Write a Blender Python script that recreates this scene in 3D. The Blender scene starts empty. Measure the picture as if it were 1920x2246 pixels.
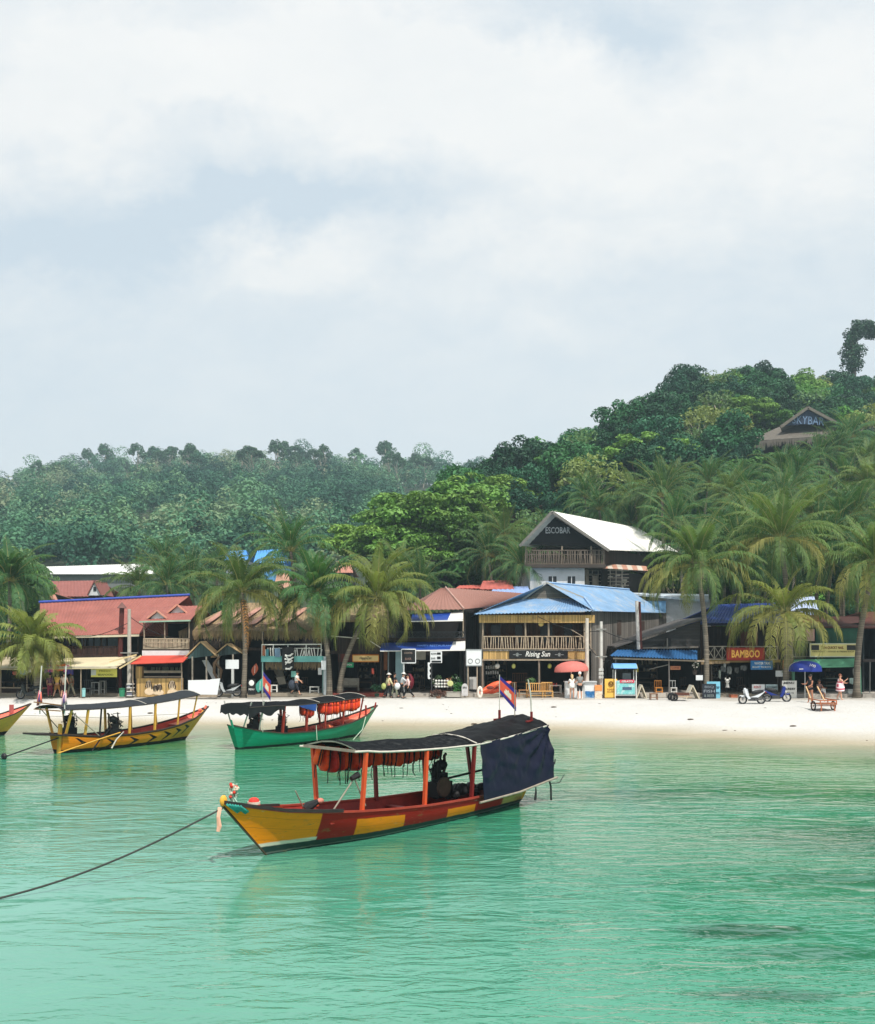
import bpy, math, random
import numpy as np
from mathutils import Vector, Matrix, noise as mnoise
R = random.Random(11)
S = bpy.context.scene
COL = S.collection
FOC, HX, HY, CAMZ = 2070.0, 960.0, 1410.0, 5.0      # photo focal length and horizon, camera height in metres
def wx(px, d): return (px - HX) * d / FOC
def wz(py, d): return CAMZ - (py - HY) * d / FOC
def P(px, py, d): return Vector((wx(px, d), d, wz(py, d)))
def lerp(a, b, t): return a + (b - a) * t
def interp(x, pts):
    if x <= pts[0][0]: return pts[0][1]
    for (x0, y0), (x1, y1) in zip(pts, pts[1:]):
        if x <= x1: return lerp(y0, y1, (x - x0) / (x1 - x0))
    return pts[-1][1]
def sm(t):
    t = max(0.0, min(1.0, t)); return t * t * (3 - 2 * t)
def lin(c):
    def f(v):
        v /= 255.0
        return v / 12.92 if v <= .04045 else ((v + .055) / 1.055) ** 2.4
    return tuple(f(v) for v in c)

# ------------------------------------------------------------------ mesh builder
PM = {}
class MB:
    def __init__(self): self.v, self.f, self.m = [], [], []
    def add(self, vs, fs, mi=0):
        o = len(self.v); self.v += [tuple(p) for p in vs]
        for f in fs: self.f.append([o + i for i in f]); self.m.append(mi)
        return self
    def box(self, x0, x1, y0, y1, z0, z1, mi=0, M=None):
        vs = [(x, y, z) for z in (z0, z1) for y in (y0, y1) for x in (x0, x1)]
        if M is not None: vs = [M @ Vector(p) for p in vs]
        return self.add(vs, [(0, 2, 3, 1), (4, 5, 7, 6), (0, 1, 5, 4), (2, 6, 7, 3), (0, 4, 6, 2), (1, 3, 7, 5)], mi)
    def pbox(self, px0, px1, py0, py1, d0, d1, mi=0):     # front face seen at these photo pixels at depth d0, going back to d1
        return self.box(wx(px0, d0), wx(px1, d0), d0, d1, wz(py1, d0), wz(py0, d0), mi)
    def bar(self, a, b, w, h=None, mi=0):
        a, b = Vector(a), Vector(b); h = h or w; t = (b - a)
        if t.length < 1e-6: return self
        t.normalize(); up = Vector((0, 0, 1)) if abs(t.z) < .95 else Vector((0, 1, 0))
        s = t.cross(up).normalized() * (w / 2); u = s.normalized().cross(t) * (h / 2)
        vs = [p + i * s + j * u for p in (a, b) for j in (-1, 1) for i in (-1, 1)]
        return self.add(vs, [(0, 2, 3, 1), (4, 5, 7, 6), (0, 1, 5, 4), (2, 6, 7, 3), (0, 4, 6, 2), (1, 3, 7, 5)], mi)
    def tube(self, pts, r, n=7, mi=0, cap=True):
        pts = [Vector(p) for p in pts]; m = len(pts)
        rs = r if isinstance(r, (list, tuple)) else [r] * m
        o = len(self.v); ref = None
        for i, p in enumerate(pts):
            t = (pts[min(i + 1, m - 1)] - pts[max(i - 1, 0)])
            t = t.normalized() if t.length > 1e-9 else Vector((0, 0, 1))
            if ref is None: ref = Vector((1, 0, 0)) if abs(t.x) < .8 else Vector((0, 1, 0))
            s = (ref - t * ref.dot(t)).normalized(); ref = s; u = t.cross(s)
            for k in range(n):
                a = 2 * math.pi * k / n
                self.v.append(tuple(p + (s * math.cos(a) + u * math.sin(a)) * rs[i]))
        for i in range(m - 1):
            for k in range(n):
                k2 = (k + 1) % n
                self.f.append([o + i * n + k, o + i * n + k2, o + (i + 1) * n + k2, o + (i + 1) * n + k]); self.m.append(mi)
        if cap:
            self.f.append([o + k for k in range(n)][::-1]); self.m.append(mi)
            self.f.append([o + (m - 1) * n + k for k in range(n)]); self.m.append(mi)
        return self
    def ell(self, c, rx, ry=None, rz=None, n=10, k=6, mi=0, M=None):
        ry = ry or rx; rz = rz or rx; vs = [(0, 0, -1)]
        for j in range(1, k):
            ph = math.pi * j / k - math.pi / 2
            for i in range(n):
                a = 2 * math.pi * i / n
                vs.append((math.cos(ph) * math.cos(a), math.cos(ph) * math.sin(a), math.sin(ph)))
        vs.append((0, 0, 1)); fs = []
        for i in range(n):
            fs.append((0, 1 + (i + 1) % n, 1 + i))
            for j in range(k - 2):
                a, b = 1 + j * n + i, 1 + j * n + (i + 1) % n
                fs.append((a, b, b + n, a + n))
            fs.append((1 + (k - 2) * n + i, 1 + (k - 2) * n + (i + 1) % n, len(vs) - 1))
        out = []
        for p in vs:
            q = Vector((p[0] * rx, p[1] * ry, p[2] * rz))
            if M is not None: q = M @ q
            out.append(q + Vector(c))
        return self.add(out, fs, mi)
    def prism(self, pts, off, mi=0):                     # polygon pushed along a vector
        off = Vector(off); n = len(pts); vs = [Vector(p) for p in pts] + [Vector(p) + off for p in pts]
        fs = [tuple(range(n))[::-1], tuple(range(n, 2 * n))] + [(i, (i + 1) % n, n + (i + 1) % n, n + i) for i in range(n)]
        return self.add(vs, fs, mi)
    def pprism(self, pxs, d0, d1, mi=0):
        return self.prism([P(x, y, d0) for x, y in pxs], (0, d1 - d0, 0), mi)
    def slab(self, a, b, c, e, th, mi=0):                # four corners, thickness downward along the normal
        a, b, c, e = map(Vector, (a, b, c, e)); n = (b - a).cross(e - a).normalized()
        if n.z < 0: n = -n
        return self.prism([a, b, c, e], -n * th, mi)
    def corr(self, a, b, c, e, per=.2, amp=.03, th=.015, mi=0, rows=2):   # corrugated sheet: a-b along the eave, e-c along the top
        a, b, c, e = map(Vector, (a, b, c, e)); n = (b - a).cross(e - a).normalized()
        if n.z < 0: n = -n
        W = max((b - a).length, (c - e).length); k = max(4, int(W / per) * 4); o = len(self.v)
        for side in (0, 1):
            for j in range(rows + 1):
                t = j / rows
                for i in range(k + 1):
                    p = a.lerp(b, i / k).lerp(e.lerp(c, i / k), t)
                    self.v.append(tuple(p + n * (amp * math.sin(2 * math.pi * i / 4) - side * th)))
        N = (k + 1) * (rows + 1)
        for side in (0, 1):
            for j in range(rows):
                for i in range(k):
                    q = [o + side * N + j * (k + 1) + i + x for x in (0, 1, k + 2, k + 1)]
                    self.f.append(q if side == 0 else q[::-1]); self.m.append(mi)
        for i in range(k):
            for j in (0, rows):
                q = o + j * (k + 1) + i
                self.f.append([q, q + 1, q + 1 + N, q + N]); self.m.append(mi)
        return self
    def text(self, s, c, h, w=None, mi=0, th=.02, shear=0, bold=0, rot=None, sp=1):   # raised lettering facing the camera side (-y)
        vs, fs = text_geo(s, shear, bold, sp)
        xs = [p[0] for p in vs]; zs = [p[1] for p in vs]
        x0, x1, z0, z1 = min(xs), max(xs), min(zs), max(zs)
        k = h / (z1 - z0); kx = (w / (x1 - x0)) if w else k
        M = rot or Matrix(); o = []
        for x, z, y in vs: o.append(Vector(c) + M @ Vector(((x - (x0 + x1) / 2) * kx, -th if y > 0 else 0, (z - (z0 + z1) / 2) * k)))
        return self.add(o, fs, mi)
    def ptext(self, s, px, py, d, hpx, wpx, mi=0, **k):
        return self.text(s, P(px, py, d), hpx * d / FOC, wpx * d / FOC, mi, **k)
    def build(self, name, mats, parent=None, local=False, origin=None, smooth=False, label=None):
        me = bpy.data.meshes.new(name)
        v = self.v
        if parent is not None and not local:
            iv = PM[parent.name].inverted(); v = [tuple(iv @ Vector(p)) for p in v]
        elif origin is not None:
            v = [(p[0] - origin[0], p[1] - origin[1], p[2] - origin[2]) for p in v]
        me.from_pydata(v, [], self.f); me.validate(); me.update()
        mats = mats if isinstance(mats, (list, tuple)) else [mats]
        for m in mats: me.materials.append(m)
        if len(mats) > 1 and len(me.polygons) == len(self.m): me.polygons.foreach_set('material_index', self.m)
        if smooth: me.polygons.foreach_set('use_smooth', [True] * len(me.polygons))
        o = bpy.data.objects.new(name, me); COL.objects.link(o)
        if parent is not None: o.parent = parent; PM[o.name] = PM[parent.name]
        else:
            o.location = origin or (0, 0, 0); PM[o.name] = Matrix.Translation(origin or (0, 0, 0))
        if label: o['label'] = label
        return o
_TG = {}
def text_geo(s, shear, bold, sp):
    k = (s, shear, bold, sp)
    if k not in _TG:
        cu = bpy.data.curves.new('lettering', 'FONT'); cu.body = s; cu.extrude = .05; cu.shear = shear; cu.offset = bold; cu.resolution_u = 2; cu.space_character = sp
        ob = bpy.data.objects.new('lettering', cu); COL.objects.link(ob); dg = bpy.context.evaluated_depsgraph_get()
        me = bpy.data.meshes.new_from_object(ob.evaluated_get(dg))
        _TG[k] = ([tuple(v.co) for v in me.vertices], [tuple(p.vertices) for p in me.polygons])
        bpy.data.objects.remove(ob); bpy.data.curves.remove(cu); bpy.data.meshes.remove(me)
    return _TG[k]
def thing(name, label, cat, loc=(0, 0, 0), rz=0.0, group=None):
    o = bpy.data.objects.new(name, None); COL.objects.link(o); o.empty_display_size = .3
    o.location = loc; o.rotation_euler = (0, 0, rz); PM[o.name] = Matrix.Translation(loc) @ Matrix.Rotation(rz, 4, 'Z')
    tag(o, label, cat, group); return o
def tag(o, label, cat, group=None):
    o['label'] = label; o['category'] = cat
    if group: o['group'] = group
    return o
def kind(o, k): o['kind'] = k; return o
def copy_tree(o, parent=None, loc=None, rz=None, sc=None, label=None, group=None):
    c = o.copy(); COL.objects.link(c)
    if parent is not None: c.parent = parent
    if loc is not None: c.location = loc
    if rz is not None: c.rotation_euler = (c.rotation_euler[0], c.rotation_euler[1], rz)
    if sc is not None: c.scale = sc if isinstance(sc, (tuple, list)) else (sc, sc, sc)
    if label: c['label'] = label
    if group: c['group'] = group
    for ch in list(o.children): copy_tree(ch, c)
    PM[c.name] = Matrix.Translation(c.location) @ Matrix.Rotation(c.rotation_euler[2], 4, 'Z')
    return c
def np_mesh(name, V, F, mat):
    me = bpy.data.meshes.new(name); V = np.asarray(V, np.float32); F = np.asarray(F, np.int32); n, k = F.shape
    me.vertices.add(len(V)); me.vertices.foreach_set('co', V.ravel())
    me.loops.add(n * k); me.loops.foreach_set('vertex_index', F.ravel())
    me.polygons.add(n); me.polygons.foreach_set('loop_start', np.arange(0, n * k, k, dtype=np.int32)); me.polygons.foreach_set('loop_total', np.full(n, k, np.int32))
    me.update(calc_edges=True); me.materials.append(mat); return me
def link(name, me, loc=(0, 0, 0), rz=0, parent=None):
    o = bpy.data.objects.new(name, me); COL.objects.link(o); o.location = loc; o.rotation_euler = (0, 0, rz)
    if parent is not None: o.parent = parent
    return o

# ------------------------------------------------------------------ materials
class NT:
    def __init__(self, nt): self.t = nt
    def n(self, kind, **k):
        o = self.t.nodes.new(kind)
        for a, b in k.items():
            if a.startswith('i_'):
                key = a[2:]; key = int(key) if key.isdigit() else key.replace('_', ' ')
                o.inputs[key].default_value = b
            else: setattr(o, a, b)
        return o
    def l(self, a, b): self.t.links.new(a, b)
    def math(self, op, a, b=None, c=None, clamp=False):
        o = self.t.nodes.new('ShaderNodeMath'); o.operation = op; o.use_clamp = clamp
        for i, x in enumerate((a, b, c)):
            if x is None: continue
            if isinstance(x, (int, float)): o.inputs[i].default_value = x
            else: self.l(x, o.inputs[i])
        return o.outputs[0]
    def mix(self, f, a, b, mode='MIX'):
        o = self.t.nodes.new('ShaderNodeMix'); o.data_type = 'RGBA'; o.blend_type = mode
        for i, x in ((0, f), (6, a), (7, b)):
            if isinstance(x, (int, float)): o.inputs[i].default_value = x
            elif isinstance(x, tuple): o.inputs[i].default_value = (*x, 1) if len(x) == 3 else x
            else: self.l(x, o.inputs[i])
        return o.outputs[2]
    def noise(self, vec, scale, detail=4, rough=.55, dist=0):
        o = self.n('ShaderNodeTexNoise'); o.inputs['Scale'].default_value = scale; o.inputs['Detail'].default_value = detail
        o.inputs['Roughness'].default_value = rough; o.inputs['Distortion'].default_value = dist
        if vec is not None: self.l(vec, o.inputs['Vector'])
        return o.outputs['Fac']
    def ramp(self, f, pts, mode='LINEAR'):
        o = self.n('ShaderNodeValToRGB'); o.color_ramp.interpolation = mode; e = o.color_ramp.elements
        while len(e) < len(pts): e.new(.5)
        for q, (p, c) in zip(e, pts):
            q.position = p; q.color = (*c, 1) if isinstance(c, tuple) else (c, c, c, 1)
        self.l(f, o.inputs[0]); return o.outputs[0]
    def mapr(self, f, a, b, c, d):
        o = self.n('ShaderNodeMapRange'); o.clamp = True
        for i, x in enumerate((f, a, b, c, d)):
            if isinstance(x, (int, float)): o.inputs[i].default_value = x
            else: self.l(x, o.inputs[i])
        return o.outputs[0]
    def scalev(self, vec, s):
        o = self.n('ShaderNodeMapping'); o.inputs['Scale'].default_value = s; self.l(vec, o.inputs[0]); return o.outputs[0]
_MC = {}
def mat(c, rough=.75, var=.22, sc=1.5, bump=.0, bsc=30, met=0, dirt=None, dsc=.8, damt=.35, stretch=None, rnd=0, trans=0, spec=.4, sheen=0, key=None):
    """Procedural surface: base colour (sRGB 0-255) with uneven tone, optional stains of another colour and a fine relief."""
    k = (tuple(c), rough, var, sc, bump, bsc, met, dirt, dsc, damt, stretch, rnd, trans, spec, key)
    if k in _MC: return _MC[k]
    m = bpy.data.materials.new('paint_%d_%d_%d' % tuple(c)); m.use_nodes = True; N = NT(m.node_tree); bs = N.t.nodes['Principled BSDF']
    tc = N.n('ShaderNodeTexCoord').outputs['Object']
    if stretch: tc = N.scalev(tc, stretch)
    b = lin(c); lo = tuple(x * (1 - var) for x in b); hi = tuple(min(1, x * (1 + var * .8)) for x in b)
    col = N.mix(N.ramp(N.noise(tc, sc, 6, .65), [(.3, 0.0), (.7, 1.0)]), lo, hi)
    if dirt: col = N.mix(N.math('MULTIPLY', N.ramp(N.noise(tc, dsc, 8, .7), [(.5, 0.0), (.68, 1.0)]), damt), col, lin(dirt))
    if rnd:
        oi = N.n('ShaderNodeObjectInfo').outputs['Random']; hs = N.n('ShaderNodeHueSaturation')
        N.l(N.mapr(oi, 0, 1, 1 - rnd, 1 + rnd), hs.inputs['Value']); N.l(N.mapr(N.math('FRACT', N.math('MULTIPLY', oi, 7.3)), 0, 1, .5 - rnd * .06, .5 + rnd * .06), hs.inputs['Hue'])
        N.l(col, hs.inputs['Color']); col = hs.outputs[0]
    N.l(col, bs.inputs['Base Color']); bs.inputs['Roughness'].default_value = rough; bs.inputs['Metallic'].default_value = met
    bs.inputs['Specular IOR Level'].default_value = spec
    if bump:
        bp = N.n('ShaderNodeBump', i_Strength=bump, i_Distance=.02); N.l(N.noise(tc, bsc, 5), bp.inputs['Height']); N.l(bp.outputs[0], bs.inputs['Normal'])
    if trans:
        tr = N.n('ShaderNodeBsdfTranslucent'); N.l(N.mix(1.0, col, (1.25, 1.2, .55), 'MULTIPLY'), tr.inputs[0])
        mx = N.n('ShaderNodeMixShader', i_0=trans); N.l(bs.outputs[0], mx.inputs[1]); N.l(tr.outputs[0], mx.inputs[2])
        N.l(mx.outputs[0], N.t.nodes['Material Output'].inputs[0])
    _MC[k] = m; return m
def planks(c, axis=0, per=.14, var=.4, rough=.85, gap=.35):
    """Boards or bamboo: tone changes board by board across one axis, dark joints, grain along the other."""
    k = ('pl', tuple(c), axis, per, var, gap)
    if k in _MC: return _MC[k]
    m = bpy.data.materials.new('boards_%d_%d_%d' % tuple(c)); m.use_nodes = True; N = NT(m.node_tree); bs = N.t.nodes['Principled BSDF']
    tc = N.n('ShaderNodeTexCoord').outputs['Object']; sp = N.n('ShaderNodeSeparateXYZ'); N.l(tc, sp.inputs[0])
    q = N.math('DIVIDE', sp.outputs[axis], per); cell = N.math('FLOOR', q); fr = N.math('FRACT', q)
    wn = N.n('ShaderNodeTexWhiteNoise', noise_dimensions='1D'); N.l(cell, wn.inputs['W'])
    st = [18, 18, 18]; st[axis] = 30; st[2 if axis != 2 else 0] = 1.2
    g = N.noise(N.scalev(tc, tuple(st)), 1, 4)
    b = lin(c); col = N.mix(wn.outputs['Value'], tuple(x * (1 - var) for x in b), tuple(min(1, x * (1 + var * .7)) for x in b))
    col = N.mix(N.mapr(g, .3, .7, 0, .5), col, tuple(x * .45 for x in b))
    j = N.math('LESS_THAN', fr, .12); col = N.mix(N.math('MULTIPLY', j, gap * 2), col, tuple(x * .15 for x in b))
    N.l(col, bs.inputs['Base Color']); bs.inputs['Roughness'].default_value = rough
    bp = N.n('ShaderNodeBump', i_Strength=.5, i_Distance=.02); N.l(N.math('SUBTRACT', g, j), bp.inputs['Height']); N.l(bp.outputs[0], bs.inputs['Normal'])
    _MC[k] = m; return m
# ------------------------------------------------------------------ camera, sun, sky, haze
cam = bpy.data.cameras.new('camera'); co = bpy.data.objects.new('camera', cam); COL.objects.link(co)
co.location = (0, 0, CAMZ); co.rotation_euler = (math.pi / 2, 0, 0); cam.lens = FOC / 2246 * 36; cam.sensor_width = 36; cam.shift_y = (HY - 1123) / 2246; cam.clip_end = 5000; cam.clip_start = .1
S.camera = co
SUN_EL, SUN_AZ = math.radians(60), math.radians(152)     # high, over the viewer's right shoulder
sd = bpy.data.lights.new('sun', 'SUN'); sd.energy = 4.9; sd.angle = math.radians(.55); sd.color = (1, .95, .87)
so = bpy.data.objects.new('sun', sd); COL.objects.link(so)
sv = Vector((math.sin(SUN_AZ) * math.cos(SUN_EL), math.cos(SUN_AZ) * math.cos(SUN_EL), math.sin(SUN_EL)))
so.rotation_euler = sv.to_track_quat('Z', 'Y').to_euler(); so.location = (0, 60, 120)
S.view_settings.view_transform = 'Standard'; S.view_settings.look = 'None'; S.view_settings.exposure = 0.0; S.view_settings.gamma = 1
W = bpy.data.worlds.new('World'); S.world = W; W.use_nodes = True; N = NT(W.node_tree)
sky = N.n('ShaderNodeTexSky', sky_type='NISHITA', sun_disc=False, sun_elevation=SUN_EL, sun_rotation=SUN_AZ, air_density=1.0, dust_density=2.5, ozone_density=1.0)
tc = N.n('ShaderNodeTexCoord').outputs['Generated']; sp = N.n('ShaderNodeSeparateXYZ'); N.l(tc, sp.inputs[0])
yy = N.math('MAXIMUM', N.math('ABSOLUTE', sp.outputs[1]), .08)
u = N.math('DIVIDE', sp.outputs[0], yy); v = N.math('DIVIDE', sp.outputs[2], yy)
cb = N.n('ShaderNodeCombineXYZ'); N.l(u, cb.inputs[0]); N.l(v, cb.inputs[1]); uv = cb.outputs[0]
wu = N.math('MULTIPLY_ADD', N.math('SUBTRACT', N.noise(uv, 4.5, 7, .6), .5), .34, u)
cb2 = N.n('ShaderNodeCombineXYZ', i_2=7.0); N.l(u, cb2.inputs[0]); N.l(v, cb2.inputs[1])
wv = N.math('MULTIPLY_ADD', N.math('SUBTRACT', N.noise(cb2.outputs[0], 5.5, 7, .6), .5), .22, v)
acc = N.math('MULTIPLY_ADD', N.noise(N.scalev(uv, (1.0, 1.7, 1)), 7.5, 9, .66, .3), .44, N.math('MULTIPLY', N.noise(N.scalev(uv, (1.0, 2.0, 1)), 2.6, 8, .58), .42))
for px, py, a, b, w in [(480, 110, 560, 170, .34), (1000, 200, 380, 150, .30), (1500, 340, 330, 170, .26), (1120, 530, 330, 70, .22), (590, 610, 210, 70, .30), (1820, 150, 250, 190, .2),
                        (1180, 660, 140, 45, .16), (60, 250, 250, 130, .2), (20, 690, 110, 60, .14), (560, 440, 330, 75, -.30), (150, 560, 260, 110, -.26), (1330, 40, 230, 60, -.26), (470, 255, 110, 75, -.14), (1650, 620, 400, 80, -.08)]:
    du = N.math('DIVIDE', N.math('SUBTRACT', wu, (px - HX) / FOC), a / FOC); dv = N.math('DIVIDE', N.math('SUBTRACT', wv, (HY - py) / FOC), b / FOC)
    q = N.math('ADD', N.math('MULTIPLY', du, du), N.math('MULTIPLY', dv, dv))
    acc = N.math('MULTIPLY_ADD', N.math('POWER', 2.718, N.math('MULTIPLY', q, -1)), w, acc)
dens = N.mapr(acc, .24, .68, 0, 1)
veil = N.mix(.84, sky.outputs[0], (7.6, 8.6, 9.4))          # thin high overcast in front of the blue
lit = N.mix(N.noise(N.scalev(uv, (1, 1.8, 1)), 5, 6, .6), (8.6, 8.9, 9.1), (10.6, 10.4, 10.1))
bgc = N.mix(dens, veil, lit)
bg = N.t.nodes['Background']; low = N.math('MULTIPLY', N.mapr(v, .10, .42, 1, 0), .8); bgc = N.mix(low, bgc, N.mix(N.noise(N.scalev(uv, (1, 2.2, 1)), 4, 6, .6), (7.9, 8.7, 9.3), (8.9, 9.4, 9.8))); N.l(bgc, bg.inputs[0]); bg.inputs[1].default_value = .1
hz = bpy.data.materials.new('haze'); hz.use_nodes = True; N = NT(hz.node_tree); N.t.nodes.remove(N.t.nodes['Principled BSDF'])
pv = N.n('ShaderNodeVolumePrincipled', i_Color=(.66, .88, .98, 1), i_Density=.00058, i_Anisotropy=.25); N.l(pv.outputs[0], N.t.nodes['Material Output'].inputs['Volume'])
o = MB().box(-780, 780, -60, 760, -4.2, 150).build('haze', hz); kind(o, 'stuff'); o['label'] = 'pale sea haze that turns the far forested hill blue'
C = S.cycles; C.max_bounces = 7; C.diffuse_bounces = 3; C.glossy_bounces = 3; C.transmission_bounces = 4; C.volume_bounces = 0; C.transparent_max_bounces = 8
C.sample_clamp_indirect = 6; C.caustics_reflective = False; C.caustics_refractive = False

# ------------------------------------------------------------------ terrain
SHORE = [(-400, 90), (-60, 63), (-27, 59.5), (-8, 57.8), (0, 57.3), (6.5, 55.5), (14, 51), (21.4, 46.5), (40, 37), (400, -60)]
NH = [(700, 1330, 108), (790, 1185, 110), (860, 1130, 112), (1000, 1090, 118), (1041, 1057, 140), (1084, 1030, 142), (1193, 981, 152), (1279, 943, 160), (1355, 916, 166), (1453, 868, 175), (1520, 850, 178), (1659, 838, 184), (1735, 852, 186), (1800, 856, 188), (1919, 856, 192), (2400, 830, 205)]
FH = [(-900, 1110), (-200, 1075), (0, 1062), (130, 1046), (250, 1034), (420, 1022), (640, 1022), (760, 1032), (930, 1030), (1030, 1050), (1300, 1050), (1700, 1060)]
def h_near(x, y):
    px = HX + FOC * x / y; D = interp(px, [(a, c) for a, b, c in NH]); py = interp(px, [(a, b) for a, b, c in NH])
    H = max(0, CAMZ + (HY - py) / FOC * D - 9.0)
    if px < 790: H *= sm((px - 690) / 100)
    if y <= D: return H * sm((y - 80) / (D - 80)) ** .9 if y > 80 else 0
    return H * max(0, 1 - ((y - D) / 90) ** 2 * .9)
def h_far(x, y):
    px = HX + FOC * x / y; H = CAMZ + (HY - interp(px, FH)) / FOC * 480 - 15
    if y < 86: return 0
    base = interp(y, [(86, 0), (110, 5), (150, 10), (230, 26), (330, 50), (430, 72), (480, 78), (560, 70), (760, 25)]) / 78 * H
    return base * lerp(1, .35 + .65 * sm((y - 210) / 180), sm((px - 760) / 300))
def terrain(x, y):
    s = interp(x, SHORE)
    if y < s: z = -min(2.6, (s - y) * .052)
    else: z = 1.26 * sm(.5 + .5 * (y - s) / max(3, 63.5 - s)) * 2 - 1.26 if y < 63.5 else 1.26
    if y >= 63.5: z = 1.26 + .012 * (y - 63.5)
    h = max(h_near(x, y), h_far(x, y)) if y > 72 else 0
    return z + h + (.9 * mnoise.noise((x * .06, y * .06, 0)) * sm((y - 85) / 30) if y > 85 else .05 * mnoise.noise((x * .35, y * .35, 3)) * (1 if y > s + 1 else .3))
def grid(name, xs, ys, f, mt, att=None, smooth=True):
    V = [(x, y, f(x, y)) for y in ys for x in xs]; nx = len(xs)
    F = [(j * nx + i, j * nx + i + 1, (j + 1) * nx + i + 1, (j + 1) * nx + i) for j in range(len(ys) - 1) for i in range(nx - 1)]
    me = np_mesh(name, V, F, mt)
    if att:
        a = me.attributes.new('depth', 'FLOAT', 'POINT'); a.data.foreach_set('value', [att(x, y) for y in ys for x in xs])
    me.polygons.foreach_set('use_smooth', [smooth] * len(F)); return link(name, me)
def seq(*segs):
    out = []
    for a, b, n in segs: out += [a + (b - a) * i / n for i in range(n)]
    return out + [segs[-1][1]]
def snap(px, d, py, lift=0.0):
    """Where something stands: on the sand below that photo row when it lies in front of the shop floors, else no lower than the sand."""
    if py > 1530.5:
        best = min((abs(HY - (terrain(wx(px, q), q) - CAMZ) * FOC / q - py), q) for q in [54 + .1 * i for i in range(106)]); d = best[1]; return (wx(px, d), d, terrain(wx(px, d), d) + lift)
    return (wx(px, d), d, max(wz(py, d), terrain(wx(px, d), d) + lift))
# sand and seabed
m = bpy.data.materials.new('sand'); m.use_nodes = True; N = NT(m.node_tree); bs = N.t.nodes['Principled BSDF']
tc = N.n('ShaderNodeTexCoord').outputs['Object']; at = N.n('ShaderNodeAttribute', attribute_name='depth').outputs['Fac']
col = N.mix(N.noise(tc, .7, 8, .7), lin((180, 178, 174)), lin((206, 204, 200)))
col = N.mix(N.math('MULTIPLY', N.ramp(N.noise(tc, 3.5, 6, .75), [(.56, 0.0), (.72, 1.0)]), .30), col, lin((150, 138, 118)))
wet = N.math('ADD', at, N.math('MULTIPLY', N.math('SUBTRACT', N.noise(N.scalev(tc, (.3, 1, 1)), .5, 5), .5), .22))
wf = N.mapr(wet, -.42, -.04, 0, 1); col = N.mix(wf, col, lin((172, 162, 140)))
fp = N.n('ShaderNodeTexVoronoi', feature='DISTANCE_TO_EDGE'); fp.inputs['Scale'].default_value = 2.6; N.l(tc, fp.inputs['Vector'])
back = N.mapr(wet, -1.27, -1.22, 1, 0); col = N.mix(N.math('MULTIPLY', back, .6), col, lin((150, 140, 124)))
N.l(col, bs.inputs['Base Color']); N.l(N.mapr(wf, 0, 1, .95, .45), bs.inputs['Roughness'])
bp = N.n('ShaderNodeBump', i_Strength=.6, i_Distance=.05); N.l(N.math('ADD', N.noise(tc, 1.6, 8, .7), N.math('ADD', N.math('MULTIPLY', N.noise(tc, 14, 4), .3), N.math('MULTIPLY', N.mapr(fp.outputs['Distance'], 0, .25, 0, 1), .5))), bp.inputs['Height']); N.l(bp.outputs[0], bs.inputs['Normal'])
bx_ = seq((-260, -60, 20), (-60, 60, 160), (60, 260, 20))
kind(grid('beach', bx_, seq((-50, 36, 12), (36, 70, 70), (70, 80, 5)), terrain, m, lambda x, y: -terrain(x, y)), 'structure')
# hills
m = bpy.data.materials.new('hill_soil'); m.use_nodes = True; N = NT(m.node_tree); bs = N.t.nodes['Principled BSDF']
tc = N.n('ShaderNodeTexCoord').outputs['Object']
col = N.mix(N.ramp(N.noise(tc, .05, 8, .7), [(.4, 0.0), (.62, 1.0)]), (.016, .034, .014), (.05, .062, .028))
N.l(col, bs.inputs['Base Color']); bs.inputs['Roughness'].default_value = .95
kind(grid('hill', seq((-400, -120, 24), (-120, 170, 130), (170, 420, 22)), seq((79.9, 220, 80), (220, 755, 60)), terrain, m), 'structure')
# the sea floor far out, one sheet under everything
o = MB().add([(-775, -58, -2.9), (775, -58, -2.9), (775, 755, -2.9), (-775, 755, -2.9)], [(0, 1, 2, 3)]).build('ground', mat((190, 182, 160), var=.1, sc=.05)); kind(o, 'structure')
# water
m = bpy.data.materials.new('sea_water'); m.use_nodes = True; N = NT(m.node_tree); bs = N.t.nodes['Principled BSDF']
tc = N.n('ShaderNodeTexCoord').outputs['Object']; dp = N.n('ShaderNodeAttribute', attribute_name='depth').outputs['Fac']
big = N.noise(N.scalev(tc, (.045, .10, 1)), 1, 4, .55, .4)
mid = N.noise(N.scalev(tc, (.16, .40, 1)), 1, 5, .6, .3)
de = N.math('ADD', dp, N.math('MULTIPLY', N.math('SUBTRACT', mid, .5), .5))
col = N.ramp(N.math('MULTIPLY', de, .5), [(.0, lin((176, 180, 140))), (.10, lin((112, 150, 112))), (.24, lin((80, 140, 92))), (.6, lin((36, 118, 80))), (1, lin((38, 124, 94)))])
col = N.mix(N.ramp(big, [(.44, 0.0), (.60, .75)]), col, lin((50, 138, 108)))
col = N.mix(N.math('MULTIPLY', N.ramp(N.noise(N.scalev(tc, (.11, .2, 1)), 1, 3, .5, .5), [(.60, 0.0), (.74, .7)]), N.mapr(dp, .3, 1.0, 0, 1)), col, lin((26, 92, 70)))
sp = N.n('ShaderNodeSeparateXYZ'); N.l(tc, sp.inputs[0])
sky_sheen = N.math('MULTIPLY', N.mapr(N.math('ADD', sp.outputs[0], N.math('MULTIPLY', mid, 6)), -7.0, 8.0, 1, 0), N.mapr(N.math('ADD', sp.outputs[1], N.math('MULTIPLY', big, 10)), 24.0, 42.0, 1, 0))   # pale near water: bright sky reflection painted into the colour
col = N.mix(N.math('MULTIPLY', sky_sheen, .72), col, lin((108, 164, 146)))
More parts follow.
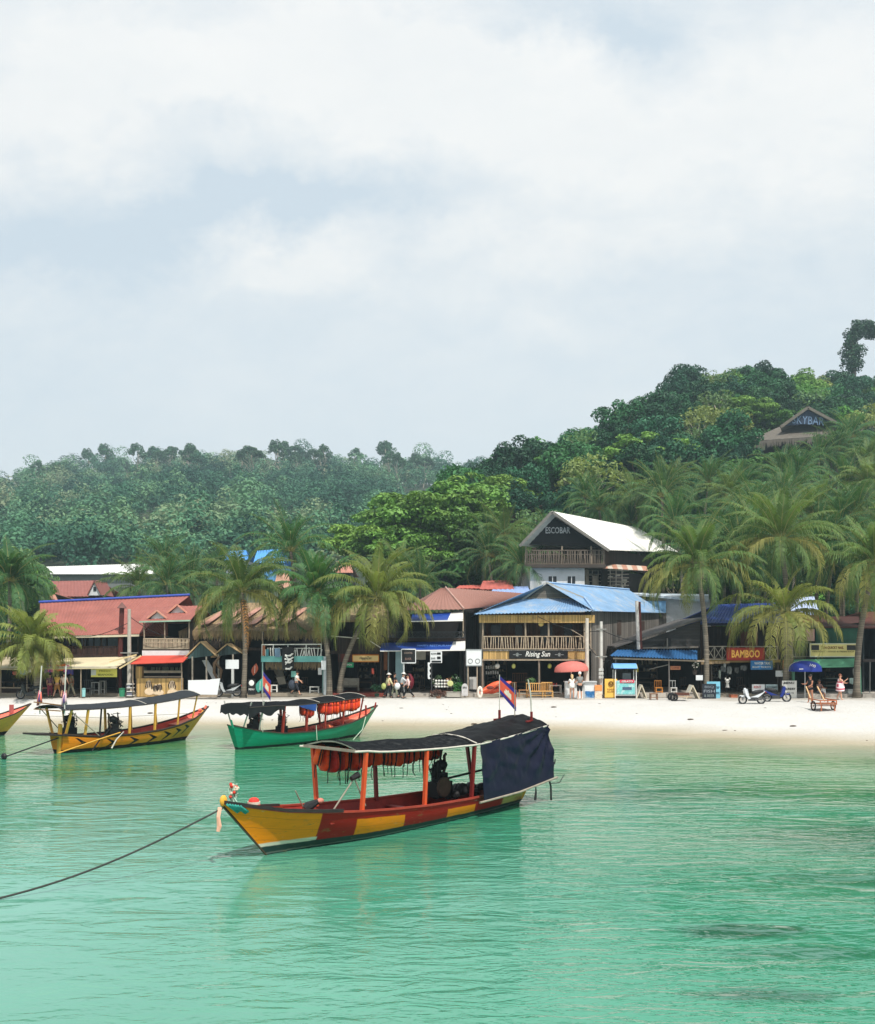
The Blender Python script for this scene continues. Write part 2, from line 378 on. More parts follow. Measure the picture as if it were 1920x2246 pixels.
for cx, cy, ax_, ay_, am in ((5.2, 16.4, 1.3, .45, .85), (4.6, 13.4, 1.1, .30, .8), (6.0, 15.2, 1.5, .35, .5), (11.5, 24, 4.0, 2.2, .55), (4.5, 31, 5.0, 1.6, .5), (9.5, 20.0, 2.6, .8, .45)):          # weed and stones on the sea floor
    ex = N.math('DIVIDE', N.math('SUBTRACT', sp.outputs[0], cx), ax_); ey = N.math('DIVIDE', N.math('SUBTRACT', sp.outputs[1], cy), ay_)
    q = N.math('ADD', N.math('ADD', N.math('MULTIPLY', ex, ex), N.math('MULTIPLY', ey, ey)), N.math('MULTIPLY', N.math('SUBTRACT', N.noise(tc, 1.6, 5, .65), .5), 2.4))
    col = N.mix(N.math('MULTIPLY', N.mapr(q, .25, 1.3, 1, 0), am), col, lin((22, 82, 62)))
N.l(col, bs.inputs['Base Color']); bs.inputs['Roughness'].default_value = .06; bs.inputs['IOR'].default_value = 1.9; bs.inputs['Specular IOR Level'].default_value = .5
w1 = N.noise(N.scalev(tc, (.42, 1.0, 1)), 1, 2.5, .5, 1.1); w2 = N.noise(N.scalev(tc, (1.05, 2.9, 1)), 1, 3, .55, .9); w3 = N.noise(N.scalev(tc, (6, 11, 1)), 1, 3, .6, .4)
gust = N.mapr(N.noise(N.scalev(tc, (.06, .12, 1)), 1, 3, .5), .40, .60, .25, 1.1)
lee = N.math('MULTIPLY', N.mapr(N.math('ADD', sp.outputs[0], N.math('MULTIPLY', big, 6)), -3.0, 9.0, 1, 0), N.mapr(N.math('ADD', sp.outputs[1], N.math('MULTIPLY', mid, 8)), 22.0, 42.0, 1, 0))       # calmer water in the lee of the pier
gust = N.math('MULTIPLY', gust, N.math('SUBTRACT', 1.0, N.math('MULTIPLY', lee, .62)))
hgt = N.math('ADD', N.math('MULTIPLY', N.math('MULTIPLY', w1, .34), N.math('SUBTRACT', 1.0, N.math('MULTIPLY', lee, .5))), N.math('MULTIPLY', N.math('ADD', N.math('MULTIPLY', w2, .36), N.math('MULTIPLY', w3, .06)), gust))
bp = N.n('ShaderNodeBump', i_Strength=1.0, i_Distance=.26); N.l(hgt, bp.inputs['Height']); N.l(bp.outputs[0], bs.inputs['Normal'])
tr = N.n('ShaderNodeBsdfTransparent'); mx = N.n('ShaderNodeMixShader')
N.l(N.mapr(de, -.02, .62, .04, 1), mx.inputs[0]); N.l(tr.outputs[0], mx.inputs[1]); N.l(bs.outputs[0], mx.inputs[2]); N.l(mx.outputs[0], N.t.nodes['Material Output'].inputs[0])
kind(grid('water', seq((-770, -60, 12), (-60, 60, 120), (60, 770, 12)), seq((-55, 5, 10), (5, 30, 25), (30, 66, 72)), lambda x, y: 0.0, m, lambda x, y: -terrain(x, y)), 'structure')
# ------------------------------------------------------------------ boats (local frame: x from bow waterline to stern, z up from the water)
def hull_paint(name, base, layers, rough=.45, worn=(120, 100, 60)):
    """Boat paint: fields of colour set out along the hull (x), up the side (t) and by height over the water (z), with brush marks, scuffs and seams."""
    m = bpy.data.materials.new(name); m.use_nodes = True; N = NT(m.node_tree); bs = N.t.nodes['Principled BSDF']
    sp = N.n('ShaderNodeSeparateXYZ'); N.l(N.n('ShaderNodeAttribute', attribute_name='hull').outputs['Vector'], sp.inputs[0]); tc = N.n('ShaderNodeTexCoord').outputs['Object']
    wob = N.math('MULTIPLY', N.math('SUBTRACT', N.noise(tc, 3, 4), .5), .05)
    x, t, z = N.math('ADD', sp.outputs[0], wob), N.math('ADD', sp.outputs[1], N.math('MULTIPLY', wob, .6)), N.math('ADD', sp.outputs[2], wob)
    col = lin(base)
    def gt(a, b, w=.012): return N.mapr(a, b - w if isinstance(b, (int, float)) else b, b + w if isinstance(b, (int, float)) else N.math('ADD', b, w), 0, 1)
    for c, fn in layers: col = N.mix(fn(N, x, t, z, gt), col, lin(c))
    br = N.noise(N.scalev(tc, (1.2, 3, 9)), 1, 6, .7); col = N.mix(N.mapr(br, .3, .7, 0, .42), col, N.mix(1.0, col, (.62, .55, .5), 'MULTIPLY'))
    sc = N.ramp(N.noise(N.scalev(tc, (1.5, 3, 4)), 1.6, 9, .78), [(.58, 0.0), (.64, 1.0)]); col = N.mix(N.math('MULTIPLY', sc, .55), col, lin(worn))
    lt = N.ramp(N.noise(N.scalev(tc, (.9, 3, 6)), 2.3, 9, .8), [(.63, 0.0), (.66, 1.0)]); col = N.mix(N.math('MULTIPLY', lt, .45), col, (.62, .55, .42))
    seam = N.math('LESS_THAN', N.math('FRACT', N.math('MULTIPLY', t, 4.7)), .028); col = N.mix(N.math('MULTIPLY', seam, .75), col, N.mix(1.0, col, (.35, .3, .3), 'MULTIPLY'))
    N.l(col, bs.inputs['Base Color']); bs.inputs['Roughness'].default_value = rough + .1; bs.inputs['Specular IOR Level'].default_value = .22
    bp = N.n('ShaderNodeBump', i_Strength=.35, i_Distance=.02); N.l(N.math('SUBTRACT', N.math('ADD', N.math('MULTIPLY', br, .6), N.math('MULTIPLY', N.noise(tc, 9, 4), .4)), N.math('MULTIPLY', seam, .5)), bp.inputs['Height']); N.l(bp.outputs[0], bs.inputs['Normal'])
    return m
def hull_sec(f, st):  return [interp(f, [(a, b[i]) for a, b in st]) for i in range(3)]
class Hull:
    def __init__(s, L, st, stem, tran=0.0):
        s.L, s.st, s.stem, s.tran = L, st, stem, tran      # st: (fraction, (half beam, gunwale z, keel z)); stem: x at keel, x at gunwale; tran: rake of the transom
    def pt(s, f, t, side, inset=0):
        b, zg, zk = hull_sec(f, s.st); x0 = lerp(s.stem[0], s.stem[1], t); x1 = s.L + s.tran * (t - 1)
        p = lerp(.85, .36, sm(f / .35)); y = max(0.012, b * (t ** p) * (1 + .06 * math.sin(t * 3.1)) - inset)
        return Vector((lerp(x0, x1, f), side * y, lerp(zk, zg, t)))
    def f_at(s, x, t=1.0):
        x0 = lerp(s.stem[0], s.stem[1], t); x1 = s.L + s.tran * (t - 1); return (x - x0) / (x1 - x0)
    def gun(s, x, side, out=0): return s.pt(s.f_at(x), 1, side, -out)
    def skin(s, name, mt, parent, nf=70, nt=16):
        mb = MB(); T = [(j / nt) for j in range(nt + 1)]; at = []
        for side in (-1, 1):
            o = len(mb.v)
            for i in range(nf + 1):
                for t in T: q = s.pt(i / nf, t, side); mb.v.append(tuple(q)); at.append((q.x, t, q.z))
            for i in range(nf):
                for j in range(nt):
                    a = o + i * (nt + 1) + j; q = [a, a + nt + 1, a + nt + 2, a + 1]
                    mb.f.append(q if side < 0 else q[::-1]); mb.m.append(0)
        tr = [s.pt(1, t, -1) for t in T] + [s.pt(1, t, 1) for t in T[::-1]]; at += [(q.x, t, q.z) for q, t in zip(tr, T + T[::-1])]
        mb.add(tr, [tuple(range(len(tr)))], 0); o = mb.build(name, mt, parent, local=True, smooth=True)
        A = o.data.attributes.new('hull', 'FLOAT_VECTOR', 'POINT'); A.data.foreach_set('vector', [c for q in at for c in q]); return o
    def inner(s, t0, f0=.03, f1=.97, nf=40):
        mb = MB(); T = [lerp(t0, .985, j / 5) for j in range(6)]
        for side in (-1, 1):
            o = len(mb.v)
            for i in range(nf + 1):
                for t in T: mb.v.append(tuple(s.pt(lerp(f0, f1, i / nf), t, side, .05)))
            for i in range(nf):
                for j in range(5):
                    a = o + i * 6 + j; q = [a, a + 6, a + 7, a + 1]; mb.f.append(q if side > 0 else q[::-1]); mb.m.append(0)
        return mb
    def floor(s, t0, f0, f1, nf=24, inset=.05):
        mb = MB(); vs = []
        for i in range(nf + 1):
            f = lerp(f0, f1, i / nf); vs += [s.pt(f, t0, -1, inset), s.pt(f, t0, 1, inset)]
        return mb.add(vs, [(2 * i, 2 * i + 2, 2 * i + 3, 2 * i + 1) for i in range(nf)])
    def rail(s, side, f0, f1, w, h, dz=0, n=40):
        mb = MB(); o = 0
        for i in range(n + 1):
            p = s.pt(lerp(f0, f1, i / n), 1, side); yv = side * w / 2
            mb.v += [(p.x, p.y - yv, p.z + dz), (p.x, p.y + yv, p.z + dz), (p.x, p.y + yv, p.z + dz + h), (p.x, p.y - yv, p.z + dz + h)]
        for i in range(n):
            for k in range(4): mb.f.append([4 * i + k, 4 * i + (k + 1) % 4, 4 * i + 4 + (k + 1) % 4, 4 * i + 4 + k]); mb.m.append(0)
        mb.add(mb.v[:4], [(3, 2, 1, 0)]); mb.add(mb.v[4 * n:4 * n + 4], [(0, 1, 2, 3)]); return mb
def canopy_fn(xs, zs, b, crown, sag, hoops, taper=None):
    def f(x, v):                                             # v in -1..1 across
        z = interp(x, list(zip(xs, zs))); h = min(abs(x - q) for q in hoops)
        w = b * (taper(x) if taper else 1)
        return Vector((x, v * w, z + crown * (1 - v * v) - sag * sm(min(1, h / .9)) * (1 - v ** 4) * (.6 + .5 * mnoise.noise((x * 1.3, v * 1.5, 1))) + .02 * mnoise.noise((x * 4, v * 4, 5))))
    return f
def cloth(f, x0, x1, nx, nv, th=.012):
    mb = MB(); n = (nx + 1) * (nv + 1)
    for side in (0, 1):
        for i in range(nx + 1):
            for j in range(nv + 1): mb.v.append(tuple(f(lerp(x0, x1, i / nx), -1 + 2 * j / nv) - Vector((0, 0, th * side))))
    for side in (0, 1):
        for i in range(nx):
            for j in range(nv):
                a = side * n + i * (nv + 1) + j; q = [a, a + nv + 1, a + nv + 2, a + 1]; mb.f.append(q if side else q[::-1]); mb.m.append(0)
    return mb
def engine(parent, x, z, y=0, k=1.0, shaft=None, dark=(24, 24, 26)):
    iron = mat(dark, .55, .5, 3, met=.3); rust = mat((74, 58, 46), .7, .4, 4)
    e = MB().box(x - .30 * k, x + .30 * k, y - .2 * k, y + .2 * k, z, z + .42 * k).box(x - .2 * k, x + .16 * k, y - .15 * k, y + .15 * k, z + .42 * k, z + .66 * k).build('engine', iron, parent, local=True)
    f = MB(); f.tube([(x - .12 * k, y - .27 * k, z + .3 * k), (x - .12 * k, y - .2 * k, z + .3 * k)], .27 * k, 16).build('flywheel', rust, e, local=True)
    t = MB(); t.ell((x + .05 * k, y + .02, z + .86 * k), .24 * k, .16 * k, .15 * k, 10, 6); t.box(x - .22 * k, x - .05 * k, y - .1, y + .1, z + .66 * k, z + .9 * k); t.build('fuel_tank', iron, e, local=True, smooth=True)
    MB().tube([(x + .2 * k, y + .1 * k, z + .5 * k), (x + .33 * k, y + .1 * k, z + .75 * k), (x + .3 * k, y + .1 * k, z + 1.08 * k), (x + .38 * k, y + .1 * k, z + 1.14 * k)], .045 * k, 7).build('exhaust', rust, e, local=True)
    c = MB()
    for q in range(9): c.tube([(x - .3 * k, y + R.uniform(-.2, .2), z + R.uniform(.3, .9) * k), (x + R.uniform(-.45, -.2) * k, y + R.uniform(-.3, .3), z + R.uniform(.5, 1.2) * k), (x + R.uniform(-.2, .3) * k, y + R.uniform(-.2, .2), z + R.uniform(.5, 1.1) * k)], .018 * k, 5)
    c.build('fuel_hose', iron, e, local=True)
    if shaft:
        MB().tube(shaft, .035, 7).build('propeller_shaft', iron, parent, local=True)
    return e
orange1, orange2, redv = mat((238, 78, 24), .6, .25, 5, bump=.4, bsc=14), mat((224, 62, 26), .6, .25, 5, bump=.4, bsc=14), mat((190, 44, 34), .6, .3, 5, bump=.4, bsc=14)
strapm = mat((34, 28, 30), .8, .2, 8)
def vest(w=.12, d=.40, h=.46, m=orange1, label='', striped=True):      # a padded life jacket seen edge-on, hanging from its neck hole
    root = thing('life_jacket', label, 'life jacket')
    def pad(y0, y1, z0, z1, xx, mb):
        o = []
        for (a, s_) in ((-1, .72), (-.45, 1), (.45, 1), (1, .72)):
            cy, cz = (y0 + y1) / 2, (z0 + z1) / 2; hy, hz_ = (y1 - y0) / 2 * s_, (z1 - z0) / 2 * s_
            for q in range(12):
                an = 2 * math.pi * q / 12; cx, sx_ = math.cos(an), math.sin(an); rr = (abs(cx) ** 4 + abs(sx_) ** 4) ** -.25
                o.append((xx + a * w / 2, cy + hy * rr * cx, cz + hz_ * rr * sx_))
        fs = [tuple(range(12)), tuple(range(36, 48))[::-1]] + [(j * 12 + q, j * 12 + 12 + q, j * 12 + 12 + (q + 1) % 12, j * 12 + (q + 1) % 12) for j in range(3) for q in range(12)]
        mb.add(o, fs)
    mb = MB(); pad(-d / 2, d / 2, -h, -.10, 0, mb); pad(-d / 2, -.05, -.22, 0, 0, mb); pad(.05, d / 2, -.22, 0, 0, mb)
    mb.build('jacket_panel', m, root, local=True, smooth=True)
    s = MB().tube([(w * .52, -d / 2 - .01, -.05), (w * .54, -d * .2, -h * .55), (w * .5, 0, -h - .01)], .013, 5)
    s.tube([(w * .3, -d / 2 - .015, 0), (w * .3, -d / 2 - .02, -h * .5), (w * .3, -d * .45, -h)], .02, 5)
    s.tube([(0, -d * .45, -h + .02), (R.uniform(-.05, .05), -d * .46, -h - R.uniform(.1, .2)), (R.uniform(-.06, .06), -d * .45, -h - R.uniform(.2, .34))], .012, 5)
    s.build('strap', strapm, root, local=True); return root
# ------- the striped boat in front
BX, BY = -4.06, 22.2; BDIR = (.638, .77); BRZ = math.atan2(.77, .638)
yel = mat((204, 146, 18), .45, .16, 3, bump=.25, bsc=9, dirt=(150, 104, 20), dsc=2.2, damt=.4, stretch=(.5, 1, 2)); redp = mat((150, 34, 18), .42, .18, 3, bump=.25, bsc=9, dirt=(96, 26, 18), dsc=2.0, damt=.45, stretch=(.5, 1, 2))
whitep = mat((212, 205, 188), .55, .12, 3, dirt=(120, 120, 90), dsc=3); teal = mat((34, 62, 58), .5, .3, 2.5, dirt=(16, 30, 28), dsc=2, stretch=(.4, 1, 2)); blackp = mat((26, 25, 27), .6, .3, 4)
stern_w = mat((176, 160, 92), .6, .35, 4, dirt=(70, 62, 40), dsc=3, damt=.8); redin = mat((150, 40, 28), .55, .3, 3, dirt=(70, 22, 18), dsc=2, damt=.5); orangep = mat((226, 84, 40), .5, .15, 4, dirt=(170, 60, 36), dsc=4, damt=.4)
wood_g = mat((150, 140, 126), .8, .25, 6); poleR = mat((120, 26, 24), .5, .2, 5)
hb = Hull(10.0, [(0, (.03, 1.36, -.30)), (.06, (.26, 1.20, -.32)), (.13, (.52, 1.03, -.34)), (.22, (.74, .90, -.36)), (.32, (.88, .79, -.36)), (.42, (.93, .70, -.36)), (.55, (.95, .61, -.36)), (.7, (.93, .56, -.34)), (.85, (.82, .53, -.28)), (1, (.62, .47, -.16))], (.36, -1.22), .12)
b = thing('longtail_boat', 'yellow and red chequered wooden boat with black canopy and navy side tarp', 'boat', (BX, BY, 0), BRZ)
def m_yel(N, x, t, z, gt):
    xs = N.math('MULTIPLY_ADD', N.math('SUBTRACT', t, .7), .16, x); acc = None
    for a_, c_, top in ((-3, 1.22, 2), (2.3, 3.98, .84), (5.75, 7.05, .81)):
        k = N.math('MULTIPLY', N.math('MULTIPLY', gt(xs, a_), N.math('SUBTRACT', 1.0, gt(xs, c_))), N.math('SUBTRACT', 1.0, gt(t, top)))
        acc = k if acc is None else N.math('ADD', acc, k)
    return acc
main_paint = hull_paint('chequered_hull_paint', (152, 24, 12), [((240, 140, 10), m_yel), ((188, 170, 100), lambda N, x, t, z, gt: N.math('MULTIPLY', gt(x, 8.55, .06), N.ramp(N.noise(None, 4, 6, .7), [(.4, .25), (.55, 1.0)]))),
    ((210, 150, 40), lambda N, x, t, z, gt: gt(x, 9.8)), ((214, 208, 190), lambda N, x, t, z, gt: N.math('MULTIPLY', N.math('SUBTRACT', 1.0, gt(z, .30)), N.math('SUBTRACT', 1.0, gt(x, 1.30)))),
    ((30, 56, 52), lambda N, x, t, z, gt: N.math('SUBTRACT', 1.0, gt(N.math('ADD', z, N.math('MULTIPLY', x, .008)), .215))), ((150, 160, 150), lambda N, x, t, z, gt: N.math('MULTIPLY', N.math('MULTIPLY', gt(z, .035), N.math('SUBTRACT', 1.0, gt(z, .06))), .5))])
hb.skin('hull', main_paint, b, 120, 22)
hb.inner(.5).build('inner_planking', redin, b, local=True, smooth=True)
hb.floor(.52, .04, .97).build('floor_boards', mat((66, 34, 26), .8, .4, 4, stretch=(.4, 6, 1)), b, local=True)
hb.floor(.93, .015, .20, 12, .03).build('bow_deck', orangep, b, local=True)
for sd in (-1, 1): hb.rail(sd, .0, 1, .07, .05).build('gunwale', mat((158, 56, 40), .6, .25, 4), b, local=True)
hb.rail(-1, .0, .265, .1, .075, .02).build('fender_strip', mat((40, 36, 34), .85, .4, 8), b, local=True); hb.rail(1, .0, .2, .08, .06, .02).build('fender_strip', mat((40, 36, 34), .85, .4, 8), b, local=True)
tk = MB()
for j in range(14):
    t = j / 13; tk.tube([hb.pt(0, t, 1) + Vector((-.02, 0, 0)), hb.pt(0, min(1, t + .08), 1) + Vector((-.02, 0, 0))], .028, 6)
tk.build('stem_post', mat((70, 58, 40), .6), b, local=True)
for q, (x, wd) in enumerate(((3.3, .22), (5.2, .22), (1.6, .25))):
    f = hb.f_at(x); l, r_ = hb.pt(f, .8, -1, .05), hb.pt(f, .8, 1, .05)
    MB().box(x - wd / 2, x + wd / 2, l.y, r_.y, l.z - .03, l.z).build('bench', redin, b, local=True)
cxs, czs = [2.1, 3.4, 4.94, 6.95, 8.6, 10.55], [2.36, 2.24, 2.17, 2.12, 2.22, 2.42]
hoops = [2.15, 4.55, 6.9, 8.8, 10.5]
cf = canopy_fn(cxs, czs, 1.0, .19, .06, hoops)
net = mat((26, 28, 31), .9, .35, 5, bump=1, bsc=22, dirt=(104, 104, 100), dsc=5, damt=.2, spec=.05); tarpb = mat((11, 11, 13), .5, .3, 3, bump=.8, bsc=5, spec=.08)
cloth(cf, 2.1, 6.9, 50, 18).build('canopy', net, b, local=True, smooth=True, label='faded dark netting canopy over the passengers')
cloth(lambda x, v: cf(x, v) + Vector((0, 0, .02 + .07 * sm((x - 6.7) / 1.2) * (1 - v * v))) + Vector((0, 0, .03 * mnoise.noise((x * 2.5, v * 5, 2)))), 6.75, 10.55, 50, 22).build('canopy', tarpb, b, local=True, smooth=True, label='black plastic canopy over the stern')
railw = mat((196, 190, 178), .7, .15, 5)
for sd in (-1, 1): MB().tube([cf(lerp(2.0, 10.6, i / 20), sd * 1.0) + Vector((0, 0, -.03)) for i in range(21)], .03, 7).build('canopy_rail', railw, b, local=True, smooth=True)
for h in hoops:
    MB().tube([cf(h, -1 + i / 6) + Vector((0, 0, .016 if h in (6.9,) else -.03)) for i in range(13)], .026, 6).build('canopy_hoop', railw if h in (2.15, 6.9) else wood_g, b, local=True, smooth=True)
MB().bar(cf(2.12, -1) + Vector((0, 0, -.03)), cf(2.12, 1) + Vector((0, 0, -.03)), .05, .07).build('canopy_beam', wood_g, b, local=True)
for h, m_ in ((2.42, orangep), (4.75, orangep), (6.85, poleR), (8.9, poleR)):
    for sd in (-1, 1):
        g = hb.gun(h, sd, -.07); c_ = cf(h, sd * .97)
        MB().bar((g.x, g.y, g.z - .04), (c_.x, c_.y, c_.z - .02), .09, .09).build('pole', m_ if sd < 0 or h < 3 else poleR, b, local=True)  # dark red on the inner poles puts the canopy's shade into the paint
tp = MB(); n1, n2 = 46, 22                                   # the navy tarp hanging on the near side, pulled taut to the stern corner
tb = lambda x: interp(x, [(7.0, .50), (8.8, .56), (10.7, .78)])
for side in (0, 1):
    for i in range(n1 + 1):
        for j in range(n2 + 1):
            a, t = i / n1, j / n2; x = lerp(7.05, 10.62, a); top = cf(x, -1)
            p = Vector((x + .1 * a * t, -lerp(1.02, 1.16, t), lerp(top.z, tb(x), t)))
            k = math.sin(a * 6 + t * 3) * .02 * t * (1 - t) * 4
            ang = math.atan2(t + .02, 1.04 - a); k += .075 * math.sin(ang * 17 + .8 * math.sin(ang * 5)) * sm((a - .35) / .5) * (1 - t * .3) +   .06 * mnoise.noise((a * 7, t * 5, 9)) + .035 * mnoise.noise((a * 26, t * 14, 4))
            p.y -= k * math.sin(math.pi * min(1, t * 1.0 + .06)) ** .7; p.y += .01 * side; tp.v.append(tuple(p))
nn = (n1 + 1) * (n2 + 1)
for side in (0, 1):
    for i in range(n1):
        for j in range(n2):
            a = side * nn + i * (n2 + 1) + j; q = [a, a + 1, a + n2 + 2, a + n2 + 1]; tp.f.append(q if side == 0 else q[::-1]); tp.m.append(0)
tp.build('side_tarp', mat((5, 10, 38), .36, .25, 2, bump=.35, bsc=5, spec=.26), b, local=True, smooth=True)
bt = MB(); rt = MB()
for j in range(13):
    for i in range(13):
        v_ = -1 + 2 * i / 12; t = j / 12; bt.v.append((10.58 + .12 * t + .03 * math.sin(i * 2.1) * t, v_ * lerp(1.0, 1.12, t), lerp(cf(10.55, v_).z, .95 + .1 * abs(v_), t)))
bt.f += [[j * 13 + i, j * 13 + i + 1, j * 13 + i + 14, j * 13 + i + 13] for j in range(12) for i in range(12)]; bt.m += [0] * 144
bt.build('stern_tarp', mat((12, 15, 24), .5, .3, 2), b, local=True, smooth=True)
MB().tube([(6.85, -1.16, .47), (8.8, -1.18, .54), (10.85, -1.2, .76)], .033, 7).build('tarp_pole', wood_g, b, local=True)
engine(b, 6.6, .55, .1, 1.05, [(6.9, .05, 1.05), (9.0, 0, 1.15), (11.3, -.1, 1.3)])
e2 = MB()
for q in range(12): e2.ell((lerp(6.9, 8.6, R.random()), R.uniform(-.5, .6), R.uniform(.5, .72)), R.uniform(.12, .26), R.uniform(.12, .25), R.uniform(.1, .2), 8, 5)
e2.build('stowed_gear', blackp, b, local=True)
MB().tube([(10.5, -.4, 1.28), (11.25, -.55, 1.42), (11.42, -.58, 1.5)], [.035, .04, .05], 7).build('tiller', railw, b, local=True)
MB().tube([(11.25, -.55, 1.42), (11.35, -.55, 1.25), (11.5, -.57, 1.05), (11.62, -.6, 1.06), (11.66, -.6, 1.2)], .022, 6).build('hook', blackp, b, local=True)
MB().tube([(10.5, -1.12, .68), (10.62, -1.1, .5), (10.64, -1.1, .05)], .03, 6).tube([(10.62, -1.1, .58), (11.1, -1.12, .55), (11.5, -1.0, .70), (11.6, -.98, .75)], .014, 5).build('rudder_rope', blackp, b, local=True)
MB().tube([(9.7, -1.15, .62), (9.72, -1.14, .4), (9.68, -1.14, .18)], [.012, .03, .045], 6).build('hanging_rope', blackp, b, local=True)
for sd, l in ((-1, 1.15), (1, .8)):                            # flag sockets and thin sticks on the stern roof
    p = cf(10.25, sd * .62); MB().bar(p + Vector((0, 0, -.02)), p + Vector((0, 0, .34)), .06).bar(p + Vector((-.3, 0, .05)), p + Vector((.34, 0, .05)), .05).build('flag_socket', poleR, b, local=True)
p = cf(10.25, -.62); MB().tube([p + Vector((0, 0, .2)), p + Vector((-.05, 0, .9)), p + Vector((-.12, .05, 1.35))], [.02, .025, .02], 6).build('cane', railw, b, local=True)
p = cf(10.3, .05); MB().tube([p, p + Vector((-.02, 0, 1.15))], .016, 6).build('cane', wood_g, b, local=True)
def flag(label, base, h, mb_pts, tint=1.0, rz=0.0):
    t = thing('flag', label, 'flag', base, rz)
    MB().tube([(0, 0, 0), (0, 0, h)], .014, 6).build('flag_pole', railw, t, local=True)
    o, drop, w, ang = MB(), *mb_pts
    n = 14; ba = mat((52, 44, 142), .7, .15, 6, trans=.3); rd = mat((226, 92, 70), .7, .15, 6, trans=.3); wh = mat((236, 226, 216), .7, .08, 6, trans=.3)
    for i in range(n + 1):
        for j in range(n + 1):
            a, c_ = i / n, j / n; fold = .07 * math.sin(a * 8 + c_ * 2.5) * a
            o.v.append((w * a * math.cos(ang), fold + .05 * a, h - .03 - drop * c_ - w * a * math.sin(ang) * (.9 + .25 * c_)))
    for i in range(n):
        for j in range(n):
            c_ = (j + .5) / n; mi = 0 if (c_ < .25 or c_ > .75) else 1
            tow = abs((i + .5) / n - .52) < (.22 if c_ > .58 else (.16 if c_ > .46 else .05 + .05 * (i % 2)))
            if mi == 1 and .33 < c_ < .7 and tow: mi = 2
            q = i * (n + 1) + j; o.f.append([q, q + 1, q + n + 2, q + n + 1]); o.m.append(mi)
    o.build('flag_cloth', [ba, rd, wh], t, local=True, smooth=True); return t
MBm = PM[b.name]
p = MBm @ (cf(10.25, .62) + Vector((0, 0, .1))); flag('blue and red flag on the stern roof of the chequered boat', p, 1.38, (.55, .76, .78))
# coloured ribbon and posy at the bow, post with a striped cap, deck clutter
rib = MB()
for q in range(6): rib.tube([Vector((hb.pt(.004 + q * .0055 + (1 - t) * .06, t, s_).x, hb.pt(.010 + q * .0055, t, s_).y * 1.02 + s_ * .02, hb.pt(.010 + q * .0055, t, s_).z + .035)) for s_, t in ((-1, .86 + .02 * (q % 3)), (-1, .93), (-1, 1.0), (1, 1.0), (1, .93), (1, .87))], .028, 6)
rib.build('bow_ribbon', mat((46, 150, 138), .7, .4, 9), b, local=True, smooth=True)
MB().tube([(-1.3, 0, 1.3), (-1.38, -.05, 1.1), (-1.36, -.06, .9), (-1.4, -.06, .78)], [.05, .045, .06, .04], 6).build('ribbon_tail', mat((240, 176, 150), .7), b, local=True)
MB().ell((-1.2, 0, 1.44), .1, .06, .13).build('bow_cap', mat((232, 166, 60), .6), b, local=True, smooth=True)
fl = thing('flower_posy', 'posy of faded red and white flowers tied to the prow', 'flowers', MBm @ Vector((-.92, -.02, 1.36)))
f1, f2, f3 = MB(), MB(), MB()
f1.tube([(0, 0, -.1), (-.02, 0, .25), (.02, 0, .38)], .012, 5)
for q in range(20):
    pz = (R.uniform(-.09, .09), R.uniform(-.07, .07), R.uniform(.14, .42)); (f2 if q % 2 else f3).ell(pz, R.uniform(.025, .042), None, None, 7, 4)
for q in range(12): f1.tube([(R.uniform(-.1, .1), R.uniform(-.06, .06), R.uniform(.0, .2)), (R.uniform(-.14, .1), R.uniform(-.06, .06), R.uniform(.15, .45))], .02, 4)
f1.build('stem', mat((160, 190, 172), .8, .3), fl, local=True); f2.build('petals', mat((214, 196, 176), .8, .3), fl, local=True); f3.build('petals', mat((206, 62, 44), .8, .2), fl, local=True)
mp = MB(); mp.tube([(0, 0, 0), (0, 0, .17)], .10, 12, 0); mp.tube([(0, 0, .17), (0, 0, .23)], .15, 12, 1); mp.tube([(0, 0, .23), (0, 0, .29)], .15, 12, 2); mp.ell((0, 0, .30), .13, .13, .09, 12, 6, 1)
for v_ in range(len(mp.v)): q = mp.v[v_]; mp.v[v_] = (q[0] - .33, q[1], q[2] + 1.02)
mp.build('mooring_post', [poleR, mat((206, 52, 40), .6), whitep], b, local=True)
for pts, r_ in (([(.95, -.35, .95), (.55, -.45, 1.5)], .018), ([(1.7, -.55, .9), (2.28, -.7, 1.64)], .022), ([(2.62, -.75, .9), (2.3, -.69, 1.6)], .02)): MB().tube(pts, r_, 6).build('prop_stick', wood_g, b, local=True)
MB().tube([(.9, -.4, 1.0), (1.0, -.42, 1.07), (1.35, -.5, 1.2)], [.1, .13, .04], 8).build('anchor', blackp, b, local=True)
MB().tube([(2.16, -.7, 1.63), (2.4, -.71, 1.70)], [.06, .09], 8).build('stick_head', blackp, b, local=True)
MB().ell((1.3, -.5, 1.17), .11, .08, .07).build('float', mat((196, 120, 104), .7), b, local=True, smooth=True)
MB().tube([(-.33, -.1, 1.2), (.2, -.45, 1.08), (.8, -.66, 1.0), (1.3, -.72, .98)], .012, 5).build('deck_rope', railw, b, local=True)
# mooring rope
rp = [MBm @ Vector((-1.25, -.03, 1.28))]; e_ = Vector((-10.4, 16.9, -.05))
rope = MB().tube([rp[0].lerp(e_, i / 24) + Vector((0, 0, -.42 * math.sin(math.pi * i / 24))) for i in range(25)], .022, 6).build('mooring_rope', mat((58, 60, 56), .8), origin=(e_.x, e_.y, 0))
tag(rope, 'dark mooring rope running from the prow of the chequered boat into the water', 'rope')
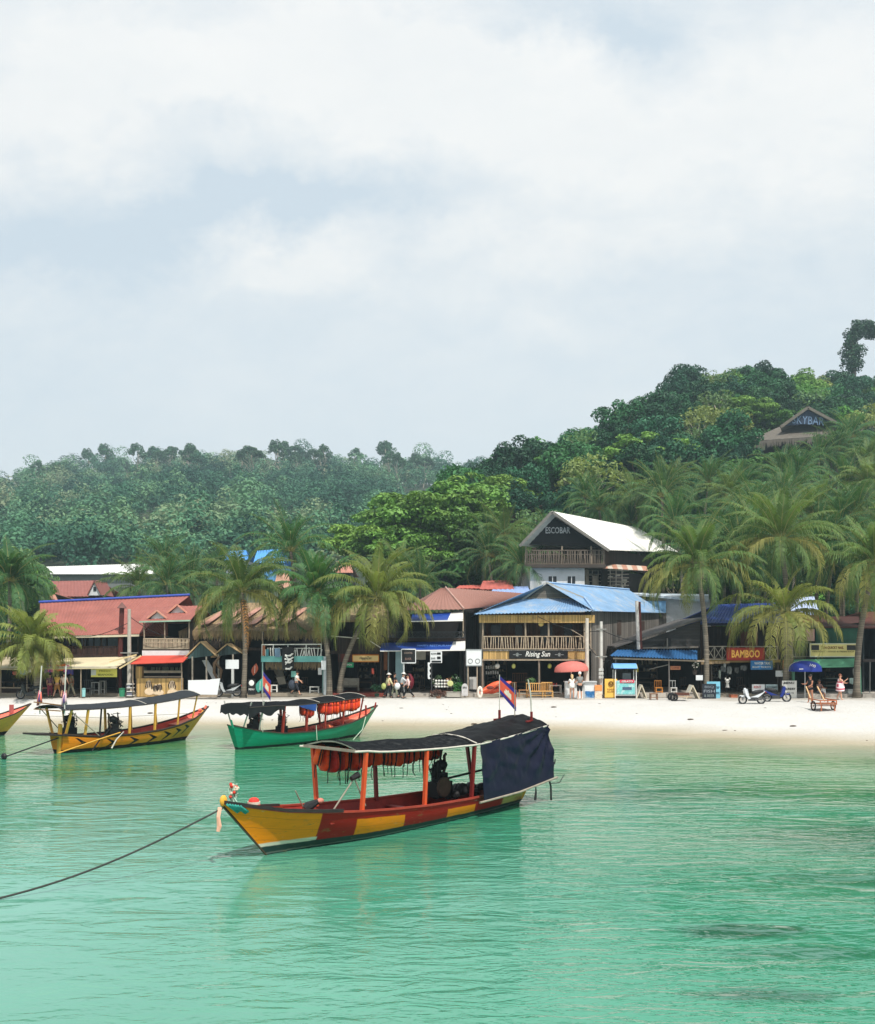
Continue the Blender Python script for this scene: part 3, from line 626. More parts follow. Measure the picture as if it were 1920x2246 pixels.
# life jackets under the near and middle roof of that boat
def hang(boat, proto, x, y, z, rz, label, grp, tilt=0, sc=1.0):
    M = PM[boat.name]; c = copy_tree(proto, loc=M @ Vector((x, y, z)), label=label, group=grp); c.rotation_euler = (tilt, R.uniform(-.12, .12), boat.rotation_euler[2] + rz); c.scale = (sc, sc, sc); return c
G1 = 'life jackets hanging under the canopy of the chequered boat'
pr = [vest(.13, .46, .62, mm, 'x') for mm in (orange1, orange2, redv)]
L1 = 'orange life jacket with dark straps packed in the front bunch under the striped boat roof'
vx = [(2.72 + i * .15, 0) for i in range(11)] + [(4.5 + i * .16, 1) for i in range(5)] + [(5.55 + i * .155, 2) for i in range(12)]
for i, (x, gq) in enumerate(vx):
    ro = (0, 0, 1)[i % 3 if gq == 0 else 0]
    lab = (L1, 'orange life jacket in the small middle bunch behind the second orange pole', 'orange life jacket with pale edging hanging in the bunch near the engine')[gq]
    m_ = pr[0] if (gq == 1 or i % 4 == 0) else pr[1 + (i % 2)]
    yv = (.80, .80, .78)[gq] + R.uniform(-.06, .06)
    hang(b, m_, x, yv, cf(x, yv).z - (.06, .03, .04)[gq] + R.uniform(-.07, .02), (math.pi / 2 * .0) + R.uniform(-.25, .25), lab, G1, R.uniform(-.1, .1), R.uniform(.9, 1.06))
bigv = vest(.20, .50, .52, mat((244, 96, 36), .6, .2, 5), 'bright orange life jacket turned open at the front end of its bunch'); bigv.location = MBm @ Vector((2.5, .72, cf(2.5, .72).z - .06)); bigv.rotation_euler = (0, .25, BRZ - .9); bigv['group'] = G1
hotv = vest(.19, .40, .62, mat((255, 74, 8), .6, .1, 5), 'vivid orange life jacket standing out in the bunch behind the third orange pole'); hotv.location = MBm @ Vector((6.65, .66, cf(6.6, .66).z - .04)); hotv.rotation_euler = (0, .05, BRZ - 1.1); hotv['group'] = G1
# ------- the green boat and the yellow boats near the sand
def far_boat(name_label, loc, rz, hull, cols, canopy, poles, inner_col, deck_f, near=1, eng=(), paint=None, skirt=None):
    t = thing('longtail_boat', name_label, 'boat', loc, rz)
    hull.skin('hull', paint, t, 80, 16)
    hull.inner(.45).build('inner_planking', inner_col, t, local=True, smooth=True)
    hull.floor(.5, .04, .97).build('floor_boards', mat((58, 40, 32), .8, .4, 4), t, local=True)
    if deck_f: hull.floor(.86, .02, deck_f, 12, .04).build('bow_deck', mat((232, 128, 100), .6, .2, 4), t, local=True)
    for sd in (-1, 1): hull.rail(sd, 0, 1, .07, .06).build('gunwale', mat((62, 48, 40), .6, .3, 4), t, local=True)
    if canopy:
        f, x0, x1, cm, hp = canopy
        cloth(f, x0, x1, 44, 14).build('canopy', cm, t, local=True, smooth=True)
        for sd in (-1, 1): MB().tube([f(lerp(x0, x1, i / 16), sd) + Vector((0, 0, -.03)) for i in range(17)], .024, 6).build('canopy_rail', mat((60, 54, 48), .7), t, local=True, smooth=True)
        for h in hp: MB().tube([f(h, -1 + i / 5) + Vector((0, 0, .012)) for i in range(11)], .018, 5).build('canopy_hoop', railw, t, local=True, smooth=True)
        for h, sds, pm_, up, w_ in poles:
            for sd in sds:
                g = hull.gun(h, sd, -.07); c_ = f(h, sd * .96)
                MB().bar((g.x, g.y, g.z - .04), (c_.x, c_.y, c_.z - .02 + up), w_, w_).build('pole', pm_, t, local=True)
    for e in eng: engine(t, *e)
    return t
ygn = mat((0, 124, 92), .45, .16, 2.5, bump=.2, bsc=8, dirt=(40, 150, 116), dsc=1.2, damt=.5); gdk = mat((14, 34, 34), .5, .3, 3); glt = mat((150, 196, 164), .5, .2, 3, dirt=(80, 150, 120), dsc=2)
hg = Hull(9.2, [(0, (.04, 1.52, -.1)), (.06, (.30, 1.33, -.15)), (.15, (.6, 1.07, -.25)), (.28, (.85, .82, -.3)), (.42, (.95, .66, -.3)), (.58, (.97, .58, -.3)), (.75, (.9, .62, -.3)), (.88, (.7, .82, -.28)), (.96, (.42, 1.02, -.25)), (1, (.2, 1.14, -.2))], (.5, -1.0), .45)
GRZ = math.atan2(-.785, -.62); gloc = (-3.96, 51.2, 0)
LOW = lambda h: (lambda N, x, t, z, gt: N.math('SUBTRACT', 1.0, gt(z, h)))
paint_g = hull_paint('green_hull_paint', (4, 142, 108), [((150, 200, 166), lambda N, x, t, z, gt: N.math('MULTIPLY', N.math('SUBTRACT', 1.0, gt(x, .35, .5)), gt(t, .5, .12))), ((52, 156, 122), lambda N, x, t, z, gt: N.math('MULTIPLY', N.math('SUBTRACT', 1.0, gt(x, 5.0, 1.2)), .6)), ((14, 34, 34), LOW(.12))], worn=(70, 160, 120))
gx, gz_ = [1.0, 2.4, 4.0, 6.0, 7.6, 8.9], [2.18, 2.10, 2.02, 1.98, 2.04, 2.04]
gf = canopy_fn(gx, gz_, 1.02, .15, .07, [1.0, 2.6, 4.4, 6.2, 7.6, 8.9])
red2 = mat((150, 44, 32), .55, .25, 4); greyp = mat((170, 168, 160), .7, .2, 5)
g = far_boat('green wooden boat with orange inside and black canopy moored off the sand', gloc, GRZ, hg, None, (gf, 1.0, 8.9, mat((15, 17, 20), .9, .3, 4, bump=.6, spec=.12), [1.05, 2.6, 4.4]),
    [(1.15, (1, -1), red2, 0, .06), (2.55, (1, -1), red2, 0, .08), (3.9, (1,), red2, 0, .08), (5.2, (1, -1), red2, 0, .1), (6.7, (1, -1), red2, 0, .1), (8.0, (1,), greyp, .25, .05), (8.75, (1, -1), greyp, .2, .05)],
    mat((216, 84, 54), .55, .25, 4, dirt=(170, 60, 40), dsc=3), .2, 1, [(7.7, .75, -.1, .9), (6.0, .55, 0, .85)], paint_g)
sk = MB()
for i in range(25):
    a = i / 24; x = lerp(6.7, 8.95, a); p_ = gf(x, 1); sk.v += [tuple(p_), (x, p_.y + .03 * math.sin(a * 18), p_.z - lerp(.30, .46, a) + .12 * math.sin(a * 11))]
sk.f += [[2 * i, 2 * i + 2, 2 * i + 3, 2 * i + 1] for i in range(24)]; sk.m += [0] * 24
for i in range(15):
    v_ = -1 + 2 * i / 14; p_ = gf(8.92, v_); sk.v += [tuple(p_), (8.98, p_.y, gf(8.92, 1).z - .38 + .05 * math.sin(i * 1.7))]
sk.f += [[50 + 2 * i, 52 + 2 * i, 53 + 2 * i, 51 + 2 * i] for i in range(14)]; sk.m += [0] * 14
sk.build('canopy_skirt', mat((14, 18, 22), .8, .3, 3), g, local=True, smooth=True)
MB().add([gf(4.6, 1), gf(5.9, 1), gf(5.6, 1) + Vector((0, .05, -.16)), gf(4.7, 1) + Vector((0, .06, -.4))], [(0, 1, 2, 3)]).build('blue_tarp', mat((24, 66, 132), .4), g, local=True)
MB().tube([hg.gun(.6, 1, .03), Vector((1.3, 1.05, .45)), Vector((2.1, 1.1, -.05))], .02, 5).build('hanging_rope', mat((190, 206, 186), .8), g, local=True)
MB().tube([hg.gun(4.6, 1, .02) + Vector((0, 0, .3)), hg.gun(4.62, 1, .06), Vector((4.65, 1.12, -.05))], .018, 5).build('hanging_rope', mat((190, 206, 186), .8), g, local=True)
MB().tube([hg.pt(1, 1, 1) + Vector((0, 0, -.1)), hg.pt(1, 1, 1) + Vector((.1, 0, .28))], [.06, .04], 6).build('stern_post', ygn, g, local=True)
for q, (x, y, c_) in enumerate(((1.3, .2, (226, 100, 66)), (1.9, -.3, (200, 70, 50)), (3.1, .3, (236, 120, 80)), (3.6, -.1, (210, 90, 70)))):
    MB().ell((x, y, .62 + .06 * (4 - x)), .28, .3, .14, 9, 5).build('stowed_gear', mat(c_, .7, .3, 6), g, local=True, smooth=True)
MB().bar((0.0, .1, 1.05), (0.0, .1, 1.62), .07).build('mooring_post', red2, g, local=True); MB().bar((-.8, 0, 1.4), (-.92, 0, 1.72), .06).build('bow_post', red2, g, local=True)
G2 = 'life jackets hanging along the canopy edge of the green boat'
for i in range(18):
    x = 1.45 + i * .2 + (.5 if i > 13 else 0); hang(g, pr[(0, 1, 0, 2)[i % 4]], x, .80, gf(x, .8).z - .08 + R.uniform(-.05, .03), R.uniform(-.3, .3), 'orange life jacket hanging in the row under the green boat canopy', G2, 0, R.uniform(.9, 1.1))
for pq in pr:
    for ch in list(pq.children): bpy.data.objects.remove(ch)
    bpy.data.objects.remove(pq)
GM = PM[g.name]; p = GM @ Vector((8.0, .9, .8)); flag('faded flag drooping from the tall stern pole of the green boat', p, 2.9, (.85, .62, .95), 1)
# yellow boat with chevrons
yw = mat((206, 144, 30), .5, .14, 3, dirt=(150, 110, 30), dsc=1.5, damt=.45); yo = mat((196, 160, 60), .5, .2, 3, dirt=(120, 110, 50), dsc=2); ypole = mat((222, 164, 66), .55, .15, 6); orin = mat((206, 66, 44), .55, .25, 4)
hy = Hull(7.9, [(0, (.04, 1.58, -.05)), (.06, (.3, 1.37, -.12)), (.15, (.58, 1.10, -.25)), (.28, (.84, .86, -.3)), (.42, (.95, .70, -.3)), (.6, (.97, .62, -.3)), (.8, (.9, .64, -.28)), (.93, (.7, .78, -.25)), (1, (.5, .86, -.2))], (.45, -1.15), .1)
def m_chev(N, x, t, z, gt):
    zz = N.math('ABSOLUTE', N.math('MULTIPLY', N.math('SUBTRACT', t, .67), 3.0)); acc = None
    for c_ in (6.75, 5.25, 4.0, 2.9, 1.95, 1.15, .45):
        d = N.math('SUBTRACT', N.math('SUBTRACT', x, c_), N.math('MULTIPLY', zz, .75)); k = N.math('MULTIPLY', gt(d, 0.0), N.math('SUBTRACT', 1.0, gt(N.math('ADD', d, N.math('MULTIPLY', zz, .26)), .30)))
        k = N.math('MULTIPLY', k, N.math('SUBTRACT', 1.0, gt(zz, .66))); acc = k if acc is None else N.math('MAXIMUM', acc, k)
    return acc
paint_y = hull_paint('yellow_hull_paint', (240, 142, 22), [((228, 160, 52), lambda N, x, t, z, gt: N.math('SUBTRACT', 1.0, gt(x, 3.2, 1.6))), ((24, 20, 22), m_chev), ((22, 22, 24), LOW(.16)), ((34, 28, 28), lambda N, x, t, z, gt: gt(t, .95))], worn=(150, 116, 44))
YRZ = math.atan2(-.83, -.56); yloc = (-12.86, 49.3, 0)
yx, yz_ = [.3, 1.6, 3.2, 5.0, 6.6, 8.3], [2.36, 2.20, 2.06, 1.98, 1.98, 2.04]
yf = canopy_fn(yx, yz_, 1.0, .17, .03, [.3, 1.6, 3.2, 5.0, 6.6, 8.3])
y = far_boat('yellow boat painted with black chevrons under a grey canopy', yloc, YRZ, hy, None, (yf, .3, 8.3, mat((50, 54, 58), .95, .15, 4, bump=.5, bsc=30, spec=.1), [.32, 3.7]),
    [(.45, (1,), ypole, 0, .055), (1.6, (1, -1), ypole, 0, .07), (3.1, (1, -1), ypole, 0, .09), (4.6, (1, -1), ypole, 0, .09), (6.2, (1,), blackp, 0, .06), (6.9, (1, -1), ypole, 0, .09), (7.75, (1, -1), ypole, .0, .09)],
    orin, .22, 1, [(7.0, .66, -.35, 1.0), (5.3, .5, .62, 1.05, [(5.5, .72, 1.0), (6.3, 1.0, .55), (7.0, 1.35, .1)])], paint_y)
MB().bar(hy.pt(1, .02, 1) + Vector((.06, 0, 0)), hy.pt(1, 1, 1) + Vector((.12, 0, .48)), .11, .16).build('stern_post', ypole, y, local=True)
MB().slab((7.7, -1.1, .86), (9.0, -.85, .98), (9.0, .3, .98), (7.7, .7, .86), .07).build('stern_platform', mat((40, 32, 28), .8, .3), y, local=True)
MB().tube([(5.2, 1.0, .78), (6.6, 1.15, .55), (8.6, 1.2, .15)], .03, 6).build('oar', ypole, y, local=True)
MB().tube([(5.0, 1.0, .8), (5.6, 1.25, .5), (5.9, 1.3, .12)], [.02, .03, .035], 6).build('hanging_rope', railw, y, local=True)
for x0, x1 in ((8.1, 7.0), (7.9, 6.2)): MB().bar(yf(x0, .96 if x0 < 8 else -.96), hy.gun(x1, 1 if x0 < 8 else -1), .035).build('brace', wood_g, y, local=True)
MB().bar(yf(8.3, -1) + Vector((.05, 0, .26)), yf(8.3, 1) + Vector((.05, 0, .20)), .045).bar(yf(8.3, -1) + Vector((.05, 0, -.06)), yf(8.3, 1) + Vector((.05, 0, -.06)), .045).build('canopy_beam', mat((150, 104, 60), .7), y, local=True)
MB().tube([(-.95, 0, 1.5), (-1.0, .02, 1.68)], [.1, .05], 7).ell((-.55, .05, 1.45), .12, .1, .1).build('bow_ribbon', mat((236, 120, 96), .7, .4, 8), y, local=True)
YM = PM[y.name]
prop = MB().tube([(7.9, .35, .75), (10.0, .2, .22), (10.55, .15, .08)], .03, 7).ell((10.5, .15, .12), .10, .16, .16, 8, 5).tube([(10.5, .15, .1), (10.45, .15, -.2)], .03, 5).build('propeller_shaft', blackp, y, local=True)
for vv, lab in ((.93, 'pink faded flag furled on the near stern pole of the chevron boat'), (-.93, 'furled orange flag on the far stern pole of the chevron boat')):
    q = YM @ (yf(8.1, vv)); t = thing('flag', lab, 'flag', q)
    MB().tube([(0, 0, -.3), (0, 0, .6), (.08 if vv < 0 else .06, 0, 1.9)], .028, 6).build('flag_pole', mat((214, 210, 204), .6), t, local=True)
    fc = MB()
    for k in range(5): fc.tube([(.02 * k - .02, .03 * math.sin(k), .78 - .02 * k), (.03 * k - .08, .04 * math.cos(k * 2), .4), (.045 * k - .12, .03, .08 + .03 * k)], [.02, .06, .05], 6, k % 3)
    fc.build('flag_cloth', [mat((206, 120, 140), .8), mat((226, 120, 100), .8) if vv < 0 else mat((220, 180, 190), .8), mat((96, 70, 130), .8)], t, local=True, smooth=True)
# the third yellow boat, mostly beyond the left edge
h3 = Hull(7.9, hy.st, (.45, -1.15), .1)
t3 = far_boat('open yellow boat with orange inside at the left edge of the water', (-23.3, 51.6, 0), math.atan2(-.82, -.57), h3, None, None, [], mat((232, 92, 66), .55, .2, 4), .25, 1, [], hull_paint('pale_yellow_hull_paint', (226, 172, 70), [((22, 22, 24), LOW(.2))], worn=(120, 100, 50)))
MB().box(-.1, .08, -.08, .08, 1.15, 1.62).build('mooring_post', mat((180, 96, 92), .6), t3, local=True)
MB().tube([(1.2, 0, .95), (2.4, .1, .8)], .05, 6).ell((2.0, -.2, .75), .3, .25, .12).build('stowed_gear', mat((220, 130, 110), .7), t3, local=True)
ln = MB().tube([(-23.6, 52.4, 1.0), (-19, 53.5, .75), (-14.5, 54.8, .9)], .012, 5).build('mooring_rope', mat((120, 116, 104), .8), origin=(-19, 53.5, 0)); tag(ln, 'thin line stretched from the yellow boat at the left edge towards the sand', 'rope')
# ------------------------------------------------------------------ village materials
redroof = mat((150, 90, 80), .8, .2, .6, dirt=(132, 72, 66), dsc=.9, damt=.5, bump=.2, bsc=3); redawn = mat((196, 72, 56), .7, .15, 2)
blueroof = mat((116, 150, 184), .65, .18, 1.0, dirt=(164, 166, 166), dsc=.9, damt=.75); blueawn = mat((20, 58, 140), .5, .15, 2, dirt=(50, 96, 180), dsc=1.5, damt=.4); bluecap = mat((54, 78, 168), .6)
brownroof = mat((146, 104, 92), .75, .14, 1.5, dirt=(112, 80, 72), dsc=1.5, damt=.5); thatchm = mat((146, 124, 94), .95, .45, 2, bump=1, bsc=12, stretch=(6, 1, 1), dirt=(96, 76, 52), dsc=1.5, damt=.6)
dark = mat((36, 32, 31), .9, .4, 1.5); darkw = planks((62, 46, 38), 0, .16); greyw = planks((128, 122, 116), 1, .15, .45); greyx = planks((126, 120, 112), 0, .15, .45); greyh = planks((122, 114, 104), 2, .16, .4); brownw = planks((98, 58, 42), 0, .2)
bambo = planks((206, 168, 104), 0, .11, .4); bambh = planks((210, 172, 106), 0, .05, .45); whitew = mat((222, 224, 226), .85, .06, 1, dirt=(170, 170, 166), dsc=.6, damt=.35); polew = mat((156, 140, 122), .85, .3, 5); cream = mat((212, 200, 176), .8, .2, 2)
conc = mat((178, 170, 160), .85, .2, 2, bump=.4); metalw = mat((226, 226, 222), .55, .05, .5); tealp = mat((110, 182, 178), .65, .12, 2, dirt=(150, 190, 180), dsc=2); greenp = mat((58, 128, 96), .65, .2, 2); blackb = mat((14, 14, 16), .7, .2, 2); rust = mat((86, 34, 30), .7, .3, 3, dirt=(44, 26, 26), dsc=1.5, damt=.7)
winm = mat((166, 182, 200), .25, .15, 2); floorm = mat((150, 140, 124), .9, .2, 1.5, bump=.3); lampy = mat((222, 214, 130), .5)
GZ = lambda d: 1.26 + .012 * max(0, d - 63.5)
def building(name, label, px, d, cat='building'): return thing(name, label, cat, (wx(px, d), d, GZ(d)))
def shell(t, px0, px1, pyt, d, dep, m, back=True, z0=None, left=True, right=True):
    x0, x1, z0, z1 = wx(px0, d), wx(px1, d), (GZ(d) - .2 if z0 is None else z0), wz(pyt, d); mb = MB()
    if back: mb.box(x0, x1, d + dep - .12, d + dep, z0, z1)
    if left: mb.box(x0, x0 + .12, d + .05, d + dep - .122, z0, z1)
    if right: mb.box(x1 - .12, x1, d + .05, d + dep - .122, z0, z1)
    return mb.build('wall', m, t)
def slab_part(t, name, px0, px1, py0, py1, d, dep, m): return MB().pbox(px0, px1, py0, py1, d, d + dep).build(name, m, t)
def posts(t, pxs, py0, py1, d, w, m, name='post'):
    for px in pxs: a, b_ = P(px, py1, d), P(px + R.uniform(-1.5, 1.5), py0, d); MB().tube([a, a.lerp(b_, .5) + Vector((R.uniform(-.02, .02), 0, 0)), b_], [w / 2, w / 2.2, w / 2.3], 7).build(name, m, t)
def railing(t, px0, px1, py0, py1, d, m, n, w=.05, jit=.02, mid=None, cross=False):
    mb = MB(); a, b_ = P(px0, py0, d), P(px1, py0, d); c, e = P(px0, py1, d), P(px1, py1, d)
    mb.bar(a, b_, .07, .07); mb.bar(c, e, .06, .06)
    if mid: mb.bar(a.lerp(c, mid), b_.lerp(e, mid), .05)
    for i in range(n + 1):
        k = i / n; mb.bar(c.lerp(e, k), a.lerp(b_, min(1, max(0, k + R.uniform(-jit, jit) / 4))), w * R.uniform(.8, 1.2), w * .6)
        if cross and i < n: mb.bar(c.lerp(e, k), a.lerp(b_, k + 1 / n), w * .8); mb.bar(c.lerp(e, k + 1 / n), a.lerp(b_, k), w * .8)
    return mb.build('railing', m, t)
def fringe(mb, a, b_, n, l, mi=0, w=.06):
    a, b_ = Vector(a), Vector(b_)
    for i in range(n):
        p = a.lerp(b_, R.random()); L = l * R.uniform(.4, 1.2); q = Vector((R.uniform(-.5, .5) * w, R.uniform(-.08, .02), -L)); s = (b_ - a).normalized() * w * R.uniform(.4, .9)
        mb.add([p - s, p + s, p + q + s * .3, p + q - s * .3], [(0, 1, 2, 3)], mi)
def sign(name, label, px0, px1, py0, py1, d, m, text=(), frame=None, post=None, th=.05, cat='sign', lean=0, group=None):
    t = thing(name, label, cat, tuple(P((px0 + px1) / 2, py1, d)), 0, group); fy = d - .012
    MB().pbox(px0, px1, py0, py1, d, d + th).build('board', m, t)
    if frame:
        f = MB(); w = .05; a, b_, c, e = P(px0, py0, d), P(px1, py0, d), P(px1, py1, d), P(px0, py1, d)
        for p, q in ((a, b_), (b_, c), (c, e), (e, a)): f.bar(p + Vector((0, .01, 0)), q + Vector((0, .01, 0)), w, .07)
        f.build('frame', frame, t)
    for tx in text:
        s_, cx, cy, h, w, mm = tx[:6]; k = tx[6] if len(tx) > 6 else {}
        MB().ptext(s_, cx, cy, d - .002, h, w, **k).build('lettering', mm, t)
    if post:
        pp, pm_, pw = post
        for px, y0, y1 in pp: MB().bar(P(px, y0, d + th + .04), P(px, y1, d + th + .04), pw).build('post', pm_, t)
    return t
def marks(t, name, m, d, rects):                         # painted panels standing 3 mm proud of a board, each a piece of its own
    for x0, x1, y0, y1 in rects: MB().pbox(x0, x1, y0, y1, d - .004, d + .002).build(name, m, t)
wht, blk, ylw = mat((228, 228, 224), .6, .04), mat((18, 18, 20), .6, .1), mat((226, 206, 110), .6, .08)
# ---- restaurant with the long red roof
t = building('red_roof_restaurant', 'two storey restaurant under a long red roof with blue ridge', 200, 66.5)
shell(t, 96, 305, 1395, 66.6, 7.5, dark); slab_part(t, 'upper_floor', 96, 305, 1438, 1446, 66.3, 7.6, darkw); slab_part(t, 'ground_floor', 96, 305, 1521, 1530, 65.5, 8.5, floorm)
MB().corr(P(88, 1395, 66), P(306, 1390, 66), P(416, 1307, 73), P(88, 1323, 72.5), .28, .018, .03).corr(P(416, 1307, 73), P(88, 1323, 72.5), Vector((wx(88, 66), 79, wz(1395, 66))), Vector((wx(306, 66) + 1.5, 79, wz(1390, 66))), .28, .018, .03).build('roof', redroof, t)
MB().tube([P(86, 1322, 72.5) + Vector((0, 0, .05)), P(417, 1306, 73) + Vector((0, 0, .05))], .1, 8).build('ridge_cap', bluecap, t)
MB().slab(P(88, 1396.5, 65.95), P(306, 1391.5, 65.95), P(306, 1391.5, 66.1), P(88, 1396.5, 66.1), .14).build('fascia', cream, t)
railing(t, 100, 262, 1418, 1437, 66.35, planks((70, 44, 36), 0, .1), 60, .05)
posts(t, (150, 185, 222, 262, 303), 1395, 1437, 66.4, .12, darkw)
for px0, px1 in ((141, 152), (158, 168), (178, 188), (195, 204), (208, 219), (224, 232), (237, 258)):
    w = MB().pbox(px0, px1, 1398, 1421, 69.5, 69.56).build('window', winm, t); MB().pbox(px0 - 1.5, px1 + 1.5, 1396, 1423, 69.62, 69.66).build('frame', darkw, w)
MB().tube([P(264, 1440, 66.2), P(268, 1330, 66.2)], .17, 10).tube([P(264, 1525, 66.2), P(264, 1440, 66.2)], .13, 10).build('chimney', rust, t)
c = MB().tube([P(268, 1334, 66.2), P(268, 1321, 66.2)], [.36, .03], 10).build('chimney_hat', mat((112, 76, 70), .7, .2, 4), t)
posts(t, (124, 190, 258, 300), 1446, 1526, 66.2, .14, darkw)
MB().slab(P(30, 1467, 63.8), P(255, 1465, 63.8), P(285, 1440, 66.2), P(30, 1446, 66.2), .06).slab(P(150, 1462, 64.2), P(255, 1463, 63.9), P(300, 1440, 66.1), P(180, 1443, 66.1), .05).build('awning', mat((206, 192, 160), .85, .12, .8, dirt=(160, 146, 116), dsc=1, damt=.4), t)
for a, b_ in (((262, 1466), (310, 1438)), ((240, 1452), (300, 1436))): MB().bar(P(*a, 63.7), P(*b_, 64.2), .1).build('awning_beam', mat((206, 184, 140), .8, .2), t)
MB().bar(P(0, 1463, 63.9), P(255, 1463, 63.9), .08).build('awning_beam', mat((190, 184, 170), .8), t)
posts(t, (92, 178), 1463, 1530, 64, .09, polew)
# low dark bar on the far left
t = building('beach_bar', 'low open beach bar with dark interior at the far left', 30, 66, 'bar')
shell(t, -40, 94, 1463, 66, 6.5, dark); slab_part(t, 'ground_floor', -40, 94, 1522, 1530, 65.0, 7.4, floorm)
MB().slab(P(-45, 1466, 63.9), P(29, 1467, 63.9), P(29, 1447, 67), P(-45, 1449, 67), .08).slab(P(-45, 1449, 67), P(94, 1447, 67), P(94, 1440, 73), P(-45, 1442, 73), .08).build('roof', mat((170, 156, 130), .9, .2), t)
MB().bar(P(-40, 1508, 65.2), P(118, 1509, 65.2), .09).bar(P(-40, 1521, 65.2), P(118, 1521, 65.2), .07).build('railing', polew, t); slab_part(t, 'counter', -40, 118, 1511, 1530, 66.0, .6, mat((60, 42, 36), .8, .3, 3))
posts(t, (2, 60), 1464, 1530, 65.3, .12, polew)
# house with the two little gables and the red awning
t = building('veranda_house', 'two storey house with cream veranda railing and short red awning', 360, 65.5, 'house')
shell(t, 312, 415, 1364, 65.6, 6.4, dark, left=False); slab_part(t, 'ground_floor', 290, 415, 1523, 1532, 64.5, 7.4, floorm)
MB().corr(P(306, 1363, 65), P(418, 1360, 65), P(446, 1328, 69), P(330, 1332, 69), .26, .018, .03).slab(P(330, 1332, 69), P(446, 1328, 69), Vector((wx(446, 69), 73, wz(1362, 65))), Vector((wx(330, 69), 73, wz(1362, 65))), .04).build('roof', redroof, t)
MB().bar(P(306, 1364, 64.95), P(418, 1361, 64.95), .12, .1).build('gutter', mat((150, 180, 160), .6), t)
for cx, yb, ya, w in ((346, 1357, 1340, 22), (390, 1345, 1327, 22)):
    d0 = 65.6 if yb > 1350 else 67.1; g_ = MB(); A, B_, C_ = P(cx - w, yb, d0), P(cx + w, yb, d0), P(cx, ya, d0); back = Vector((0, 2.2, 0)); out = Vector((0, -.12, 0))
    gp = MB().prism([A + (B_ - A) * .12 + Vector((0, .05, 0)), B_ + (A - B_) * .12 + Vector((0, .05, 0)), C_ + Vector((0, .05, -.07))], (0, .06, 0)).build('gablet', whitew, t)
    g_.slab(A + out, C_ + out, C_ + back, A + back, .05).slab(C_ + out, B_ + out, B_ + back, C_ + back, .05).build('gablet_roof', redroof, gp)
    for p, q in ((A, C_), (C_, B_)): MB().bar(p + Vector((0, -.15, .02)), q + Vector((0, -.15, .02)), .04, .12).build('barge_board', mat((214, 150, 130), .7), gp)
railing(t, 315, 415, 1401, 1423, 65.2, mat((188, 172, 148), .8, .25, 4), 34, .05, .03, .35)
slab_part(t, 'upper_floor', 312, 415, 1423.5, 1427, 65.1, 6.5, darkw); slab_part(t, 'parapet', 312, 415, 1427, 1438, 65.05, .3, whitew)
MB().slab(P(286, 1456, 63.6), P(401, 1452, 63.6), P(416, 1437, 65), P(312, 1438, 65), .05).build('awning', redawn, t)
posts(t, (317, 362, 414), 1362, 1424, 65.2, .1, polew); posts(t, (292, 399), 1454, 1526, 64.2, .11, polew)
ct = MB().pbox(300, 398, 1488, 1528, 64.3, 64.8).build('bar_counter', bambo, t, label='bamboo bar front with painted figures')
fa = MB()
for cx, cy, k in ((327, 1502, 1.0), (342, 1508, .7), (350, 1507, .8), (378, 1503, 1.1)):
    fa.ell(P(cx, cy, 64.28), .20 * k, .012, .30 * k, 12, 6, 1).ell(P(cx + 1, cy + 15 * k, 64.28), .34 * k, .01, .24 * k, 12, 6, 1)
    for q in range(4): fa.tube([P(cx - 5 * k + q * 3 * k, cy - 7 * k, 64.265), P(cx - 7 * k + q * 4.5 * k, cy + R.uniform(-2, 6), 64.265), P(cx - 6 * k + q * 4 * k, cy + R.uniform(5, 10), 64.265)], [.03, .045, .02], 5, 0)
fa.build('painted_figure', [mat((46, 34, 30), .8), mat((224, 200, 168), .8, .12, 6)], ct)
MB().pbox(298, 312, 1462, 1488, 64.5, 64.9).build('bamboo_panel', bambo, t); MB().pbox(312, 398, 1471, 1476, 66, 66.3).pbox(312, 398, 1483, 1486, 66, 66.3).build('shelf', cream, t)
bo = MB()
for q in range(26): px = R.uniform(314, 396); bo.tube([P(px, 1471, 66.1), P(px, 1466, 66.1), P(px, 1463, 66.1)], [.05, .05, .02], 6)
kind(bo.build('bottle', mat((96, 110, 90), .3, .5, 9), t), 'stuff')
# thatched house behind two small plank porches
t = building('thatched_house', 'thatched and patched roof house with shaded upper deck behind two plank porches', 480, 67.5, 'house')
th = MB().slab(P(394, 1384, 66.6), P(716, 1384, 66.6), P(640, 1322, 73), P(520, 1322, 73), .3).slab(P(520, 1322, 73), P(640, 1322, 73), P(716, 1384, 66.6) + Vector((0, 12, 0)), P(394, 1384, 66.6) + Vector((0, 12, 0)), .3)
for q in range(5): k = q / 5; fringe(th, P(lerp(394, 520, k), lerp(1384, 1322, k), lerp(66.6, 73, k)) + Vector((0, -.05, .03)), P(lerp(716, 640, k), lerp(1384, 1322, k), lerp(66.6, 73, k)) + Vector((0, -.05, .03)), 260, .55, 0, .09)
fringe(th, P(392, 1384, 66.5), P(718, 1384, 66.5), 520, .62, 0, .07); th.build('roof', thatchm, t)
pk = MB()
for q in range(6): a = 440 + q * 34; pk.slab(P(a, 1373, 67.3) + Vector((0, 0, .1)), P(a + 17, 1371, 67.3) + Vector((0, 0, .1)), P(a + 70, 1334, 71.6) + Vector((0, 0, .1)), P(a + 55, 1336, 71.6) + Vector((0, 0, .1)), .03)
pk.build('roof_patch', mat((176, 130, 112), .7, .25, 3), t)
shell(t, 416, 572, 1386, 67, 6, dark); slab_part(t, 'upper_floor', 416, 572, 1421, 1427, 66.6, 6.3, darkw); railing(t, 416, 545, 1408, 1421, 66.5, planks((84, 70, 60), 0, .1), 44, .045)
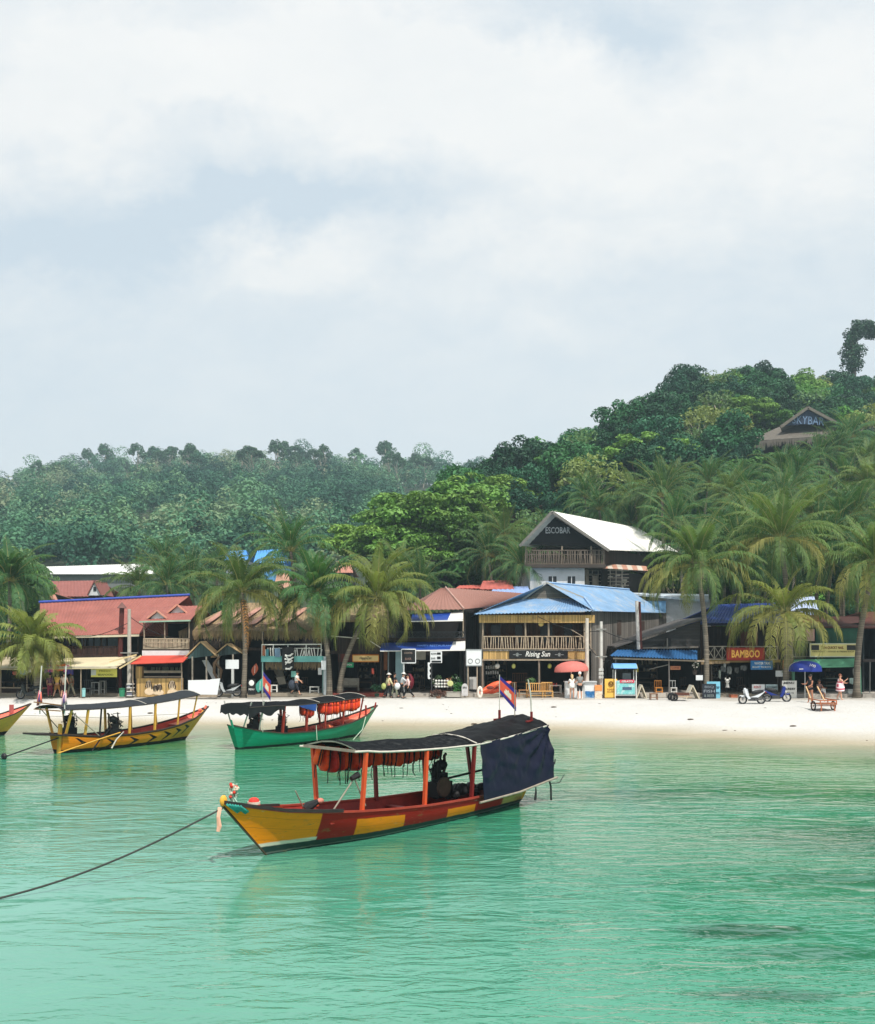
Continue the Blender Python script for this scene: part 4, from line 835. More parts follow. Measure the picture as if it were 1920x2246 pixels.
posts(t, (418, 482, 545), 1385, 1421, 66.55, .1, polew); MB().pbox(483, 512, 1388, 1408, 69, 69.1).build('window', mat((120, 130, 126), .4, .2), t); slab_part(t, 'ground_floor', 413, 572, 1523, 1531, 64.8, 7.6, floorm)
for cx, ya, yb, w, m_ in ((440, 1406, 1446, 40, planks((66, 92, 92), 0, .2, .5)), (498, 1411, 1441, 36, planks((58, 74, 74), 0, .2, .5))):
    d0 = 64.6 if cx < 450 else 64.9; A, B_, C_ = P(cx - w, yb, d0), P(cx + w - (4 if cx < 450 else 0), yb - 8, d0), P(cx, ya, d0)
    gp = MB().prism([A + Vector((.25, .1, .02)), B_ + Vector((-.2, .1, .02)), C_ + Vector((0, .1, -.12))], (0, .06, 0)).build('porch_gable', m_, t)
    for p, q in ((A, C_), (C_, B_)): MB().slab(p, q, q + Vector((0, 1.6, 0)), p + Vector((0, 1.6, 0)), .07).build('porch_roof', mat((196, 164, 122), .8, .25, 2, dirt=(120, 100, 74), dsc=2, damt=.6), gp)
    posts(t, (cx - 18, cx + 14), yb - 6, 1528, d0 + .1, .13, mat((172, 162, 148), .8, .3, 4))
MB().tube([P(482, 1440, 64.5), P(471, 1455, 64.5), P(470, 1475, 64.6), P(478, 1492, 64.6), P(480, 1505, 64.6)], [.06, .12, .1, .08, .05], 7).tube([P(474, 1455, 64.5), P(486, 1470, 64.5), P(484, 1490, 64.6)], [.08, .1, .04], 7).build('driftwood', mat((112, 88, 66), .9, .4, 5), t)
MB().pprism([(443, 1448), (456, 1448), (482, 1490), (466, 1490)], 65.4, 65.45).build('leaning_board', mat((188, 190, 192), .7), t)
# turquoise balcony bar
t = building('turquoise_balcony_bar', 'bar with turquoise balcony beam and crooked white balusters', 640, 66, 'bar')
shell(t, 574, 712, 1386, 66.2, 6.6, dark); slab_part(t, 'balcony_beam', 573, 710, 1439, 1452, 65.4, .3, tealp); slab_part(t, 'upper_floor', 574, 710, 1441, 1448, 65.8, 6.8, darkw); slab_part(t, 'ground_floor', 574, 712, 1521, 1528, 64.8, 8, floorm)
mb = MB().bar(P(575, 1414, 65.4), P(706, 1413, 65.4), .07).bar(P(600, 1422, 65.4), P(706, 1422, 65.4), .04)
for q in range(24): a = 578 + q * 5.4; mb.bar(P(a, 1439, 65.42), P(a + R.uniform(-5, 5), 1421 + R.uniform(-1, 4), 65.42), .055)
for a in (575, 600, 632, 672, 705): mb.bar(P(a, 1439, 65.45), P(a, 1413, 65.45), .06)
mb.build('railing', mat((222, 222, 218), .7, .1), t)
posts(t, (575, 708), 1452, 1526, 65.5, .12, mat((140, 176, 172), .7, .2)); posts(t, (577, 706), 1384, 1414, 65.6, .1, polew)
for nm, a0, a1, y0, y1, cc in (('towel', 576, 582, 1416, 1438, (150, 96, 70)), ('towel', 584, 590, 1424, 1440, (70, 130, 140)), ('towel', 603, 615, 1422, 1441, (122, 150, 178))):
    mb = MB(); o = P(a0, y0, 65.33); w, h = wx(a1, 65.33) - wx(a0, 65.33), wz(y0, 65.33) - wz(y1, 65.33)
    for i in range(7):
        for j in range(5): mb.v.append((o.x + w * i / 6, o.y - .02 - .03 * math.sin(i * 2 + j * .4), o.z - h * j / 4))
    mb.f += [[i * 5 + j, i * 5 + j + 1, i * 5 + j + 6, i * 5 + j + 5] for i in range(6) for j in range(4)]; mb.m += [0] * 24
    tag(mb.build('towel', mat(cc, .9, .2), origin=(o.x, o.y, o.z - h), smooth=True), {150: 'brown towel drying at the left end of the turquoise balcony', 70: 'teal cloth drying beside the brown towel on the balcony', 122: 'pale blue towel hung over the white balcony railing'}[cc[0]], 'towel')
fr = MB(); fringe(fr, P(582, 1452, 65.9), P(706, 1452, 65.9), 220, .5, 0, .06); fr.build('thatch_fringe', thatchm, t)
MB().pprism([(596, 1462), (618, 1460), (626, 1492), (612, 1492)], 67.5, 67.55).build('leaning_board', mat((130, 124, 112), .8, .3), t); MB().pprism([(606, 1486), (624, 1484), (628, 1500), (612, 1502)], 66.2, 66.25).build('leaning_board', mat((130, 124, 112), .8, .3), t)
# dark wooden restaurant with the pale yellow sign
t = building('wooden_restaurant', 'dark timber restaurant with slatted balcony behind the palms', 785, 66.4, 'restaurant')
shell(t, 716, 846, 1360, 66.5, 6.8, darkw); slab_part(t, 'upper_floor', 716, 846, 1428, 1434, 66.1, 7, darkw); slab_part(t, 'fascia', 742, 832, 1434, 1452, 66.0, .12, planks((110, 48, 34), 0, .22)); slab_part(t, 'ground_floor', 716, 846, 1521, 1528, 65, 8, mat((130, 62, 52), .9, .2))
railing(t, 740, 838, 1400, 1427, 66, planks((66, 50, 42), 0, .1), 34, .06); MB().bar(P(726, 1395, 65.8), P(788, 1400, 65.6), .07).bar(P(812, 1406, 65.6), P(836, 1421, 65.4), .06).build('awning_arm', mat((200, 196, 188), .7), t)
MB().slab(P(708, 1362, 65.8), P(850, 1358, 65.8), P(842, 1322, 72), P(716, 1324, 72), .12).slab(P(716, 1324, 72), P(842, 1322, 72), P(850, 1358, 65.8) + Vector((0, 10, 0)), P(708, 1362, 65.8) + Vector((0, 10, 0)), .12).build('roof', thatchm, t)
posts(t, (744, 836), 1434, 1524, 65.9, .13, darkw); posts(t, (722, 742, 838), 1362, 1428, 66.0, .14, darkw)
MB().pbox(842, 850, 1430, 1470, 66.05, 66.15).build('carved_panel', mat((122, 72, 40), .8, .4, 6), t)
# house with two blue awnings
t = building('blue_awning_house', 'dark two storey house with brown corrugated roof and two blue awnings', 930, 66, 'house')
shell(t, 850, 1022, 1340, 66.3, 8, dark); shell(t, 1012, 1056, 1338, 66.4, 5, greyx, left=False)
MB().corr(P(905, 1338, 65.6), P(1018, 1336, 65.6), P(978, 1289, 70), P(966, 1290, 70), .3, .02, .03).corr(P(1018, 1336, 65.6), P(1075, 1330, 70.5), P(1150, 1301, 77), P(978, 1289, 70), .3, .02, .03).corr(P(905, 1338, 65.6), P(966, 1290, 70), P(966, 1290, 76), P(880, 1338, 75), .3, .02, .03).build('roof', brownroof, t)
MB().tube([P(1018, 1335, 65.55), P(978, 1288, 70)], .07, 6).build('hip_cap', mat((176, 140, 128), .7), t)
for y0, y1, x0, x1 in ((1343, 1361, 905, 1016), (1407, 1426, 838, 1021)):
    aw = MB().slab(P(x0 - 4, y1, 64.4), P(x1 - 34, y1 - 1, 64.4), P(x1 - 26, y0, 66), P(x0, y0 + 3, 66), .05).slab(P(x1 - 34, y1 - 1, 64.4), P(x1, y1 - 3, 64.5), P(x1, y0 - 2, 66), P(x1 - 26, y0, 66), .05, 1)
    aw.slab(P(x0 - 4, y1 + 3, 64.38), P(x1, y1 + 1, 64.38), P(x1, y1 - 2, 64.42), P(x0 - 4, y1, 64.42), .03, 1).build('awning', [blueawn, mat((214, 212, 208), .7, .1)], t)
MB().ptext('HAPPY RESTAURANT', 955, 1416, 64.9, 4, 78, th=.01).build('awning_lettering', mat((110, 150, 216), .6), t)
slab_part(t, 'upper_floor', 850, 1022, 1399, 1405, 65.9, 7.6, darkw); railing(t, 860, 1020, 1386, 1398, 65.9, mat((58, 60, 62), .8), 14, .04, 0, None, True)
posts(t, (852, 940, 1016), 1338, 1398, 65.95, .12, polew); posts(t, (852, 1026), 1426, 1526, 65.8, .12, mat((120, 130, 134), .8)); slab_part(t, 'ground_floor', 850, 1056, 1521, 1529, 64.8, 9, conc)
MB().pbox(868, 884, 1424, 1482, 65.9, 66.0).pprism([(868, 1482), (886, 1482), (886, 1486), (868, 1510)], 65.9, 66.0).build('white_panel', mat((150, 180, 186), .7, .12), t); MB().pbox(912, 934, 1424, 1447, 66.0, 66.05).build('blind', mat((176, 170, 158), .8), t)
MB().pbox(1030, 1048, 1485, 1512, 65.4, 65.6).build('cloth_screen', mat((186, 184, 180), .9, .2, 3, stretch=(4, 1, 1)), t)
# the two storey bar with the black sign
t = building('bamboo_front_bar', 'two storey weathered bar with bamboo fascia, balcony and blue tin roof', 1170, 66, 'bar')
E1, E2 = P(1040, 1347, 64.9), P(1303, 1340, 64.9); T1, T2 = P(1148, 1314, 68.2), P(1282, 1312, 68.2); RG, RB = P(1199, 1279, 68.2), P(1380, 1294, 79); EB = P(1458, 1344, 78)
MB().corr(E1, E2, T2, T1, .24, .03, .02).corr(E2, EB, RB, RG, .3, .015, .02).corr(E1, RG, RB, E1 + Vector((0, 14, 0)), .3, .015, .02).build('roof', blueroof, t)
for p, q in ((RG, T2), (RG, T1)): MB().bar(p + Vector((0, -.1, .04)), q + Vector((0, -.1, .0)) + (q - p) * .06, .05, .14).build('barge_board', mat((170, 168, 164), .8), t)
MB().tube([E2 + Vector((0, 0, .05)), T2 + Vector((0, -.05, .06))], .07, 6).tube([RG + Vector((0, 0, .05)), RB + Vector((0, 0, .05))], .08, 6).build('ridge_cap', mat((150, 180, 214), .6), t)
MB().prism([T1 + Vector((.3, .12, .02)), T2 + Vector((-.2, .12, .02)), RG + Vector((0, .12, -.12))], (0, .1, 0)).build('gable_planks', greyh, t)
x0, x1, zt, zb = wx(1060, 66), wx(1300, 66), wz(1340, 66), GZ(66) - .2
xb = wx(1446, 77.6)
def obl(k, off=0): return Vector((lerp(x1, xb, k) + .855 * off, lerp(66, 77.6, k) - .52 * off, 0))
def oblbox(k0, k1, za, zc, o0, o1): return MB().prism([obl(k0, o0) + Vector((0, 0, za)), obl(k1, o0) + Vector((0, 0, za)), obl(k1, o1) + Vector((0, 0, za)), obl(k0, o1) + Vector((0, 0, za))], (0, 0, zc - za))
oblbox(0, 1, zb, zt + .1, -.1, 0).build('wall', greyw, t, label='long side wall of grey upright planks'); MB().box(x0 + 4, xb - .2, 78.5, 78.6, zb, zt).box(x0, x0 + .1, 66.1, 78.49, zb, zt).build('wall', greyx, t)
MB().box(x0 + .1, x1 - .1, 68.4, 68.5, wz(1425, 66), zt).build('wall', brownw, t, label='brown timber wall behind the balcony'); MB().box(x0 + .1, x1 - .1, 74.5, 74.6, zb, wz(1428, 66)).build('wall', dark, t)
for a, b_ in ((1078, 1098), (1130, 1146), (1185, 1212), (1238, 1256)): MB().pbox(a, b_, 1370, 1410, 68.34, 68.42).build('window', mat((30, 32, 36), .3), t)
for k0, k1, c_ in ((.33, .39, (84, 70, 62)), (.68, .75, (70, 52, 46))): oblbox(k0, k1, 5.6, 6.7, .0, .03).build('shutter', mat(c_, .8), t)
pe = MB().pbox(1051, 1305, 1349, 1366, 65.25, 65.33); fringe(pe, P(1055, 1352, 65.2), P(1230, 1352, 65.2), 160, .35, 0, .05); pe.build('bamboo_pelmet', bambh, t)
slab_part(t, 'upper_floor', 1060, 1298, 1423.5, 1428, 65.4, 9, greyx); slab_part(t, 'fascia', 1060, 1283, 1428, 1446, 65.45, .08, bambo); slab_part(t, 'fascia_beam', 1056, 1286, 1446, 1449, 65.35, .16, polew); slab_part(t, 'ground_floor', 1058, 1300, 1522, 1530, 64.8, 9.6, floorm)
railing(t, 1060, 1281, 1396, 1423, 65.4, mat((170, 152, 130), .85, .3, 5), 40, .06, .05); posts(t, (1058, 1153, 1204, 1283, 1296), 1350, 1426, 65.5, .14, polew); posts(t, (1058, 1183, 1283), 1448, 1526, 65.5, .16, mat((138, 122, 108), .85, .3, 4))
MB().bar(P(1252, 1380, 65.2), P(1282, 1398, 65.2), .05).bar(P(1282, 1398, 65.2), P(1316, 1446, 65.0), .05).build('brace', polew, t)
bk = MB()
for y_ in (1467, 1479):
    for q in range(6): bk.pbox(1066 + q * 5, 1069 + q * 5, y_ - 8 + R.uniform(0, 2), y_, 66.2, 66.4)
bk.build('wine_shelf', mat((150, 150, 146), .6, .4, 9), t)
# the tall white bar with black gable
t = building('white_gable_bar', 'tall white building with black gable, balcony and bright tin roof', 1240, 88, 'bar')
A, F1, F2 = P(1211, 1121, 85), P(1140, 1196, 85), P(1336, 1206, 85); RB = P(1398, 1157, 103); G2 = P(1492, 1212, 103)
lft = F1 + (RB - A)
MB().corr(F2, G2, RB, A, .5, .015, .04).corr(F1, A, RB, lft, .5, .015, .04).build('roof', mat((236, 234, 226), .45, .04, .5), t)
for p, q in ((F1, A), (A, F2)): MB().bar(p + Vector((0, -.06, -.08)), q + Vector((0, -.06, -.08)), .08, .25).build('barge_board', mat((120, 116, 110), .8, .2), t)
MB().prism([P(1158, 1194, 86.2), P(1322, 1201, 86.2), P(1211, 1130, 86.2)], (0, .12, 0)).build('gable_wall', blackb, t)
bx0, bx1 = wx(1160, 86.4), wx(1326, 86.4)
MB().box(bx0, bx1, 88.0, 88.1, wz(1240, 86), wz(1196, 86)).box(bx0, bx0 + .1, 88.11, 103, wz(1240, 86), wz(1200, 86)).build('wall', darkw, t)
sw = lambda k, o=0: Vector((lerp(bx1, wx(1478, 102) - .6, k) + .8 * o, lerp(86.4, 102, k) - .6 * o, 0)); zA, zB = wz(1240, 86), wz(1203, 86)
MB().prism([sw(0) + Vector((0, 0, zA)), sw(1) + Vector((0, 0, zA)), sw(1, -.12) + Vector((0, 0, zA)), sw(0, -.12) + Vector((0, 0, zA))], (0, 0, zB - zA + .2)).build('wall', planks((58, 46, 40), 1, .2), t)
MB().prism([sw(.02, -.3) + Vector((0, 0, 1)), sw(1, -.3) + Vector((0, 0, 1)), sw(1, -.5) + Vector((0, 0, 1)), sw(.02, -.5) + Vector((0, 0, 1))], (0, 0, zA - 1.2)).build('wall', dark, t)
slab_part(t, 'balcony_floor', 1150, 1330, 1238, 1245, 85.2, 17.5, mat((70, 62, 56), .8, .2)); railing(t, 1154, 1326, 1207, 1237, 85.4, mat((112, 100, 88), .85, .3, 4), 46, .07, .06, .3); posts(t, (1153, 1232, 1298, 1324), 1198, 1238, 85.5, .16, polew)
MB().bar(P(1212, 1240, 85.5), P(1224, 1262, 86.8), .14).bar(P(1152, 1240, 85.5), P(1166, 1262, 86.8), .14).build('brace', mat((170, 160, 150), .8), t)
x0, xm, x1 = wx(1163, 86), wx(1282, 86), wx(1400, 86)
MB().box(x0, xm, 85.8, 102, GZ(87), wz(1245, 87)).build('wall', whitew, t); MB().box(xm + .01, wx(1345, 87), 88.2, 90, GZ(87), wz(1248, 87)).build('wall', dark, t)
for a, b_ in ((1204, 1221), (1246, 1262)):
    w = MB().pbox(a, b_, 1264, 1284, 85.72, 85.82).build('window', mat((34, 38, 44), .25), t); MB().pbox((a + b_) / 2 - .8, (a + b_) / 2 + .8, 1264, 1284, 85.66, 85.71).build('frame', whitew, w)
sc = MB()
for q in range(7): sc.pbox(1286 + q * 13, 1287.5 + q * 13, 1249, 1303, 87.92, 87.96).pbox(1286, 1380, 1251 + q * 8, 1252 + q * 8, 87.90, 87.98)
for q in range(30):
    a, y_ = R.uniform(1286, 1370), R.uniform(1250, 1290); k = R.random() < .5; sc.pbox(a, a + (10 if k else 2.5), y_, y_ + (2.5 if k else 12), 87.9, 87.98)
sc.build('lattice_screen', mat((206, 198, 184), .7, .2), t); MB().pbox(1284, 1292, 1248, 1296, 87.6, 87.8).pbox(1300, 1312, 1262, 1296, 87.6, 87.8).build('door', mat((170, 156, 140), .8), t)
aw = MB()
for q in range(9): aw.slab(P(1323 + q * 11, 1246 + q * .6, 85.6), P(1334 + q * 11, 1246.6 + q * .6, 85.6), P(1330 + q * 11, 1237 + q * .6, 88), P(1319 + q * 11, 1236 + q * .6, 88), .04, q % 2)
aw.build('awning', [mat((178, 130, 108), .7), mat((196, 184, 170), .7)], t)
MB().ptext('ESCOBAR', 1224, 1163, 86.15, 14, 54, bold=.012).build('gable_lettering', mat((196, 196, 196), .6), t)
# white building with a pale roof between bar and palm
t = building('white_side_building', 'plain white block with pale tin lean-to roof beside the bar', 1490, 80)
x0, x1 = wx(1462, 80), wx(1560, 80)
MB().box(x0, x1, 80, 92, GZ(80), wz(1306, 80)).build('wall', whitew, t); MB().slab(P(1352, 1298, 79.3), P(1572, 1318, 79.3), P(1572, 1304, 93), P(1400, 1300, 93), .18).build('roof', mat((206, 218, 230), .5, .08), t)
MB().pbox(1400, 1462, 1345, 1410, 79.9, 80.1).build('plank_wall', greyx, t); MB().pbox(1402, 1461, 1318, 1344, 79.5, 79.6).build('blue_panel', mat((120, 170, 214), .5, .1), t)
# open shed with the rippled blue awning
t = building('open_shed', 'open timber shed with dark gable and rippled blue tin awning', 1440, 66, 'shed')
shell(t, 1342, 1535, 1424, 66.4, 7, dark)
MB().slab(P(1348, 1417, 65.6), P(1548, 1353, 65.6), P(1548, 1353, 65.6) + Vector((0, 7.6, 0)), P(1348, 1417, 65.6) + Vector((0, 7.6, 0)), .12).build('roof', mat((86, 82, 80), .85, .3, 2), t)
MB().prism([P(1362, 1422, 66.1), P(1536, 1422, 66.1), P(1536, 1362, 66.1)], (0, .1, 0)).build('gable_planks', planks((66, 62, 60), 2, .2), t)
MB().pprism([(1420, 1420), (1455, 1408), (1455, 1420)], 66.0, 66.09).pbox(1466, 1472, 1400, 1420, 66.0, 66.09).build('gable_opening', blackb, t); MB().bar(P(1410, 1421, 65.9), P(1532, 1419, 65.9), .1).bar(P(1464, 1400, 65.9), P(1464, 1424, 65.9), .09).build('timber_frame', mat((120, 112, 104), .85), t)
MB().corr(P(1338, 1438, 63.7), P(1530, 1446, 63.7), P(1530, 1426, 66.0), P(1356, 1424, 66.0), .21, .035, .02).build('awning', mat((44, 96, 146), .55, .25, 2, dirt=(24, 60, 100), dsc=1, damt=.7), t)
MB().bar(P(1345, 1444, 63.9), P(1545, 1450, 63.9), .1).build('awning_beam', polew, t); posts(t, (1350, 1468), 1446, 1524, 64, .11, mat((110, 104, 100), .85)); slab_part(t, 'step', 1396, 1536, 1520, 1530, 64.2, 9, conc)
MB().tube([P(1401, 1424, 65.3), P(1397, 1318, 65.3)], .12, 9).tube([P(1406.5, 1424, 65.35), P(1402.5, 1320, 65.35)], .1, 9, 1).build('stove_pipe', [mat((196, 190, 186), .7, .3, 3), rust], t)
MB().bar(P(1424, 1468, 65.2), P(1466, 1458, 65.2), .06).build('strut', mat((150, 146, 140), .8), t)
# building with the red sign
t = building('red_sign_bar', 'two storey dark timber bar with cross braced balcony and red sign', 1630, 66, 'bar')
shell(t, 1538, 1716, 1370, 66.4, 7, darkw); slab_part(t, 'upper_floor', 1542, 1712, 1447, 1453, 65.6, 7.5, mat((140, 118, 70), .85, .3)); slab_part(t, 'ground_floor', 1542, 1716, 1523, 1531, 64.8, 8.4, floorm)
railing(t, 1550, 1706, 1418, 1446, 65.6, mat((150, 142, 130), .85, .2), 9, .05, 0, None, True); posts(t, (1548, 1600, 1660, 1706), 1372, 1447, 65.7, .13, mat((112, 84, 68), .85)); posts(t, (1562, 1706), 1452, 1526, 65.7, .12, mat((84, 76, 68), .85))
MB().corr(P(1536, 1366, 65.5), P(1722, 1366, 65.5), P(1700, 1322, 72), P(1570, 1326, 72), .24, .03, .02).slab(P(1570, 1326, 72), P(1700, 1322, 72), P(1722, 1366, 65.5) + Vector((0, 9, 0)), P(1536, 1366, 65.5) + Vector((0, 9, 0)), .05).build('roof', mat((30, 58, 124), .6, .25, 1.5, dirt=(70, 84, 120), dsc=1, damt=.5), t)
MB().pbox(1625, 1650, 1385, 1418, 67.2, 67.3).build('door', mat((96, 50, 36), .8, .3), t)
MB().bar(P(1538, 1455, 65.4), P(1600, 1452, 65.4), .16).build('thatch_beam', thatchm, t)
# green shop
t = building('green_shop', 'small shop with green awning, posts and pink upper panel', 1800, 66, 'shop')
shell(t, 1716, 1890, 1366, 66.4, 7, mat((34, 50, 46), .85, .3)); slab_part(t, 'upper_floor', 1716, 1890, 1446, 1452, 65.9, 7.4, dark); slab_part(t, 'ground_floor', 1716, 1890, 1522, 1530, 64.4, 9, conc)
MB().slab(P(1737, 1462, 64.3), P(1884, 1459, 64.3), P(1886, 1444, 65.2), P(1742, 1447, 65.2), .05).slab(P(1737, 1463, 64.25), P(1884, 1460, 64.25), P(1884, 1459, 64.32), P(1737, 1462, 64.32), .1).build('awning', mat((92, 158, 126), .65, .12, 2), t)
for px in (1740, 1885): MB().bar(P(px, 1461, 64.5), P(px + (2 if px > 1800 else 0), 1526, 64.5), .16).build('post', mat((98, 156, 128), .65, .2, 3), t)
MB().pbox(1735, 1787, 1380, 1406, 66.0, 66.1).build('pink_panel', mat((206, 166, 158), .8, .08), t); MB().pbox(1790, 1888, 1378, 1446, 66.1, 66.2).build('green_panel', mat((32, 84, 66), .7, .35, 1.2), t)
railing(t, 1737, 1778, 1410, 1440, 65.8, mat((110, 106, 102), .8), 5, .04, 0)
MB().corr(P(1724, 1366, 65.3), P(1800, 1364, 65.3), P(1795, 1348, 67.5), P(1732, 1350, 67.5), .25, .02, .02).build('roof', mat((150, 60, 52), .7, .25, 2), t); MB().slab(P(1728, 1352, 67.6), P(1800, 1350, 67.6), P(1786, 1308, 73), P(1736, 1312, 73), .06).build('roof', mat((176, 190, 222), .6, .1), t)
MB().slab(P(1800, 1374, 65.4), P(1925, 1374, 65.4), P(1925, 1352, 73), P(1800, 1352, 73), .1).build('roof', mat((70, 40, 36), .8, .3), t)
for y_ in (1487, 1503, 1512): MB().pbox(1812, 1842, y_, y_ + 2, 67.2, 67.8).build('shelf', mat((96, 110, 104), .7), t)
t = building('dark_shop', 'dark shuttered shop front at the right edge behind the palm', 1930, 66.5, 'shop')
shell(t, 1893, 2010, 1372, 66.5, 7, mat((40, 48, 50), .85, .3)); slab_part(t, 'upper_floor', 1893, 2010, 1446, 1452, 66, 7.4, dark); slab_part(t, 'ground_floor', 1893, 2010, 1522, 1531, 64.2, 9, conc); posts(t, (1908, 1960), 1452, 1526, 66, .1, mat((90, 92, 92), .8))
MB().slab(P(1888, 1376, 65.6), P(2016, 1374, 65.6), P(2016, 1340, 73), P(1888, 1342, 73), .1).slab(P(1888, 1342, 73), P(2016, 1340, 73), P(2016, 1374, 65.6) + Vector((0, 12, 0)), P(1888, 1376, 65.6) + Vector((0, 12, 0)), .1).build('roof', mat((90, 50, 42), .8, .3), t)
# ---- houses further back
def back_house(name, label, px0, px1, pe, pr0, pr1, d, rm, wm, gable=None, x_in=8, hgt=3.2, cat='house'):
    rg = 5.0; t = thing(name, label, cat, (wx((px0 + px1) / 2, d), d, terrain(wx((px0 + px1) / 2, d), d)))
    z0 = terrain(wx((px0 + px1) / 2, d), d + 2) - 2.5
    a, b_ = P(px0, pe, d), P(px1, pe, d); c, e = P(px1 - x_in, pr1, d + rg), P(px0 + x_in, pr0, d + rg)
    MB().corr(a, b_, c, e, .4, .02, .05).slab(e, c, Vector((b_.x, d + 2 * rg, b_.z)), Vector((a.x, d + 2 * rg, a.z)), .05).build('roof', rm, t)
    MB().box(a.x + .5, b_.x - .5, d + .8, d + 2 * rg - .6, z0, min(a.z, b_.z) - .06).build('wall', wm, t)
    if gable:
        gx, gw = gable; A, B_, C_ = P(gx - gw, pe - 2, d - .3), P(gx + gw, pe - 2, d - .3), P(gx, pr1 + 2, d - .3)
        gb = MB().prism([A, B_, C_], (0, .15, 0)).build('gable_wall', whitew, t); MB().slab(A + Vector((0, -.2, .05)), C_ + Vector((0, -.2, .1)), C_ + Vector((0, 4, .1)), A + Vector((0, 4, .05)), .08).slab(C_ + Vector((0, -.2, .1)), B_ + Vector((0, -.2, .05)), B_ + Vector((0, 4, .05)), C_ + Vector((0, 4, .1)), .08).build('gable_roof', rm, gb)
        MB().pbox(gx - 3, gx + 3, pr1 + 14, pe - 12, d - .36, d - .28).build('window', mat((40, 42, 46), .3), gb)
    return t
back_house('long_white_roof_house', 'long low house under a bright white roof at the foot of the far hill', 88, 340, 1259, 1243, 1236, 160, metalw, mat((120, 124, 122), .8, .2))
back_house('brown_roof_house', 'brown roofed house with white gable above the red roof restaurant', 86, 226, 1308, 1275, 1273, 108, mat((140, 84, 76), .7, .15), mat((120, 110, 104), .8), (208, 16))
back_house('small_hut', 'small hut with salmon roof in front of the brown roofed house', 84, 128, 1318, 1303, 1301, 100, mat((182, 128, 110), .7, .15), dark)
back_house('blue_roof_house', 'house with patched bright blue roof behind the palms', 488, 548, 1228, 1209, 1207, 165, mat((70, 140, 210), .5, .15), mat((150, 160, 170), .7)); back_house('blue_roof_house', 'second blue roofed house just right of the patched blue one', 556, 626, 1234, 1208, 1204, 163, mat((78, 150, 220), .5, .15), mat((90, 150, 200), .7))
back_house('salmon_roof_house', 'house with dull salmon roof seen between two palm crowns', 600, 640, 1290, 1258, 1256, 125, mat((170, 130, 108), .8, .2), mat((110, 90, 80), .8)); back_house('salmon_roof_house', 'little salmon gable roof left of the dark tree', 730, 775, 1256, 1232, 1230, 150, mat((178, 122, 104), .8, .2), dark)
back_house('red_roof_house', 'red tiled house peeking over the brown corrugated roof', 1052, 1128, 1292, 1274, 1272, 84, mat((176, 92, 82), .7, .15), mat((96, 66, 60), .8)); back_house('slate_blue_house', 'house with faded lilac blue roof beside the white gable bar', 1076, 1166, 1302, 1287, 1286, 81, mat((140, 164, 210), .6, .1), dark)
back_house('red_roof_house', 'long flat red roof behind the brown corrugated roof', 1000, 1076, 1290, 1284, 1283, 88, mat((190, 96, 84), .7, .15), dark)
# the bar on the hillside
d = 138; z0 = terrain(wx(1740, d), d)
t = thing('hillside_bar', 'thatched bar with blue lettered gable high on the wooded hillside', 'bar', (wx(1730, d), d, z0))
rf = MB().slab(P(1638, 968, d - 3), P(1830, 955, d - 3), P(1830, 925, d + 4), P(1712, 935, d + 4), .4).slab(P(1712, 935, d + 4), P(1830, 925, d + 4), P(1830, 960, d + 12), P(1700, 970, d + 12), .4)
fringe(rf, P(1638, 969, d - 3.1), P(1830, 956, d - 3.1), 220, .9, 0, .14); rf.build('roof', mat((98, 92, 84), .95, .3, 2, bump=1, bsc=8), t)
MB().prism([P(1718, 934, d - 1), P(1826, 926, d - 1), P(1772, 896, d - 1)], (0, .2, 0)).build('gable_wall', mat((30, 48, 72), .7, .2), t)
for p, q in ((P(1712, 937, d - 1.3), P(1772, 894, d - 1.3)), (P(1772, 894, d - 1.3), P(1834, 927, d - 1.3))): MB().bar(p, q, .3, .4).slab(p, q, q + Vector((3.9, 9, 0)), p + Vector((3.9, 9, 0)), .15).build('gable_roof', mat((104, 98, 88), .85), t)
MB().text('SKYBAR', P(1773, 922, d - 1.02), 1.2, 4.6, th=.04, rot=Matrix.Rotation(.07, 4, 'Y')).build('gable_lettering', mat((104, 130, 160), .7), t)
MB().box(wx(1690, d), wx(1800, d), d + 2, d + 2.2, z0 - 1, wz(962, d)).box(wx(1655, d), wx(1815, d), d - 1.5, d + 8, z0 - 3, wz(992, d)).build('wall', mat((40, 34, 30), .9, .3), t)
posts(t, (1660, 1700, 1735, 1775, 1812), 962, 994, d - 1.8, .3, mat((70, 58, 48), .9))
# ---- poles and cables
def pole(label, px, y0, y1, d, r, m, arms=()):
    t = thing('utility_pole', label, 'pole', tuple(P(px, y1, d))); MB().tube([P(px, y1, d), P(px, y0, d)], [r, r * .75], 9).build('shaft', m, t)
    for k, (yy_, w) in enumerate(arms): MB().bar(P(px, yy_, d - r) + Vector((-w, 0, 0)), P(px, yy_, d - r) + Vector((w, 0, 0)), .07).build('cross_arm', mat((140, 138, 134), .7), t)
    return t
pole('pale concrete utility pole in front of the red roof', 284, 1336, 1526, 64.4, .15, conc, ((1432, .6),))
up = pole('white utility pole with meter boxes beside the grey plank wall', 1319, 1363, 1530, 64.2, .13, mat((206, 202, 196), .8, .15, 3), ((1380, .35), (1440, .4)))
for y_ in (1466, 1474, 1482): MB().pbox(1314, 1324, y_, y_ + 6, 63.92, 64.04).build('meter_box', mat((190, 190, 186), .6, .3, 9), up)
pole('whitewashed timber post at the corner of the weathered bar', 1288, 1356, 1530, 64.3, .15, mat((204, 194, 182), .85, .2, 4)); pole('grey concrete post beside the palm with two small signs', 713, 1440, 1524, 64.6, .12, mat((168, 176, 180), .8, .2, 3))
